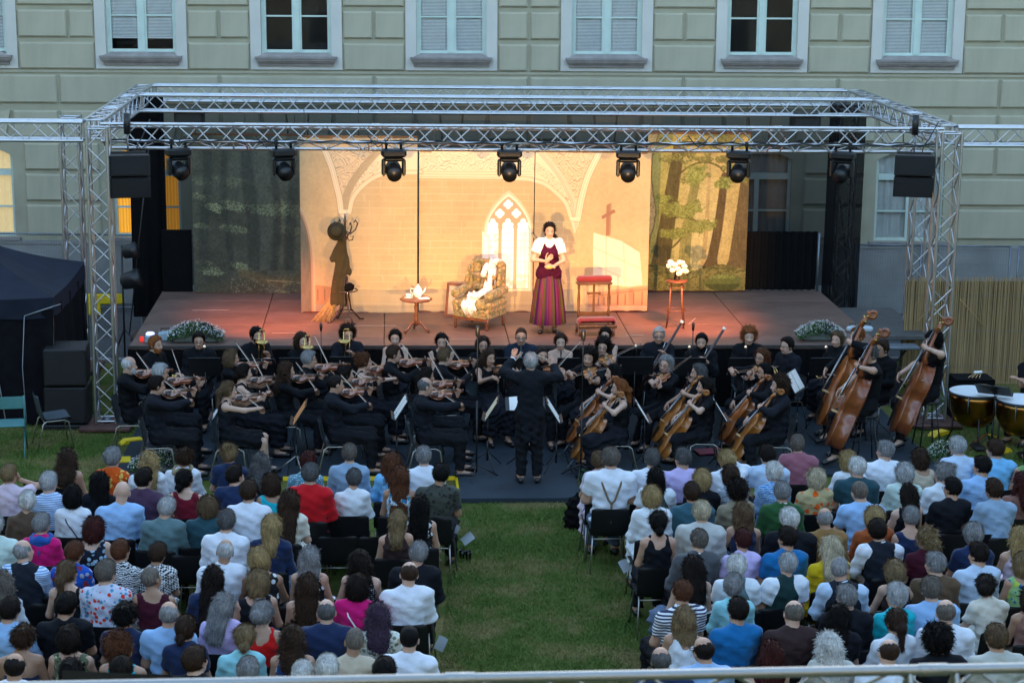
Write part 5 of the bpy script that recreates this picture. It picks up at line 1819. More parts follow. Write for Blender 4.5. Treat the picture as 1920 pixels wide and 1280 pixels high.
def hair(style):
    if style in HAIR: return HAIR[style]
    S = SDF(.025)
    rr = abs(hash(style)) % 7 if False else sum(map(ord, style)) % 7
    d = dict(buzz=.006, short=.013, bald=.009, crop=.024, curly=.036, afro=.045).get(style, .015)
    S.ell((0, -.014, .029), (.075 + d, .096 + d, .096 + d))
    long_, cutlow, top = 0., None, None
    if style in ('short', 'crop'): S.ell((0, .03, .085), (.06, .06, .035 + d * .5))
    if style == 'bob': S.ell((0, -.03, -.03), (.107, .105, .145)); cutlow = -.145
    if style == 'chin': S.ell((0, -.03, -.01), (.103, .108, .125)); cutlow = -.105
    if style in ('long', 'longwavy', 'verylong'):
        S.ell((0, -.03, -.02), (.103, .10, .14))
        ln = dict(long=.27, longwavy=.25, verylong=.42)[style]
        S.cone((-.045, -.075, -.02), (-.05, -.125, -ln), .065, .05, 1.5); S.cone((.045, -.075, -.02), (.05, -.125, -ln - .02), .065, .05, 1.5); S.cone((0, -.08, -.02), (0, -.135, -ln - .03), .07, .05, 1.4)
        if style == 'longwavy': S.cone((-.07, .0, -.05), (-.10, .02, -ln + .05), .045, .04); S.cone((.07, 0, -.05), (.10, .02, -ln + .05), .045, .04)
    if style == 'half':
        S.ell((0, -.03, -.02), (.102, .10, .13)); S.cone((0, -.09, -.05), (0, -.12, -.22), .085, .075, 1.5); S.cone((0, -.11, .03), (0, -.12, -.05), .03, .02)
    if style == 'bun': S.ell((0, -.075, .125), (.05, .05, .045))
    if style == 'lowbun': S.ell((0, -.118, -.045), (.042, .038, .042))
    if style == 'midbun': S.ell((0, -.122, .03), (.05, .042, .05))
    if style == 'updo': S.ell((0, -.10, .03), (.068, .055, .08)); S.ell((.02, -.10, .09), (.05, .045, .045))
    if style == 'pony': S.cone((0, -.105, .03), (0, -.135, -.02), .025, .036); S.cone((0, -.135, -.02), (.01, -.145, -.22), .038, .016)
    if style == 'curlypony': S.cone((0, -.105, .03), (0, -.135, -.02), .035, .05); S.cone((0, -.135, -.02), (.01, -.145, -.17), .055, .03)
    if style == 'side':
        S.cone((-.05, -.07, -.05), (-.088, -.01, -.10), .032, .026); S.cone((-.088, -.01, -.10), (-.10, .03, -.22), .026, .016); S.ell((0, -.11, .01), (.055, .04, .06))
    amp = dict(curly=.011, afro=.013, longwavy=.007, curlypony=.010, updo=.006, crop=.006, buzz=.0012, bald=.002, half=.007).get(style, .009 if style in ('long', 'verylong') else .0055 if style in ('bob', 'chin', 'pony') else .0042)

    def fn(G, D):
        x, y, z = G[..., 0], G[..., 1], G[..., 2]
        zl = np.interp(y, [-.13, -.06, -.02, .018, .038, .070, .12], [-.105, -.10, -.062, -.03, .055, .094, .11])
        if style in ('bob', 'chin', 'long', 'longwavy', 'verylong', 'half'):
            zl = np.interp(y, [-.05, -.02, .026, .038, .070, .12], [-9, -.6, -.16, .045, .092, .11])
        if style in ('pony', 'curlypony', 'lowbun', 'updo', 'midbun', 'side'): zl = np.where(y < -.10, -9, zl)
        if style == 'side': zl = np.where((x < -.045) & (y < .045), -9, zl)
        th = np.arctan2(x, -(y + .02))
        st = np.sin(th * 34 + 9 * np.sin(z * 9 + rr) + 4 * np.sin(z * 31)) * .6 + np.sin(th * 71 + 6 * np.sin(z * 17 + 1) + rr) * .5
        if style in ('curly', 'afro', 'longwavy', 'curlypony', 'updo'):
            st = np.sin(x * 150 + 4 * np.sin(z * 60)) * np.sin(y * 140 + 3 * np.sin(x * 70)) + np.sin(z * 120 + 5 * np.sin(x * 50 + rr)) * .7
        D = D + amp * st
        D = np.maximum(D, (zl - z) * .75)
        if cutlow is not None: D = np.maximum(D, cutlow + .012 * np.sin(th * 5) - z)
        if style == 'bald':
            lim = np.interp(y, [-.11, -.04, .05], [.105, .08, .045]) + .006 * np.sin(x * 90) + .004 * np.sin(x * 210 + 1)
            D = D + np.clip((z - lim + .055) / .055, 0, 1.4) * .0105
        return D
    S.fn = fn
    V, Q = S.mesh(.0078)
    m0 = npmesh('hair', V, Q)
    nr = np.empty(len(V) * 3, np.float32); m0.vertices.foreach_get('normal', nr); nr = nr.reshape(-1, 3)
    bpy.data.meshes.remove(m0)
    # loose strands lying over the surface and leaving the outline
    rs = np.random.default_rng(5 + rr)
    k = 2600 if style not in ('buzz', 'bald') else 900
    ix = rs.integers(0, len(V), k)
    p, n_ = V[ix], nr[ix]
    wild = style in ('curly', 'afro', 'curlypony', 'longwavy', 'updo')
    g = np.array([0, -.25, -1.]) + rs.normal(size=(k, 3)) * (.9 if wild else .22)
    topw = np.clip((p[:, 2] - .06) / .06, 0, 1)[:, None]
    g = g * (1 - topw) + np.concatenate([p[:, :2] * np.array([14, 12]) + np.array([0, -.3]), np.zeros((k, 1))], 1) * topw + rs.normal(size=(k, 3)) * .12
    fw = ((p[:, 1] > .02) & (p[:, 2] > -.01))[:, None]
    g = np.where(fw, np.array([0, -1., .25]) + np.sign(p[:, :1]) * np.array([[.35, 0, 0]]) + rs.normal(size=(k, 3)) * .25, g)
    g -= (g * n_).sum(1)[:, None] * n_
    g /= np.maximum(np.linalg.norm(g, axis=1), 1e-6)[:, None]
    sd = np.cross(g, n_)
    ln = (.018 if style in ('buzz', 'bald') else .03 if style in ('short', 'crop') else .055) * (.6 + .8 * rs.random(k))[:, None]
    lift = ((.001 if style in ('buzz', 'bald') else .004) * (.3 + 1.4 * rs.random(k)))[:, None]
    w = (.0016 + .0016 * rs.random(k))[:, None]
    a, b = p - n_ * .002, p + g * ln * .55 + n_ * lift * .8
    c = p + g * ln + n_ * (lift * 1.3 - ln * .12)
    SV = np.stack([a - sd * w, a + sd * w, b - sd * w, b + sd * w, c - sd * w * .3, c + sd * w * .3], 1).reshape(-1, 3)
    o = len(V) + np.arange(k)[:, None] * 6
    SQ = np.concatenate([o + np.array([[0, 1, 3, 2]]), o + np.array([[2, 3, 5, 4]])])
    HAIR[style] = npmesh('hair', np.concatenate([V, SV]), np.concatenate([Q, SQ]))
    return HAIR[style]


def beard():
    if 'beard' not in HAIR:
        S = SDF(.02); S.ell((0, .030, -.052), (.067, .066, .072)); S.ell((0, .055, -.09), (.04, .042, .04))

        def fn(G, D):
            x, y, z = G[..., 0], G[..., 1], G[..., 2]
            D = D + .002 * np.sin(x * 300) * np.sin(z * 280)
            D = np.maximum(D, z - np.where(np.abs(x) > .05, .0, -.042)); D = np.maximum(D, .012 - y)
            return np.maximum(D, -(np.hypot(x / .022, (z + .060) / .008) - 1) * .01)
        S.fn = fn
        HAIR['beard'] = npmesh('beard', *S.mesh(.0075))
    return HAIR['beard']


def glasses_mesh():
    if 'glasses' not in HAIR:
        m = MB()
        for s in (-1, 1):
            m.tube([(s * .033 + .022 * math.cos(t * PI / 5), .103, .005 + .016 * math.sin(t * PI / 5)) for t in range(10)], .0032, 4, close=True)
            m.tube([(s * .055, .10, .010), (s * .082, .06, .010), (s * .084, -.01, .005)], .003, 4)
        m.tube([(-.011, .105, .008), (.011, .105, .008)], .003, 4)
        HAIR['glasses'] = m.mesh('glasses')
    return HAIR['glasses']


def hair_mat(name, col):
    def f(N, L, co):
        n = noise(N, L, mapping(N, L, co, (1, 1, .12)), 95, 3, .6)
        b = noise(N, L, co, 9, 2)
        mx = N.new('ShaderNodeMixRGB'); mx.blend_type = 'MULTIPLY'; mx.inputs[0].default_value = 1
        L.new(ramp(N, L, n.outputs['Fac'], [(.3, tuple(c * .45 for c in col)), (.55, col), (.75, tuple(min(1, c * 1.7) for c in col))]), mx.inputs[1])
        L.new(ramp(N, L, b.outputs['Fac'], [(.35, (.75, .75, .75)), (.65, (1.15, 1.15, 1.15))]), mx.inputs[2])
        return mx.outputs[0]
    return mat('hair_' + name, col, .55, spec=.12, bump=.6, bscale=90, fn=f)


HC = {k: hair_mat(k, c) for k, c in dict(black=(.005, .0042, .004), dark=(.012, .0075, .0055), brown=(.040, .021, .012), lbrown=(.12, .075, .040), auburn=(.10, .036, .016), red=(.25, .085, .026), darkred=(.055, .012, .010),
                                           blond=(.36, .25, .11), dblond=(.22, .15, .075), wblond=(.52, .44, .30), grey=(.25, .25, .25), dgrey=(.10, .10, .10), lgrey=(.42, .43, .43), white=(.66, .66, .63), purple=(.055, .035, .06), gbrown=(.14, .12, .10)).items()}
SKIN = [mat('skin_%d' % i, c, .5, spec=.35, var=.07, vscale=18, tint=True, bump=.08, bscale=120) for i, c in enumerate(((.46, .275, .19), (.41, .24, .16), (.52, .33, .24), (.33, .19, .12)))]
SHOEM = mat('black_shoe_leather', (.012, .011, .011), .35)
DENIM = mat('blue_denim', (.07, .11, .18), .9, var=.25, vscale=20, bump=.4, bscale=80)
DARKTROUSER = mat('dark_trousers', (.009, .0095, .012), .92, var=.25, bump=.4, spec=.15)
KHAKI = mat('brown_trousers', (.12, .085, .05), .9, var=.2, bump=.4)
BLACKC = cloth('black_cotton', (.0055, .006, .0075))
BLACKC2 = cloth('washed_black_cotton', (.010, .011, .015))
NCOUNT = {}


def person(key, J, loc, rz, hairstyle, hcol, clothes, lab, skin=0, scale=(1, 1, 1), grp=None, beardcol=None, glasses=False, earring=False):
    """one figure: the body mesh with hair and clothes as its children; clothes = [(garment, material), ...]"""
    m, J = body(key, J)
    o = link('person', m, None, SKIN[skin])
    o.location = [float(v) for v in loc]; o.rotation_euler = (0, 0, rz); o.scale = scale
    tag(o, lab, 'person', grp)
    HM = Matrix.Translation(J['head']) @ Matrix(rotm(J['hy'], J['hp'], J['hr'])).to_4x4() @ Matrix.Diagonal((HS, HS, HS, 1))
    if hairstyle: link('hair', hair(hairstyle), o, HC[hcol], HM)
    if beardcol: link('beard', beard(), o, HC[beardcol], HM)
    if glasses: link('glasses', glasses_mesh(), o, BLACKMETAL, HM)
    for g, mt in [q for c in clothes for q in ([('shoe_L', c[1]), ('shoe_R', c[1])] if c[0] == 'shoes' else [c])]:
        nm = {'shirt_long': 'shirt', 'shirt_short': 'shirt', 'scoop': 'top', 'tank': 'top', 'strapless': 'dress_top', 'puff': 'blouse', 'longskirt': 'skirt', 'shoe_L': 'shoe', 'shoe_R': 'shoe'}.get(g, g)
        link(nm, garment(key, J, g), o, mt)
    return o


def root_for_head(px, py, J, rz, s=1.):
    """floor point that brings this figure's head to the photo pixel"""
    h = J['head'] * s
    P = at(px, py, h[2])
    c, sn = math.cos(rz), math.sin(rz)
    return np.array([P[0] - (h[0] * c - h[1] * sn), P[1] - (h[0] * sn + h[1] * c), 0])
# ------------------------------------------------------------------ instruments
def varnish(name, c1, c2):
    return mat(name, c1, .3, coat=.5, spec=.5, fn=lambda N, L, co: ramp(N, L, noise(N, L, mapping(N, L, co, (14, 1.2, 4)), 3.5, 5, .6).outputs['Fac'], [(.25, c1), (.75, c2)]))


VARN = {'red': varnish('red_brown_varnish', (.16, .038, .012), (.30, .085, .025)), 'orange': varnish('orange_varnish', (.20, .050, .010), (.36, .105, .022)), 'golden': varnish('golden_varnish', (.26, .085, .014), (.43, .155, .032)), 'brown': varnish('brown_varnish', (.11, .034, .012), (.22, .075, .022))}
EBONY = mat('ebony', (.012, .011, .010), .35)
MAPLE = mat('pale_maple', (.55, .36, .16), .5, var=.15)
BOWHAIR = mat('bow_hair', (.72, .68, .58), .6, var=.05)
PERNAM = mat('bow_stick_wood', (.22, .08, .03), .35, var=.2)
_OT = [0, .012, .04, .09, .20, .31, .39, .425, .44, .53, .62, .645, .665, .72, .82, .90, .955, .985, 1.]
_OW = [.02, .09, .17, .235, .285, .268, .235, .232, .205, .160, .180, .20, .20, .212, .228, .205, .15, .085, .02]


def outline(L, bass=False, n=40):
    t = np.concatenate([np.linspace(0, .05, 6), np.linspace(.06, .94, n - 12), np.linspace(.95, 1, 6)])
    w = np.interp(t, _OT, _OW)
    if bass:
        w = np.where(t > .7, w * np.interp(t, [.7, .85, 1], [1., .86, .55]), w)
    R = [(w[i] * L, t[i] * L) for i in range(len(t))]
    return R + [(-x, y) for x, y in R[::-1]]


FID = {}


def fiddle_meshes(kind):
    """parts of violin, viola, cello or bass, y along the strings from the bottom, z out of the front"""
    if kind in FID: return FID[kind]
    L, T, tot = dict(violin=(.356, .038, .59), cello=(.755, .125, 1.23), bass=(1.10, .21, 1.83))[kind]
    sc = L / .356
    O = outline(L, kind == 'bass')
    cy = L * .5
    m = MB(); V, F = [], []
    n = len(O)
    e = .006 * sc
    rings = [(.35, -T / 2 - e * 1.6), (.75, -T / 2 - e * 1.1), (.965, -T / 2 - e * .2), (1., -T / 2), (1., -T / 2 + e * .7), (.955, -T / 2 + e * .9), (.955, T / 2 - e * .9), (1., T / 2 - e * .7), (1., T / 2), (.965, T / 2 + e * .25), (.75, T / 2 + e * 1.4), (.35, T / 2 + e * 2.)]
    for q, z in rings: V += [(x * q, cy + (y - cy) * (q if q > .9 else q * 1.0), z) for x, y in O]
    for r_ in range(len(rings) - 1):
        for i in range(n): F.append((r_ * n + i, r_ * n + (i + 1) % n, (r_ + 1) * n + (i + 1) % n, (r_ + 1) * n + i))
    F += [tuple(range(n - 1, -1, -1)), tuple((len(rings) - 1) * n + i for i in range(n))]
    m.add(V, F, True)
    P = {'body': (m.mesh('body'), 'V')}
    zf = T / 2 + e * 1.6
    nl = tot - L                                            # neck, pegbox and scroll
    nk = L + nl * (.56 if kind != 'bass' else .62)
    hz = zf + .014 * sc
    m = MB(); w0, w1 = .021 * sc, .012 * sc
    a, b = L * .68, nk
    th = .004 * sc
    m.add([(-w0, a, hz + .006 * sc), (w0, a, hz + .006 * sc), (w1, b, zf - .002 * sc), (-w1, b, zf - .002 * sc), (-w0, a, hz + .006 * sc + th), (w0, a, hz + .006 * sc + th), (w1, b, zf - .002 * sc + th), (-w1, b, zf - .002 * sc + th)], [(3, 2, 1, 0), (4, 5, 6, 7), (0, 1, 5, 4), (1, 2, 6, 5), (2, 3, 7, 6), (3, 0, 4, 7)])
    P['fingerboard'] = (m.mesh('fingerboard'), EBONY)
    m = MB(); m.tube([(0, L * .99, T * .25), (0, L + .02 * sc, T / 2 - .004 * sc), (0, nk, zf - .010 * sc)], [.017 * sc, .013 * sc, .010 * sc], 8)
    sy, sz = tot - .022 * sc, zf - .030 * sc
    m.tube([(0, nk, zf - .010 * sc), (0, (nk + sy) / 2, zf - .016 * sc), (0, sy, sz)], [.012 * sc, .012 * sc, .009 * sc], 6)
    sp = []
    for i in range(22):
        a_ = i * .52 + 1.2; q = (.021 - .00075 * i) * sc
        sp.append((0, sy + .004 * sc + q * math.cos(a_), sz - .008 * sc + q * math.sin(a_)))
    m.tube(sp, [.0105 * sc - .00022 * sc * i for i in range(22)], 6)
    P['neck'] = (m.mesh('neck'), 'V')
    m = MB()
    m.add([(-.016 * sc, L * .06, zf + .006 * sc), (.016 * sc, L * .06, zf + .006 * sc), (.022 * sc, L * .33, zf + .012 * sc), (-.022 * sc, L * .33, zf + .012 * sc), (0, L * .06, zf + .013 * sc), (0, L * .33, zf + .02 * sc)], [(0, 1, 4), (1, 2, 5, 4), (2, 3, 5), (3, 0, 4, 5), (0, 3, 2, 1)])
    P['tailpiece'] = (m.mesh('tailpiece'), EBONY)
    m = MB(); br = L * .45
    m.add([(-.021 * sc, br, zf), (.021 * sc, br, zf), (.017 * sc, br, zf + .026 * sc), (0, br, zf + .032 * sc), (-.017 * sc, br, zf + .026 * sc), (-.021 * sc, br + .004 * sc, zf), (.021 * sc, br + .004 * sc, zf), (.017 * sc, br + .004 * sc, zf + .026 * sc), (0, br + .004 * sc, zf + .032 * sc), (-.017 * sc, br + .004 * sc, zf + .026 * sc)], [(4, 3, 2, 1, 0), (5, 6, 7, 8, 9), (0, 1, 6, 5), (1, 2, 7, 6), (2, 3, 8, 7), (3, 4, 9, 8), (4, 0, 5, 9)])
    P['bridge'] = (m.mesh('bridge'), MAPLE)
    for s in (-1, 1):
        m = MB(); pts = [(s * (.028 + .010 * math.sin(q * PI * 2) * .8 + .010 * (.5 - q)) * sc, L * (.36 + .17 * q), zf - .001 * sc) for q in np.linspace(0, 1, 9)]
        m.tube(pts, .0022 * sc, 4); P['sound_hole.%d' % s] = (m.mesh('sound_hole'), EBONY)
    m = MB()
    for i in range(4):
        x = (-1.5 + i) * .0085 * sc
        m.tube([(x, L * .32, zf + .016 * sc), (x, br + .002 * sc, zf + .031 * sc), (x * .55, nk, zf + .003 * sc)], .0007 * sc if kind != 'violin' else .0006, 3)
    P['strings'] = (m.mesh('strings'), SILVER)
    for i in range(4):
        y = nk + (sy - nk) * (.22 + .2 * i); s = 1 if i % 2 else -1
        m = MB(); m.tube([(s * .005 * sc, y, zf - .014 * sc), (s * .03 * sc, y, zf - .014 * sc), (s * .036 * sc, y, zf - .014 * sc)], [.003 * sc, .003 * sc, .008 * sc], 6)
        P['peg.%d' % i] = (m.mesh('peg'), EBONY if kind != 'bass' else BRASS)
    if kind != 'violin':
        m = MB(); m.tube([(0, 0, 0), (0, -.30 if kind == 'cello' else -.2, 0)], .006, 6); P['endpin'] = (m.mesh('endpin'), STEEL)
    else:
        m = MB(); m.lathe([(.001, 0), (.035, .004), (.04, .010), (.001, .012)], 10, c=(.055, .03, zf + .004)); P['chin_rest'] = (m.mesh('chin_rest'), EBONY)
    FID[kind] = P
    return P


def frame(o, y, z):
    """matrix with its y axis along y and its z axis near z, at o"""
    y = Vector(y).normalized(); z = Vector(z); z = (z - y * z.dot(y)).normalized(); x = y.cross(z)
    return Matrix([[x[i], y[i], z[i], o[i]] for i in range(3)] + [[0, 0, 0, 1]])


def fiddle(kind, name, M, v, lab, grp, scale=1.):
    r = empty(name, label=lab, cat=name.replace('_', ' '), group=grp)
    r.matrix_world = M @ Matrix.Scale(scale, 4)
    for n, (me, mt) in fiddle_meshes(kind).items():
        link(n.split('.')[0], me, r, VARN[v] if mt == 'V' else mt)
    return r


def bow_meshes(ln):
    k = 'bow%d' % int(ln * 100)
    if k not in FID:
        a = MB().tube([(0, 0, 0), (0, ln * .3, -.006), (0, ln * .7, -.004), (0, ln, .008)], .0042, 5).mesh('stick')
        b = MB().box((0, ln * .5, .017), (.008, ln * .97, .0016)).mesh('bow_hair')
        c = MB(); c.box((0, .03, .009), (.011, .045, .018)); c.box((0, ln - .004, .012), (.008, .014, .012))
        FID[k] = (a, b, c.mesh('frog'))
    return FID[k]


def bow(M, ln, lab, grp):
    r = empty('bow', label=lab, cat='bow', group=grp); r.matrix_world = M
    a, b, c = bow_meshes(ln)
    link('stick', a, r, PERNAM); link('bow_hair', b, r, BOWHAIR); link('frog', c, r, EBONY)
    return r


# chairs of the orchestra: one-piece shell on a steel tube frame
SHELL = mat('anthracite_shell_plastic', (.050, .066, .078), .5, var=.12)
LIGHTSTEEL = mat('worn_steel_tube', (.45, .44, .40), .35, .9, var=.15)
ch = {}


def shell_chair_meshes():
    prof = [(.22, .40), (.24, .435), (.20, .455), (.05, .445), (-.10, .435), (-.17, .45), (-.205, .52), (-.235, .66), (-.26, .78), (-.262, .80)]

    def f(a, b):
        t = b * (len(prof) - 1); i = min(int(t), len(prof) - 2); q = t - i
        y = prof[i][0] + (prof[i + 1][0] - prof[i][0]) * q; z = prof[i][1] + (prof[i + 1][1] - prof[i][1]) * q
        hw = .225 * (1 - .22 * max(0, (b - .85) / .15) ** 2 - .12 * max(0, (.12 - b) / .12))
        s = (a - .5) * 2
        lift = .022 * s * s
        return (s * hw, y + (lift * 1.6 if b > .55 else 0), z + (lift if b <= .55 else 0) * 1.)
    m = MB(); m.sheet(f, 10, 27)
    n0 = len(m.v)
    m2 = MB(); m2.sheet(lambda a, b: tuple(np.array(f(1 - a, b)) + ((0, -.006, -.005))), 10, 27)
    m.add(m2.v, m2.f, True)
    ch['shell'] = m.mesh('shell')
    for s, k in ((-1, 'a'), (1, 'b')):
        m = MB(); m.tube([(s * .23, .24, 0), (s * .20, .19, .39), (s * .19, .13, .425), (s * .19, -.12, .42), (s * .20, -.17, .39), (s * .23, -.27, 0)], .0105, 7)
        ch['leg_' + k] = m.mesh('leg_frame')
    for k, y in (('rail_a', .16), ('rail_b', -.14)): ch[k] = MB().tube([(-.195, y, .40), (.195, y, .40)], .009, 6).mesh('seat_rail')


shell_chair_meshes()


def shell_chair(loc, rz, lab, grp='anthracite orchestra chairs', sm=None, scale=1.):
    r = empty('shell_chair', loc, rz, scale, label=lab, cat='chair', group=grp)
    link('shell', ch['shell'], r, sm or SHELL)
    link('leg_frame', ch['leg_a'], r, LIGHTSTEEL); link('leg_frame', ch['leg_b'], r, LIGHTSTEEL); link('seat_rail', ch['rail_a'], r, LIGHTSTEEL); link('seat_rail', ch['rail_b'], r, LIGHTSTEEL)
    return r


# music stand: desk, lip, pole, three legs, sheets
def music_stand(loc, rz, h, lab, paper=True, tilt=25, wide=.48, desk=BLACKMETAL, lamp=False, thin=False, papermat=None):
    r = empty('music_stand', loc, rz, label=lab, cat='music stand', group='music stands')
    Mt = Matrix.Translation((0, 0, h)) @ Matrix.Rotation(-rad(tilt), 4, 'X')          # desk leans back, its face towards -Y
    d = MB(); d.box((0, .0, .15), (wide, .008, .32)).build('desk', desk, r, Mt)
    MB().box((0, -.03, -.012), (wide, .06, .008)).build('lip', desk, r, Mt)
    MB().tube([(0, .02, h + .05), (0, .02, .30)], .009, 6).build('pole', BLACKMETAL, r)
    MB().tube([(0, .02, h * .55), (0, .02, .12)], .014, 8).build('lower_pole', BLACKMETAL, r)
    for i in range(3):
        a = i * 2 * PI / 3 + .4
        MB().tube([(0, .02, .26), (math.cos(a) * .30, .02 + math.sin(a) * .30, .012)], .008, 6).build('leg', BLACKMETAL if not thin else LIGHTSTEEL, r)
    if paper:
        for s in (-1, 1):
            MB().sheet(lambda a, b, s=s: (s * .006 + s * a * .215, -.008 - .012 * math.sin(a * PI), .004 + b * .30), 6, 1).build('sheet_music', papermat or WHITEPAPER, r, Mt)
    if lamp:
        MB().tube([(0, 0, .32), (0, -.02, .42), (0, -.10, .45)], .004, 5).build('lamp_neck', BLACKMETAL, r, Mt)
        l = MB(); l.lathe([(.012, 0), (.02, -.02)], 8, c=(0, -.11, .45)); l.build('lamp_head', mat('stand_lamp_glow', (.8, .75, .6), .4, emit=(1, .85, .6, .12)), r, Mt)
    return r
# ------------------------------------------------------------------ the orchestra
def ik(sh, wr, pole, l1=.285, l2=.255):
    sh, wr = np.asarray(sh, float), np.asarray(wr, float)
    d = wr - sh; D = np.linalg.norm(d)
    if D > l1 + l2 - .01:
        wr = sh + d / D * (l1 + l2 - .01); d = wr - sh; D = np.linalg.norm(d)
    u = d / D
    a = (l1 * l1 - l2 * l2 + D * D) / (2 * D)
    h = math.sqrt(max(l1 * l1 - a * a, 0))
    p = np.asarray(pole, float); p = nrm(p - u * (p @ u))
    return sh + u * a + p * h, wr


def arms(J, wl, wr_, pl=(-.5, -.2, -1), pr=(.6, -.2, -1)):
    J['elL'], J['wrL'] = ik(J['shL'], wl, pl)
    J['elR'], J['wrR'] = ik(J['shR'], wr_, pr)
    return J


VC, VD, VN = np.array([-.06, .075, 1.10]), nrm((-.60, .80, -.02)), nrm((.30, .12, .95))


def pose_violin(sex, s, dz=0., hy=.32):
    """left hand at the neck, right hand at the bow; s = how far the bow is drawn out"""
    J = skeleton(sex, hy=hy, hp=-.12, hr=-.12)
    q = VC + VD * .19 + VN * .055
    db = nrm((.72, .52, -.42 + dz))
    J = arms(J, VC + VD * .46 + np.array([-.01, 0, -.055]), q + db * s + np.array([0, 0, .02]), (-.3, .1, -1), (1, -.3, -.8))
    J['handL'] = (nrm((.25, .35, .75)), (.8, -.3, .0), .9)
    J['handR'] = (nrm(-db * .3 + np.array([-.35, .25, -.45])), (-.5, -.2, -.8), .8)
    J['knL'] = np.array([-.16, .46, .52]); J['anL'] = np.array([-.15, .50, .10]); J['toL'] = np.array([-.17, .66, .045])
    M1 = frame(VC, VD, VN)
    M2 = frame(J['wrR'] + J['handR'][0] * .07, -db, -VN)
    return J, M1, M2


CB, CA = np.array([.03, .62, .20]), nrm((-.14, -.53, .83))
CN = nrm((.05, .84, .54))


def pose_cello(sex, s, pos=.90, hp=-.05, hy=-.1):
    J = skeleton(sex, hy=hy, hp=hp)
    for k, x in (('knL', -.26), ('knR', .27)): J[k] = np.array([x, .42, .53])
    for k, x in (('anL', -.30), ('anR', .31)): J[k] = np.array([x, .36, .10])
    for k, x in (('toL', -.36), ('toR', .37)): J[k] = np.array([x, .50, .045])
    q = CB + CA * .42 + CN * .14
    db = nrm((.96, .12, -.12))
    J = arms(J, CB + CA * pos + CN * .10 + np.array([-.045, 0, 0]), q + db * s, (-1, .2, -.25), (1, -.1, -.5))
    J['handL'] = (nrm((.85, .15, .25)), (.2, -.7, -.5), 1.0)
    J['handR'] = (nrm((-.35, .55, -.55)), (-.3, -.3, -.8), .8)
    return J, frame(CB, CA, CN), frame(J['wrR'] + J['handR'][0] * .07, -db, -CN)


BB, BA = np.array([-.10, .50, .22]), nrm((-.07, -.36, .93))
BN = nrm((.25, .88, .36))


def pose_bass(sex, kind, pos=1.25, low=.62):
    J = skeleton(sex, kind, hy=.25, hp=-.1)
    J = arms(J, BB + BA * pos + BN * .16 + np.array([-.06, 0, .0]), BB + BA * low + BN * .24 + np.array([.26, .02, 0]), (-1, -.3, .1), (1, -.2, -.4))
    J['handL'] = (nrm((.85, .3, .3)), (.2, -.8, -.3), 1.0)
    J['handR'] = (nrm((-.3, .4, -.8)), (-.6, -.3, -.4), .8)
    db = nrm((.9, .25, -.18))
    return J, frame(BB, BA, BN), frame(J['wrR'] + J['handR'][0] * .07, -db, -BN)


def pose_wind(sex, what):
    W = dict(lap=((-.10, .27, .70), (.09, .28, .69)), up=((-.05, .28, 1.00), (.07, .30, .93)), clar=((-.02, .26, .95), (.03, .34, .80)), cross=((.06, .26, .80), (-.05, .30, .76)), bsn=((-.10, .24, 1.00), (.16, .22, .74)), low=((-.16, .27, .80), (.12, .28, .72)))[what]
    J = skeleton(sex, hp=-.10)
    return arms(J, *W)


TB = {}


def trombone(M, lab):
    if not TB:
        m = MB()
        for x in (-.045, .045): m.tube([(x, 0, -.05), (x, 0, .62)], .0085, 7)
        m.tube([(-.045, 0, .62), (-.03, 0, .655), (.03, 0, .655), (.045, 0, .62)], .0085, 7); TB['slide'] = m.mesh('slide')
        m = MB(); m.tube([(.045, 0, -.05), (.045, .10, -.06), (.045, .10, .30), (.045, .10, .42), (.045, .10, .47), (.045, .10, .50)], [.0085, .009, .013, .025, .06, .10], 12, caps=False); TB['bell'] = m.mesh('bell')
        m = MB(); m.tube([(-.05, 0, .02), (.05, 0, .02)], .006, 5); m.tube([(-.05, 0, .10), (.05, 0, .10)], .006, 5); TB['stay'] = m.mesh('stay')
    r = empty('trombone', label=lab, cat='trombone', group='trombones'); r.matrix_world = M
    for k, v in TB.items(): link(k, v, r, BRASS)
    return r


def bassoon(M, lab):
    r = empty('bassoon', label=lab, cat='bassoon', group='bassoons'); r.matrix_world = M
    BW = mat('bassoon_maple', (.035, .012, .008), .3, coat=.4)
    MB().tube([(0, 0, -.55), (0, 0, .0), (0, 0, .72)], [.03, .026, .019], 10).build('long_joint', BW, r)
    MB().tube([(.035, 0, -.50), (.035, 0, .22)], .019, 8).build('wing_joint', BW, r)
    MB().lathe([(.018, .72), (.030, .735), (.030, .765), (.016, .765)], 14, caps=False).build('bell_ring', mat('ivory_ring', (.75, .73, .66), .4), r)
    MB().tube([(.035, 0, .22), (.05, -.02, .33), (.06, -.10, .36), (.07, -.20, .30)], .005, 6).build('crook', SILVER, r)
    for z in (-.3, -.1, .05, .2, .4): MB().tube([(-.02, -.024, z), (.03, -.028, z)], .006, 5).build('key', SILVER, r)
    return r


def stick_wind(name, M, lab, ln=.62):
    r = empty(name, label=lab, cat=name, group='clarinets and oboes'); r.matrix_world = M
    MB().lathe([(.008, 0), (.013, .05), (.0145, ln * .9), (.03, ln)], 10).build('tube', EBONY, r)
    for i in range(6): MB().lathe([(.017, 0), (.017, .006)], 8, c=(0, 0, ln * (.2 + .12 * i))).build('key_ring', SILVER, r)
    return r


def flute(M, lab):
    r = empty('flute', label=lab, cat='flute', group='flutes'); r.matrix_world = M
    MB().tube([(0, 0, 0), (0, 0, .66)], .0095, 8).build('tube', SILVER, r)
    for i in range(5): MB().lathe([(.011, 0), (.011, .02)], 8, c=(0, 0, .2 + .09 * i)).build('key', SILVER, r)
    return r


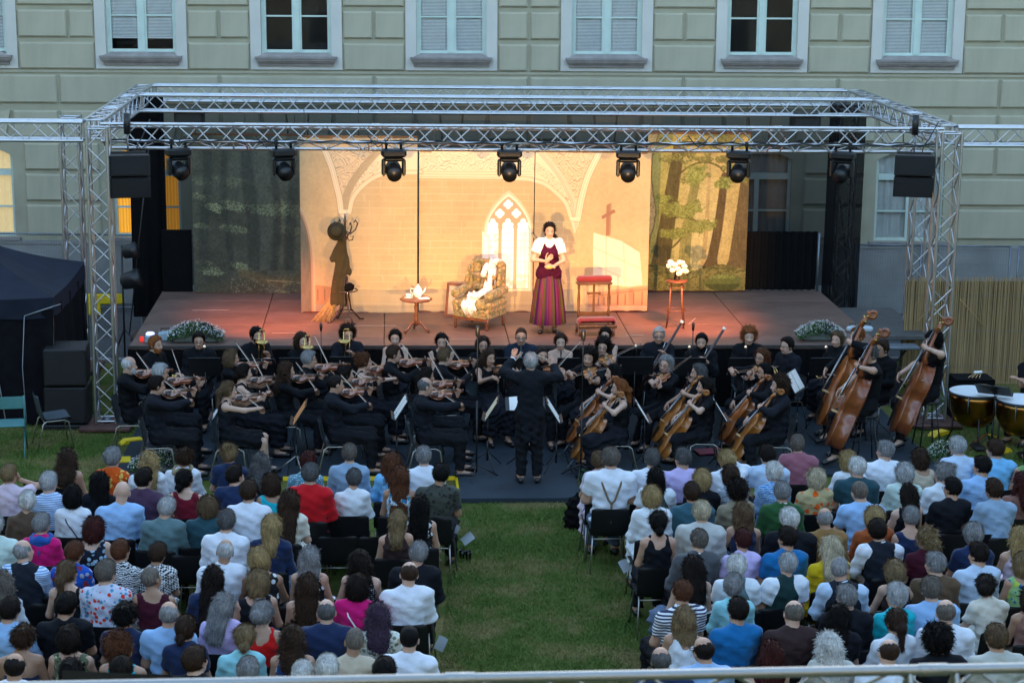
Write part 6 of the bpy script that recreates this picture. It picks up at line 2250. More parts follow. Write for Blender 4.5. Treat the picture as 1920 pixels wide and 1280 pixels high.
def horn(M, lab, mt=None, s=1.):
    mt = mt or BRASS
    r = empty('french_horn', label=lab, cat='horn', group='horns'); r.matrix_world = M @ Matrix.Scale(s, 4)
    for k, (q, c) in enumerate(((.13, (0, 0)), (.105, (.01, .01)), (.08, (-.02, 0)))):
        MB().tube([(c[0] + q * math.cos(t * PI / 12), .012 * k, c[1] + q * math.sin(t * PI / 12)) for t in range(24)], .009, 6, close=True).build('coil', mt, r)
    MB().tube([(.12, 0, -.05), (.10, -.02, -.12), (0, -.03, -.19), (-.10, -.03, -.20), (-.16, -.03, -.20), (-.19, -.03, -.20)], [.010, .014, .024, .05, .10, .145], 16, caps=False).build('bell', mt, r)
    for i in range(3): MB().tube([(-.04 + i * .035, .03, -.03), (-.04 + i * .035, .03, .06)], .012, 7).build('valve', SILVER, r)
    return r


def trumpet(M, lab):
    r = empty('trumpet', label=lab, cat='trumpet', group='trumpets'); r.matrix_world = M
    MB().tube([(0, -.20, 0), (0, .0, 0), (0, .14, 0), (0, .22, 0), (0, .26, 0)], [.006, .007, .012, .03, .06], 12, caps=False).build('bell', BRASS, r)
    MB().tube([(0, .12, 0), (0, .15, -.03), (0, .12, -.06), (0, -.12, -.06), (0, -.15, -.03), (0, -.12, 0)], .006, 6).build('loop', BRASS, r)
    for i in range(3): MB().tube([(0, -.03 + i * .027, -.08), (0, -.03 + i * .027, .05)], .009, 7).build('valve', BRASS, r)
    return r


LS, SS, TK, DR = [('shirt_long', BLACKC), ('trousers', DARKTROUSER)], [('shirt_short', BLACKC), ('trousers', DARKTROUSER)], [('tank', BLACKC), ('longskirt', BLACKC2)], [('scoop', BLACKC), ('longskirt', BLACKC2)]
LS2 = [('shirt_long', BLACKC2), ('collar', BLACKC2), ('trousers', DARKTROUSER)]
BL = [('blouse', BLACKC), ('trousers', DARKTROUSER)]
KN = [('tank', BLACKC2), ('skirt', BLACKC)]
NAVYS = [('shirt_long', cloth('dark_navy_shirt', (.012, .018, .030))), ('collar', cloth('dark_navy_shirt', (.012, .018, .030))), ('trousers', DARKTROUSER)]
SH = [('shoes', SHOEM)]


def RZ(M, loc, rz, s=1.): return Matrix.Translation([float(v) for v in loc]) @ Matrix.Rotation(rz, 4, 'Z') @ Matrix.Scale(s, 4) @ M


def seat_musician(px, py, key, J, rz, hs, hc, cl, lab, sex, skin=0, beardc=None, gl=False, chair=True, s=None, clab=None):
    s = s or (1.0 if sex == 'm' else .955)
    rz = rad(rz)
    loc = root_for_head(px, py, J, rz, s); loc[2] = .047
    person(key, J, loc, rz, hs, hc, cl + SH, lab, skin, (s, s, s), 'musicians of the orchestra', beardc, gl)
    if chair: shell_chair(loc, rz, clab or ('anthracite shell chair under the ' + lab.replace('person ', 'player ').split(',')[0]))
    return loc, rz, s


# violins and violas: px, py, sex, turn, bow draw, hair, colour, clothes, varnish, what tells the player apart, beard, glasses, skin
VIO = [
    (243, 691, 'm', -92, .30, 'bald', 'lgrey', LS, 'red', 'leftmost violinist beside the truss tower', 'lgrey', False, 0),
    (302, 705, 'f', -100, .20, 'crop', 'lgrey', LS, 'red', 'violinist half hidden behind the front left violinist', None, True, 0),
    (295, 729, 'm', -88, .44, 'short', 'dark', LS2, 'brown', 'front left violinist in dark shirt with bow drawn out', None, True, 0),
    (435, 677, 'f', -95, .22, 'bob', 'lbrown', BL, 'red', 'violinist with glasses below the left flower planter', None, True, 0),
    (459, 705, 'f', -92, .30, 'lowbun', 'dark', DR, 'brown', 'violinist behind the sleeveless front violinist', None, False, 2),
    (430, 738, 'f', -90, .46, 'pony', 'lbrown', KN, 'brown', 'violinist in sleeveless knee length black dress at the front', None, False, 2),
    (539, 701, 'f', -95, .42, 'longwavy', 'brown', BL, 'brown', 'violinist with loose shawl of hair in the second desk', None, False, 0),
    (580, 680, 'm', -95, .20, 'short', 'grey', LS, 'red', 'violinist with glasses behind the second desk', None, True, 0),
    (684, 684, 'f', -92, .46, 'updo', 'auburn', TK, 'red', 'violinist with bare arms crossing over in the middle desk', None, False, 2),
    (739, 670, 'm', -100, .34, 'short', 'brown', LS, 'red', 'violinist bending over the violin in the rear middle', None, False, 0),
    (835, 675, 'm', -85, .30, 'short', 'lbrown', LS, 'red', 'young violinist in the rear right of the violins', None, False, 2),
    (650, 708, 'f', -92, .24, 'lowbun', 'dark', LS, 'red', 'violinist behind the front violinist in plum black shirt', None, False, 0),
    (631, 727, 'm', -88, .44, 'buzz', 'dark', LS2, 'red', 'front violinist in plum black shirt near the aisle', None, False, 1),
    (801, 712, 'f', -92, .22, 'pony', 'dark', LS, 'red', 'violinist behind the front violinist nearest the conductor', None, False, 1),
    (798, 731, 'm', -88, .46, 'bald', 'dgrey', LS2, 'red', 'front violinist nearest the conductor', None, False, 0),
    (917, 677, 'f', -165, .34, 'long', 'brown', DR, 'brown', 'violinist facing the audience left of the conductor', None, False, 1),
    (1016, 673, 'm', 175, .20, 'buzz', 'dark', LS, 'orange', 'violinist facing the audience behind the conductor', 'dark', True, 0),
    (1104, 677, 'm', 140, .34, 'curly', 'dark', SS, 'golden', 'violist in short sleeves right of the conductor', None, False, 0),
    (1130, 656, 'f', 150, .24, 'curly', 'dark', TK, 'golden', 'violist in sleeveless top below the kneeling desk', None, True, 2),
    (1248, 689, 'f', 125, .22, 'chin', 'grey', BL, 'orange', 'violist with glasses behind the middle cello desk', None, True, 2),
    (1427, 675, 'f', 118, .40, 'long', 'auburn', BL, 'orange', 'violist with glasses behind the right cello desk', None, True, 0),
]
vv = {}
for i, (px, py, sex, turn, s_, hs, hc, cl, vn, who, bc, gl, sk) in enumerate(VIO):
    dz = (0., -.35, .2)[i % 3]
    k = ('vio', sex, round(s_, 1), i % 3)
    if k not in vv: vv[k] = pose_violin(sex, round(s_, 1), dz)
    J, M1, M2 = vv[k]
    ins = 'viola' if 'violist' in who else 'violin'
    loc, rz, s = seat_musician(px, py, k, J, turn, hs, hc, cl, 'person in black playing %s, %s' % (ins, who), sex, sk, bc, gl, clab='anthracite shell chair of the %s' % who)
    fiddle('violin', ins, RZ(M1, loc, rz, s), vn, '%s brown %s of the %s' % ('orange' if vn in ('orange', 'golden') else 'red' if vn == 'red' else 'dark', ins, who), 'violins and violas', 1.0 if ins == 'violin' else 1.13)
    bow(RZ(M2, loc, rz, s), .74, 'slim bow of the %s' % who, 'bows')

CEL = [
    (1148, 705, 'f', 100, .30, .88, 'long', 'black', DR, 'orange', 'rear cellist right of the conductor', False, 2),
    (1160, 734, 'f', 92, .26, .92, 'pony', 'red', TK, 'golden', 'front cellist in sleeveless top right of the conductor', False, 2),
    (1308, 705, 'f', 100, .36, .86, 'chin', 'dgrey', SS, 'golden', 'rear cellist of the middle cello desk', False, 0),
    (1320, 731, 'f', 90, .34, .92, 'lowbun', 'dark', SS, 'golden', 'front cellist of the middle cello desk', False, 2),
    (1433, 703, 'f', 100, .40, .84, 'short', 'black', LS, 'orange', 'rear cellist with glasses of the right cello desk', True, 0),
    (1460, 729, 'm', 88, .30, .84, 'curly', 'brown', LS2, 'golden', 'front cellist of the right cello desk', False, 2),
]
for i, (px, py, sex, turn, s_, pos, hs, hc, cl, vn, who, gl, sk) in enumerate(CEL):
    J, M1, M2 = pose_cello(sex, s_, pos)
    k = ('cel', i)
    loc, rz, s = seat_musician(px, py, k, J, turn, hs, hc, cl, 'person in black playing cello, %s' % who, sex, sk, None, gl, clab='anthracite shell chair of the %s' % who)
    fiddle('cello', 'cello', RZ(M1, loc, rz, s), vn, '%s brown cello of the %s' % (vn, who), 'cellos')
    bow(RZ(M2, loc, rz, s), .71, 'slim cello bow of the %s' % who, 'bows')

STOOLM = mat('black_stool', (.012, .012, .013), .5)
BAS = [
    (1607, 636, 'm', 100, 'perch', 'short', 'red', LS, 'orange', 'rear left double bass player', None, False, 2),
    (1631, 671, 'm', 92, 'perch', 'short', 'dgrey', SS, 'red', 'front double bass player with wristwatch', None, False, 0),
    (1748, 648, 'm', 96, 'perch', 'curly', 'black', SS, 'red', 'right double bass player in front of the truss tower', None, True, 2),
]
for i, (px, py, sex, turn, kind, hs, hc, cl, vn, who, bc, gl, sk) in enumerate(BAS):
    J, M1, M2 = pose_bass(sex, kind, (1.28, 1.20, 1.30)[i], (.66, .55, .72)[i])
    rz = rad(turn); s = 1.02
    loc = root_for_head(px, py, J, rz, s); loc[2] = .047
    p_ = person(('bas', i), J, loc, rz, hs, hc, cl + SH, 'person in black playing double bass, %s' % who, sk, (s, s, s), 'musicians of the orchestra', bc, gl)
    if i == 1: MB().tube([(0, 0, -.012), (0, 0, .012)], .036, 12).build('wristwatch', BLACKPLASTIC, p_, Matrix.Translation(J['wrL'] * .93 + J['elL'] * .07) @ Vector(J['wrL'] - J['elL']).to_track_quat('Z', 'Y').to_matrix().to_4x4())
    fiddle('bass', 'double_bass', RZ(M1, loc, rz, s), vn, '%s brown double bass of the %s' % (vn, who), 'double basses', 1.0)
    bow(RZ(M2, loc, rz, s), .70, 'double bass bow of the %s' % who, 'bows')
    r = empty('high_stool', loc, rz, label='black high stool of the %s' % who, cat='stool', group='high stools')
    MB().lathe([(.15, .655), (.165, .67), (.16, .695)], 16).build('seat', STOOLM, r)
    for q in range(4):
        a = q * PI / 2 + .78; MB().tube([(math.cos(a) * .11, math.sin(a) * .11, .66), (math.cos(a) * .22, math.sin(a) * .22, 0)], .012, 6).build('leg', STOOLM, r)
    MB().tube([(.16 * math.cos(t * PI / 8), .16 * math.sin(t * PI / 8), .3) for t in range(16)], .008, 5, close=True).build('foot_ring', STOOLM, r)

# winds and brass in the back, facing the audience
WIN = [
    (292, 652, 'm', -120, 'low', 'short', 'red', LS, 'trumpet', 'leftmost brass player at the stage corner', 'red', False, 0, -.0),
    (373, 645, 'm', 178, 'lap', 'short', 'dark', LS, None, 'brass player with glasses in front of the left flower planter', None, True, 0, .1),
    (481, 635, 'm', -150, 'up', 'short', 'black', LS, 'trombone', 'first trombonist from the left, looking to the right', 'black', False, 0, .25),
    (566, 645, 'f', -150, 'up', 'bob', 'brown', BL, 'trombone', 'second trombonist from the left, with hairslide', None, False, 2, .2),
    (652, 633, 'm', -172, 'up', 'curly', 'dark', LS2, 'trombone', 'third trombonist from the left, with glasses', 'dark', True, 0, .1),
    (741, 640, 'f', 176, 'lap', 'lowbun', 'black', TK, None, 'woodwind player in sleeveless top below the tea table', None, False, 2, 0),
    (828, 647, 'f', 178, 'cross', 'lowbun', 'black', DR, 'flute', 'woodwind player below the left of the armchair', None, False, 0, 0),
    (905, 652, 'f', -170, 'clar', 'chin', 'brown', BL, 'oboe', 'woodwind player with glasses looking down below the armchair', None, True, 0, 0),
    (977, 637, 'm', 176, 'clar', 'buzz', 'brown', NAVYS, 'oboe', 'broad woodwind player in navy shirt below the singer', None, True, 0, 0),
    (1051, 647, 'f', 178, 'clar', 'lowbun', 'brown', [('strapless', BLACKC), ('longskirt', BLACKC2)], 'clarinet', 'woodwind player with bare shoulders below the singer', None, False, 2, 0),
    (1135, 635, 'f', 165, 'clar', 'lowbun', 'dark', DR, 'clarinet', 'rear woodwind player below the kneeling desk', None, True, 2, 0),
    (1235, 635, 'm', 175, 'bsn', 'short', 'lgrey', LS2, 'bassoon', 'left bassoonist with glasses', None, True, 0, 0),
    (1315, 647, 'm', 168, 'bsn', 'short', 'black', LS, 'bassoon', 'right bassoonist with trimmed beard', 'black', False, 0, 0),
    (1404, 637, 'm', 176, 'low', 'curly', 'red', LS, 'horn', 'left horn player below the golden forest backdrop', None, False, 2, 0),
    (1475, 654, 'm', 120, 'low', 'short', 'dark', LS2, 'horn', 'horn player with glasses looking left', None, True, 2, 0),
    (1569, 642, 'f', 140, 'low', 'pony', 'lbrown', [('blouse', BLACKC), ('longskirt', BLACKC2)], 'trumpet', 'horn player in low necked dress', None, False, 2, 0),
    (1653, 660, 'm', 120, 'low', 'short', 'brown', LS, 'brasshorn', 'brass player half hidden behind the double basses', None, True, 1, 0),
]
for i, (px, py, sex, turn, what, hs, hc, cl, ins, who, bc, gl, sk, hy) in enumerate(WIN):
    J = pose_wind(sex, what); J['hy'] = hy if turn > 0 else hy * .6
    k = ('win', i)
    loc, rz, s = seat_musician(px, py, k, J, turn, hs, hc, cl, 'person in black, %s' % who if 'navy' not in who else 'person seated at rear, %s' % who, sex, sk, bc, gl, clab='anthracite shell chair of the %s' % who, s=1.06 if 'broad' in who else None)
    W = lambda M_: RZ(M_, loc, rz, s)
    if ins == 'trombone': trombone(W(Matrix.Translation((.05, .24, .74)) @ Matrix.Rotation(rad(-4), 4, 'X')), 'brass trombone held upright by the %s' % who)
    if ins == 'bassoon': bassoon(W(Matrix.Translation((.03, .24, .86)) @ Matrix.Rotation(rad(-30), 4, 'Y') @ Matrix.Rotation(rad(8), 4, 'X')), 'dark bassoon with pale ring held by the %s' % who)
    if ins in ('clarinet', 'oboe'): stick_wind(ins, W(Matrix.Translation((0, .12, 1.16)) @ Matrix.Rotation(rad(180 + 32), 4, 'X')), 'black %s held by the %s' % (ins, who), .62 if ins == 'clarinet' else .56)
    if ins == 'flute': flute(W(Matrix.Translation((-.25, .28, .80)) @ Matrix.Rotation(rad(82), 4, 'Y')), 'silver flute on the lap of the %s' % who)
    if ins == 'horn': horn(W(Matrix.Translation((.0, .30, .84)) @ Matrix.Rotation(rad(20), 4, 'Z')), 'brass french horn of the %s' % who)
    if ins == 'brasshorn': horn(W(Matrix.Translation((.05, .34, .62)) @ Matrix.Rotation(rad(-50), 4, 'Z')), 'brass horn low on the knee of the %s' % who)
    if ins == 'trumpet': trumpet(W(Matrix.Translation((.0, .32, .78))), 'brass trumpet on the lap of the %s' % who)

# conductor, seen from behind with both hands raised
J = skeleton('m', 'stand', hp=.05)
J = arms(J, (-.21, .36, 1.62), (.33, .38, 1.52), (-1, -.1, -.5), (1, -.1, -.5))
J['handL'] = (nrm((.15, .2, .95)), (.3, .9, -.1), .35); J['handR'] = (nrm((-.1, .4, .9)), (-.4, .8, -.1), .6)
TAILC = cloth('conductor_tailcoat', (.009, .010, .013))
loc = root_for_head(995, 690, J, 0, 1.0); loc[2] = .08
co_ = person(('cond',), J, loc, 0, 'short', 'lgrey', [('tailcoat', TAILC), ('trousers', DARKTROUSER)] + SH, 'person conducting in black tailcoat, both hands raised, back to the audience', 0, (1, 1, 1))
WSH = cloth('white_dress_shirt', (.78, .79, .80))
link('collar', garment(('cond',), J, 'collar'), co_, WSH)
for s in 'LR':
    d = J['wr' + s] - J['el' + s]
    MB().tube([J['el' + s] + d * .86, J['el' + s] + d * .985], .043, 12).build('cuff', WSH, co_)
MB().tube([J['wrR'] + J['handR'][0] * .06, J['wrR'] + np.array([-.30, .05, .17])], .004, 5).build('baton', mat('pale_baton', (.7, .65, .5), .5), None, RZ(Matrix.Identity(4), loc, 0), label='thin pale baton in the raised right hand of the conductor', cat='baton')

# singer on the stage
J = skeleton('f', 'stand', hp=-.08, hy=.05)
J = arms(J, (-.05, .24, 1.12), (.06, .22, 1.20), (-1, -.3, -.6), (1, -.3, -.6))
J['handL'] = (nrm((.75, .35, .1)), (0, -.6, -.7), .5); J['handR'] = (nrm((-.5, .25, .55)), (-.4, -.7, .2), .4)
WBL = cloth('white_blouse_cotton', (.80, .77, .72))
pt = at(1027, 622, SZ)
sg = person(('singer',), J, (pt[0], pt[1], SZ), PI, 'side', 'dark', [('puff', WBL)], 'person singing in purple striped dirndl with white blouse on the stage', 2, (.99, .99, .99))


def dirndl_fn(N, L, co):
    g = N.new('ShaderNodeSeparateXYZ'); L.new(co, g.inputs[0])
    a = N.new('ShaderNodeMath'); a.operation = 'ARCTAN2'; L.new(g.outputs[0], a.inputs[0]); L.new(g.outputs[1], a.inputs[1])
    mm = N.new('ShaderNodeMath'); mm.operation = 'MULTIPLY'; mm.inputs[1].default_value = 1.35; L.new(a.outputs[0], mm.inputs[0])
    fr_ = N.new('ShaderNodeMath'); fr_.operation = 'FRACT'; L.new(mm.outputs[0], fr_.inputs[0])
    return ramp(N, L, fr_.outputs[0], [(0, (.10, .006, .065)), (.25, (.045, .005, .065)), (.45, (.075, .055, .010)), (.62, (.045, .038, .008)), (.72, (.14, .009, .06)), (.9, (.065, .048, .010))], True)


DIRN = mat('purple_green_dirndl_silk', (.2, .03, .15), .6, spec=.2, sheen=0., fn=dirndl_fn, bump=.2)
m = MB()
NS = 96
prof = [(1.10, .125), (1.06, .135), (1.0, .165), (.9, .20), (.7, .235), (.45, .265), (.25, .285), (.20, .29)]


def dsk(a, b):
    t = b * (len(prof) - 1); i = min(int(t), len(prof) - 2); q = t - i
    z = prof[i][0] + (prof[i + 1][0] - prof[i][0]) * q; r_ = prof[i][1] + (prof[i + 1][1] - prof[i][1]) * q
    an = a * 2 * PI
    pl = 1 + (.045 * math.sin(an * 15 + .8 * math.sin(an * 3)) + .035 * math.sin(an * 7 + 2 * b) + .02 * math.sin(an * 29 + 3 * b)) * b ** .7
    return (r_ * pl * math.cos(an), r_ * pl * math.sin(an) * .86 - .01, z - .05)


m.sheet(dsk, NS * 2, 14); m.build('dirndl_skirt', DIRN, sg)
link('dirndl_bodice', garment(('singer',), J, 'bodice'), sg, cloth('purple_bodice', (.045, .004, .022)))
for s in (-1, 1): MB().lathe([(.03, .0), (.034, .04), (.02, .06)], 8, c=(s * .12, .0, .0)).build('heel', SHOEM, sg)
link('shoe', garment(('singer',), J, 'shoe_L'), sg, SHOEM); link('shoe', garment(('singer',), J, 'shoe_R'), sg, SHOEM)
MB().bev((0, 0, 0), (.10, .05, .05), .015).build('yellow_cloth', mat('yellow_cloth', (.55, .42, .06), .8, bump=.4), None, RZ(Matrix.Translation((.02, .27, 1.10)), (pt[0], pt[1], SZ), PI), label='small yellow cloth in the hands of the singer', cat='cloth')

# music stands: desk pixel, height of desk foot, turn of the reader
ms = [(400, 764, -90, 'music stand with pale pages between the two left front violin desks', WHITEPAPER), (552, 772, -90, 'music stand with an orange folder beside the second violin desk', mat('orange_folder', (.62, .25, .08), .7)), (741, 762, -88, 'music stand with bright pages in front of the plum black shirt', WHITEPAPER), (912, 764, -96, 'music stand with cream pages left of the conductor', mat('cream_pages', (.72, .58, .38), .8)), (1047, 768, 88, 'music stand with white pages right of the conductor', WHITEPAPER), (1212, 768, 90, 'music stand with white pages between the first two cello desks', WHITEPAPER), (1358, 766, 90, 'music stand with curled pages between the middle and right cello desks', WHITEPAPER), (1500, 715, 60, 'music stand seen edge on beside the horn players', WHITEPAPER), (1640, 705, 75, 'music stand behind the front double bass', WHITEPAPER)]
for px, py, tr, lab, pm in ms:
    p_ = at(px, py, .92)
    music_stand((p_[0], p_[1], .047), rad(tr), .74, lab, True, 32, .46, papermat=pm, thin=(px == 552))
for px, py, lab, w_, lp in ((385, 690, 'black music desk in front of the brass player with glasses', .46, True), (482, 692, 'black music desk in front of the first trombonist', .5, False), (556, 690, 'black music desk in front of the second trombonist', .5, False), (650, 688, 'black music desk in front of the third trombonist', .5, False), (848, 690, 'music desk frame in front of the flute player', .5, False), (945, 690, 'wide black music desk behind the conductor', .56, False), (1075, 690, 'black music desk in front of the bare shouldered player', .5, False), (1190, 688, 'black music desk in front of the left bassoonist', .55, True), (1290, 690, 'black music desk in front of the right bassoonist', .5, True), (1395, 690, 'black music desk in front of the left horn player', .5, True), (1545, 690, 'black music desk in front of the low necked dress', .46, True)):
    p_ = at(px, py, .95)
    music_stand((p_[0], min(p_[1], SY0 - .35), .047), PI, .80, lab, False, 22, w_, lamp=lp)
# conductor's desk
p_ = at(985, 800, .0); music_stand((loc[0], loc[1] + .75, .047), 0, .80, 'low black desk in front of the conductor', True, 60, .55)
# tall microphone stands in the orchestra
for px, py, h_, lab in ((893, 905, 2.0, 'tall black microphone stand left of the conductor'), (1088, 905, 1.95, 'tall black microphone stand right of the conductor')):
    p_ = at(px, py, 0); r = empty('microphone_stand', (p_[0], p_[1], .05), label=lab, cat='microphone', group='tall microphone stands')
    MB().tube([(0, 0, .1), (0, 0, h_ * .55)], .013, 8).build('lower_pole', BLACKMETAL, r); MB().tube([(0, 0, h_ * .55), (0, 0, h_)], .008, 6).build('pole', BLACKMETAL, r)
    for q in range(3):
        a = q * 2.094 + .3; MB().tube([(0, 0, .22), (math.cos(a) * .33, math.sin(a) * .33, .012)], .009, 6).build('leg', BLACKMETAL, r)
    MB().lathe([(.02, h_ - .02), (.03, h_), (.03, h_ + .11), (.018, h_ + .13)], 12).build('microphone', BLACKMETAL, r)
# red folder lying below the middle cello desk
p_ = at(1330, 848, .05); MB().bev((0, 0, .012), (.40, .28, .02), .004, rz=.2).build('red_folder', mat('burgundy_folder', (.22, .02, .045), .6), None, Matrix.Translation((p_[0], p_[1], .055)), label='burgundy folder lying on the floor under the middle cello desk', cat='folder')

# timpani
COPPER = mat('kettle_copper', (.33, .15, .035), .22, 1., var=.25, vscale=4)
SKINM = mat('drum_skin', (.62, .66, .68), .6, var=.05)
for (px, py, R_, lab) in ((1828, 733, .37, 'left copper kettledrum with white head on the lawn'), (1916, 748, .36, 'right copper kettledrum cut by the picture edge')):
    p_ = at(px, py, .82); r = empty('kettledrum', (p_[0], p_[1], 0), label=lab, cat='drum', group='kettledrums')
    MB().lathe([(.06, .28), (.18, .31), (.28, .40), (.345, .55), (R_ - .01, .72), (R_, .79)], 32).build('kettle', COPPER, r)
    MB().lathe([(R_ - .005, .822), (.001, .825)], 32, caps=False).build('drumhead', SKINM, r)
    MB().tube([(R_ * math.cos(t * PI / 16), R_ * math.sin(t * PI / 16), .80) for t in range(32)], .018, 6, close=True).build('hoop', BLACKMETAL, r)
    for q in range(6):
        a = q * PI / 3; MB().tube([(math.cos(a) * (R_ + .02), math.sin(a) * (R_ + .02), .80), (math.cos(a) * (R_ + .012), math.sin(a) * (R_ + .012), .58)], .008, 5).build('tension_rod', STEEL, r)
    for q in range(3):
        a = q * 2.094 + .5; MB().tube([(math.cos(a) * .30, math.sin(a) * .30, .50), (math.cos(a) * .30, math.sin(a) * .30, .2), (math.cos(a) * .38, math.sin(a) * .38, .01)], .014, 6).build('leg', BLACKMETAL, r)
    MB().bev((0, -.3, .06), (.16, .3, .06), .02).build('pedal', BLACKMETAL, r)
p_ = at(1872, 745, .85); music_stand((p_[0], p_[1] + .15, 0), rad(150), .86, 'flat black desk with papers between the kettledrums', True, 55, .5)
p_ = at(1822, 705, .72); r = empty('mallet_table', (p_[0], p_[1], 0), label='black covered table carrying the drum mallets', cat='table')
MB().sheet(lambda a, b: ((-.3, .3, .3, -.3, -.3)[int(a * 4)] if a < 1 else -.3, (-.22, -.22, .22, .22, -.22)[int(a * 4)] if a < 1 else -.22, .02 + .68 * b), 4, 1, False).build('cloth_cover', BLACKCLOTH, r)
MB().bev((0, 0, .70), (.6, .44, .03), .008).build('table_top', BLACKCLOTH, r)
for i in range(4):
    q = empty('drum_mallet', (p_[0] - .02 + i * .045, p_[1] - .05, .735), -.6 + .08 * i, label='drum mallet with white felt head, %s on the black table' % ('first', 'second', 'third', 'fourth')[i], cat='mallet', group='drum mallets')
    MB().tube([(0, -.16, .008), (0, .16, .008)], .006, 5).build('stick', MAPLE, q); c = SDF(.01); c.ell((0, .18, .02), (.026, .026, .026)); V, Q = c.mesh(.01); link('felt_head', npmesh('felt_head', V, Q), q, mat('white_felt', (.75, .76, .76), .95))
# timpanist at the right edge
J = skeleton('m', hp=-.1); J = arms(J, (.10, .24, .92), (-.08, .27, .94))
lc = root_for_head(1938, 668, J, rad(140), 1.); person(('timp',), J, lc, rad(140), 'short', 'brown', SS + SH, 'person in black with folded arms, cut by the right picture edge behind the drums', 0)
shell_chair(lc, rad(140), 'anthracite shell chair behind the kettledrums')
# music tripod with yellow and red legs beside the drum
p_ = at(1850, 830, 0); r = empty('coloured_tripod', (p_[0], p_[1], 0), label='small tripod with red and yellow legs below the left kettledrum', cat='tripod')
for a, mt in ((3.7, mat('red_leg', (.35, .03, .02), .5)), (.6, YELLOW), (5.4, YELLOW)): MB().tube([(0, 0, .14), (math.cos(a) * .34, math.sin(a) * .28, .012)], .011, 6).build('leg', mt, r)
MB().tube([(0, 0, .12), (0, 0, .42)], .013, 6).build('post', mat('blue_post', (.03, .10, .18), .5), r)
# ------------------------------------------------------------------ the audience
CL = {}


def C_(key, phrase, col, pat=None, col2=(.8, .8, .8), col3=None, scale=1.):
    CL[key] = (phrase, cloth('top_' + key, col, pat, col2, col3, scale))


for a in (('white', 'white shirt', (.68, .72, .78)), ('whiteb', 'white blouse', (.66, .70, .74)), ('cream', 'cream top', (.62, .60, .52)), ('lblue', 'light blue shirt', (.30, .45, .66)), ('sky', 'sky blue shirt', (.22, .46, .70)),
          ('paleblue', 'pale blue shirt', (.46, .56, .68)), ('bgrey', 'grey blue shirt', (.25, .34, .44)), ('blue', 'deep blue shirt', (.03, .13, .30)), ('navy', 'navy top', (.012, .022, .06)), ('black', 'black top', (.008, .009, .012)),
          ('grey', 'grey suit', (.065, .068, .075)), ('greyteal', 'grey teal shirt', (.10, .16, .17)), ('tealsuit', 'teal suit', (.035, .085, .11)), ('darkteal', 'dark teal shirt', (.02, .055, .07)), ('turq', 'turquoise top', (.03, .36, .42)), ('aqua', 'pale aqua top', (.30, .56, .60)),
          ('mint', 'pale mint blouse', (.50, .60, .56)), ('crimson', 'crimson shirt', (.42, .012, .035)), ('darkred', 'dark red top', (.13, .012, .022)), ('burg', 'burgundy top', (.045, .010, .018)), ('red', 'red one shoulder top', (.48, .012, .02)), ('magenta', 'magenta top', (.50, .015, .16)),
          ('mauve', 'mauve jacket', (.24, .105, .13)), ('plum', 'plum check jacket', (.055, .03, .055)), ('lilac', 'lilac shirt', (.50, .44, .66)), ('pink', 'pale pink top', (.58, .48, .55)), ('beige', 'beige top', (.46, .40, .31)), ('khaki', 'khaki jacket', (.22, .19, .14)), ('tan', 'tan brown shirt', (.21, .125, .055)),
          ('brown', 'brown sweater', (.085, .055, .033)), ('dbrown', 'dark brown top', (.035, .022, .022)), ('sheer', 'sheer brown top', (.075, .05, .035)), ('rust', 'rust jacket', (.24, .07, .03)), ('yellow', 'yellow top', (.50, .36, .02)), ('green', 'dark green sweater', (.02, .07, .025)), ('lgreen', 'leaf green top', (.16, .28, .12)),
          ('blazer', 'pale linen blazer', (.45, .46, .44)), ('lgrey', 'pale grey shirt', (.46, .47, .43)), ('rosebr', 'rose brown top', (.20, .11, .09))): C_(*a)
C_('bstripe', 'blue striped shirt', (.20, .34, .58), 'stripe', (.60, .68, .78), scale=1.6)
C_('nstripe', 'navy striped white top', (.70, .72, .74), 'stripe', (.02, .03, .07), scale=1.1)
C_('orangef', 'orange floral shirt', (.50, .10, .03), 'floral', (.62, .42, .14), (.30, .05, .10), 1.1)
C_('orangep', 'orange print blouse', (.40, .34, .20), 'floral', (.58, .12, .03), (.55, .16, .05), .8)
C_('colorf', 'colourful floral shirt', (.52, .56, .66), 'floral', (.50, .06, .05), (.10, .26, .40), 1.5)
C_('bluef', 'blue print blouse', (.45, .55, .66), 'zebra', (.05, .20, .45), scale=1.4)
C_('bwf', 'black white leaf top', (.010, .011, .014), 'floral', (.62, .66, .68), (.60, .64, .66), .95)
C_('blf', 'dark blue floral top', (.010, .013, .022), 'floral', (.30, .46, .60), (.42, .55, .66), 1.2)
C_('camo', 'dark leaf print shirt', (.045, .05, .042), 'floral', (.012, .014, .014), (.02, .02, .018), 1.3)
C_('zebra', 'zebra print top', (.60, .63, .64), 'zebra', (.014, .015, .02), scale=1.3)
C_('hound', 'houndstooth top', (.66, .68, .68), 'check', (.012, .013, .016))
C_('dots', 'dotted teal blouse', (.10, .22, .28), 'dots', (.66, .70, .72))
C_('bdots', 'dotted black dress', (.010, .010, .012), 'dots', (.55, .56, .56))
C_('greenp', 'green patterned dress', (.10, .11, .07), 'floral', (.34, .36, .22), (.02, .025, .02), 2.)
C_('creamp', 'cream patterned top', (.60, .62, .56), 'floral', (.16, .18, .13), (.30, .28, .18), 1.3)
C_('bluemix', 'bright blue print top', (.03, .09, .36), 'floral', (.22, .04, .06), (.36, .38, .50), 1.)
C_('bwhite', 'blue white dress', (.56, .64, .68), 'floral', (.03, .15, .36), (.06, .25, .40), 1.)
C_('grblue', 'green blue floral top', (.25, .40, .20), 'floral', (.04, .12, .26), (.40, .50, .12), 1.)
C_('blueprint', 'blue print dress', (.012, .05, .16), 'floral', (.45, .45, .45), (.04, .10, .28), .8)
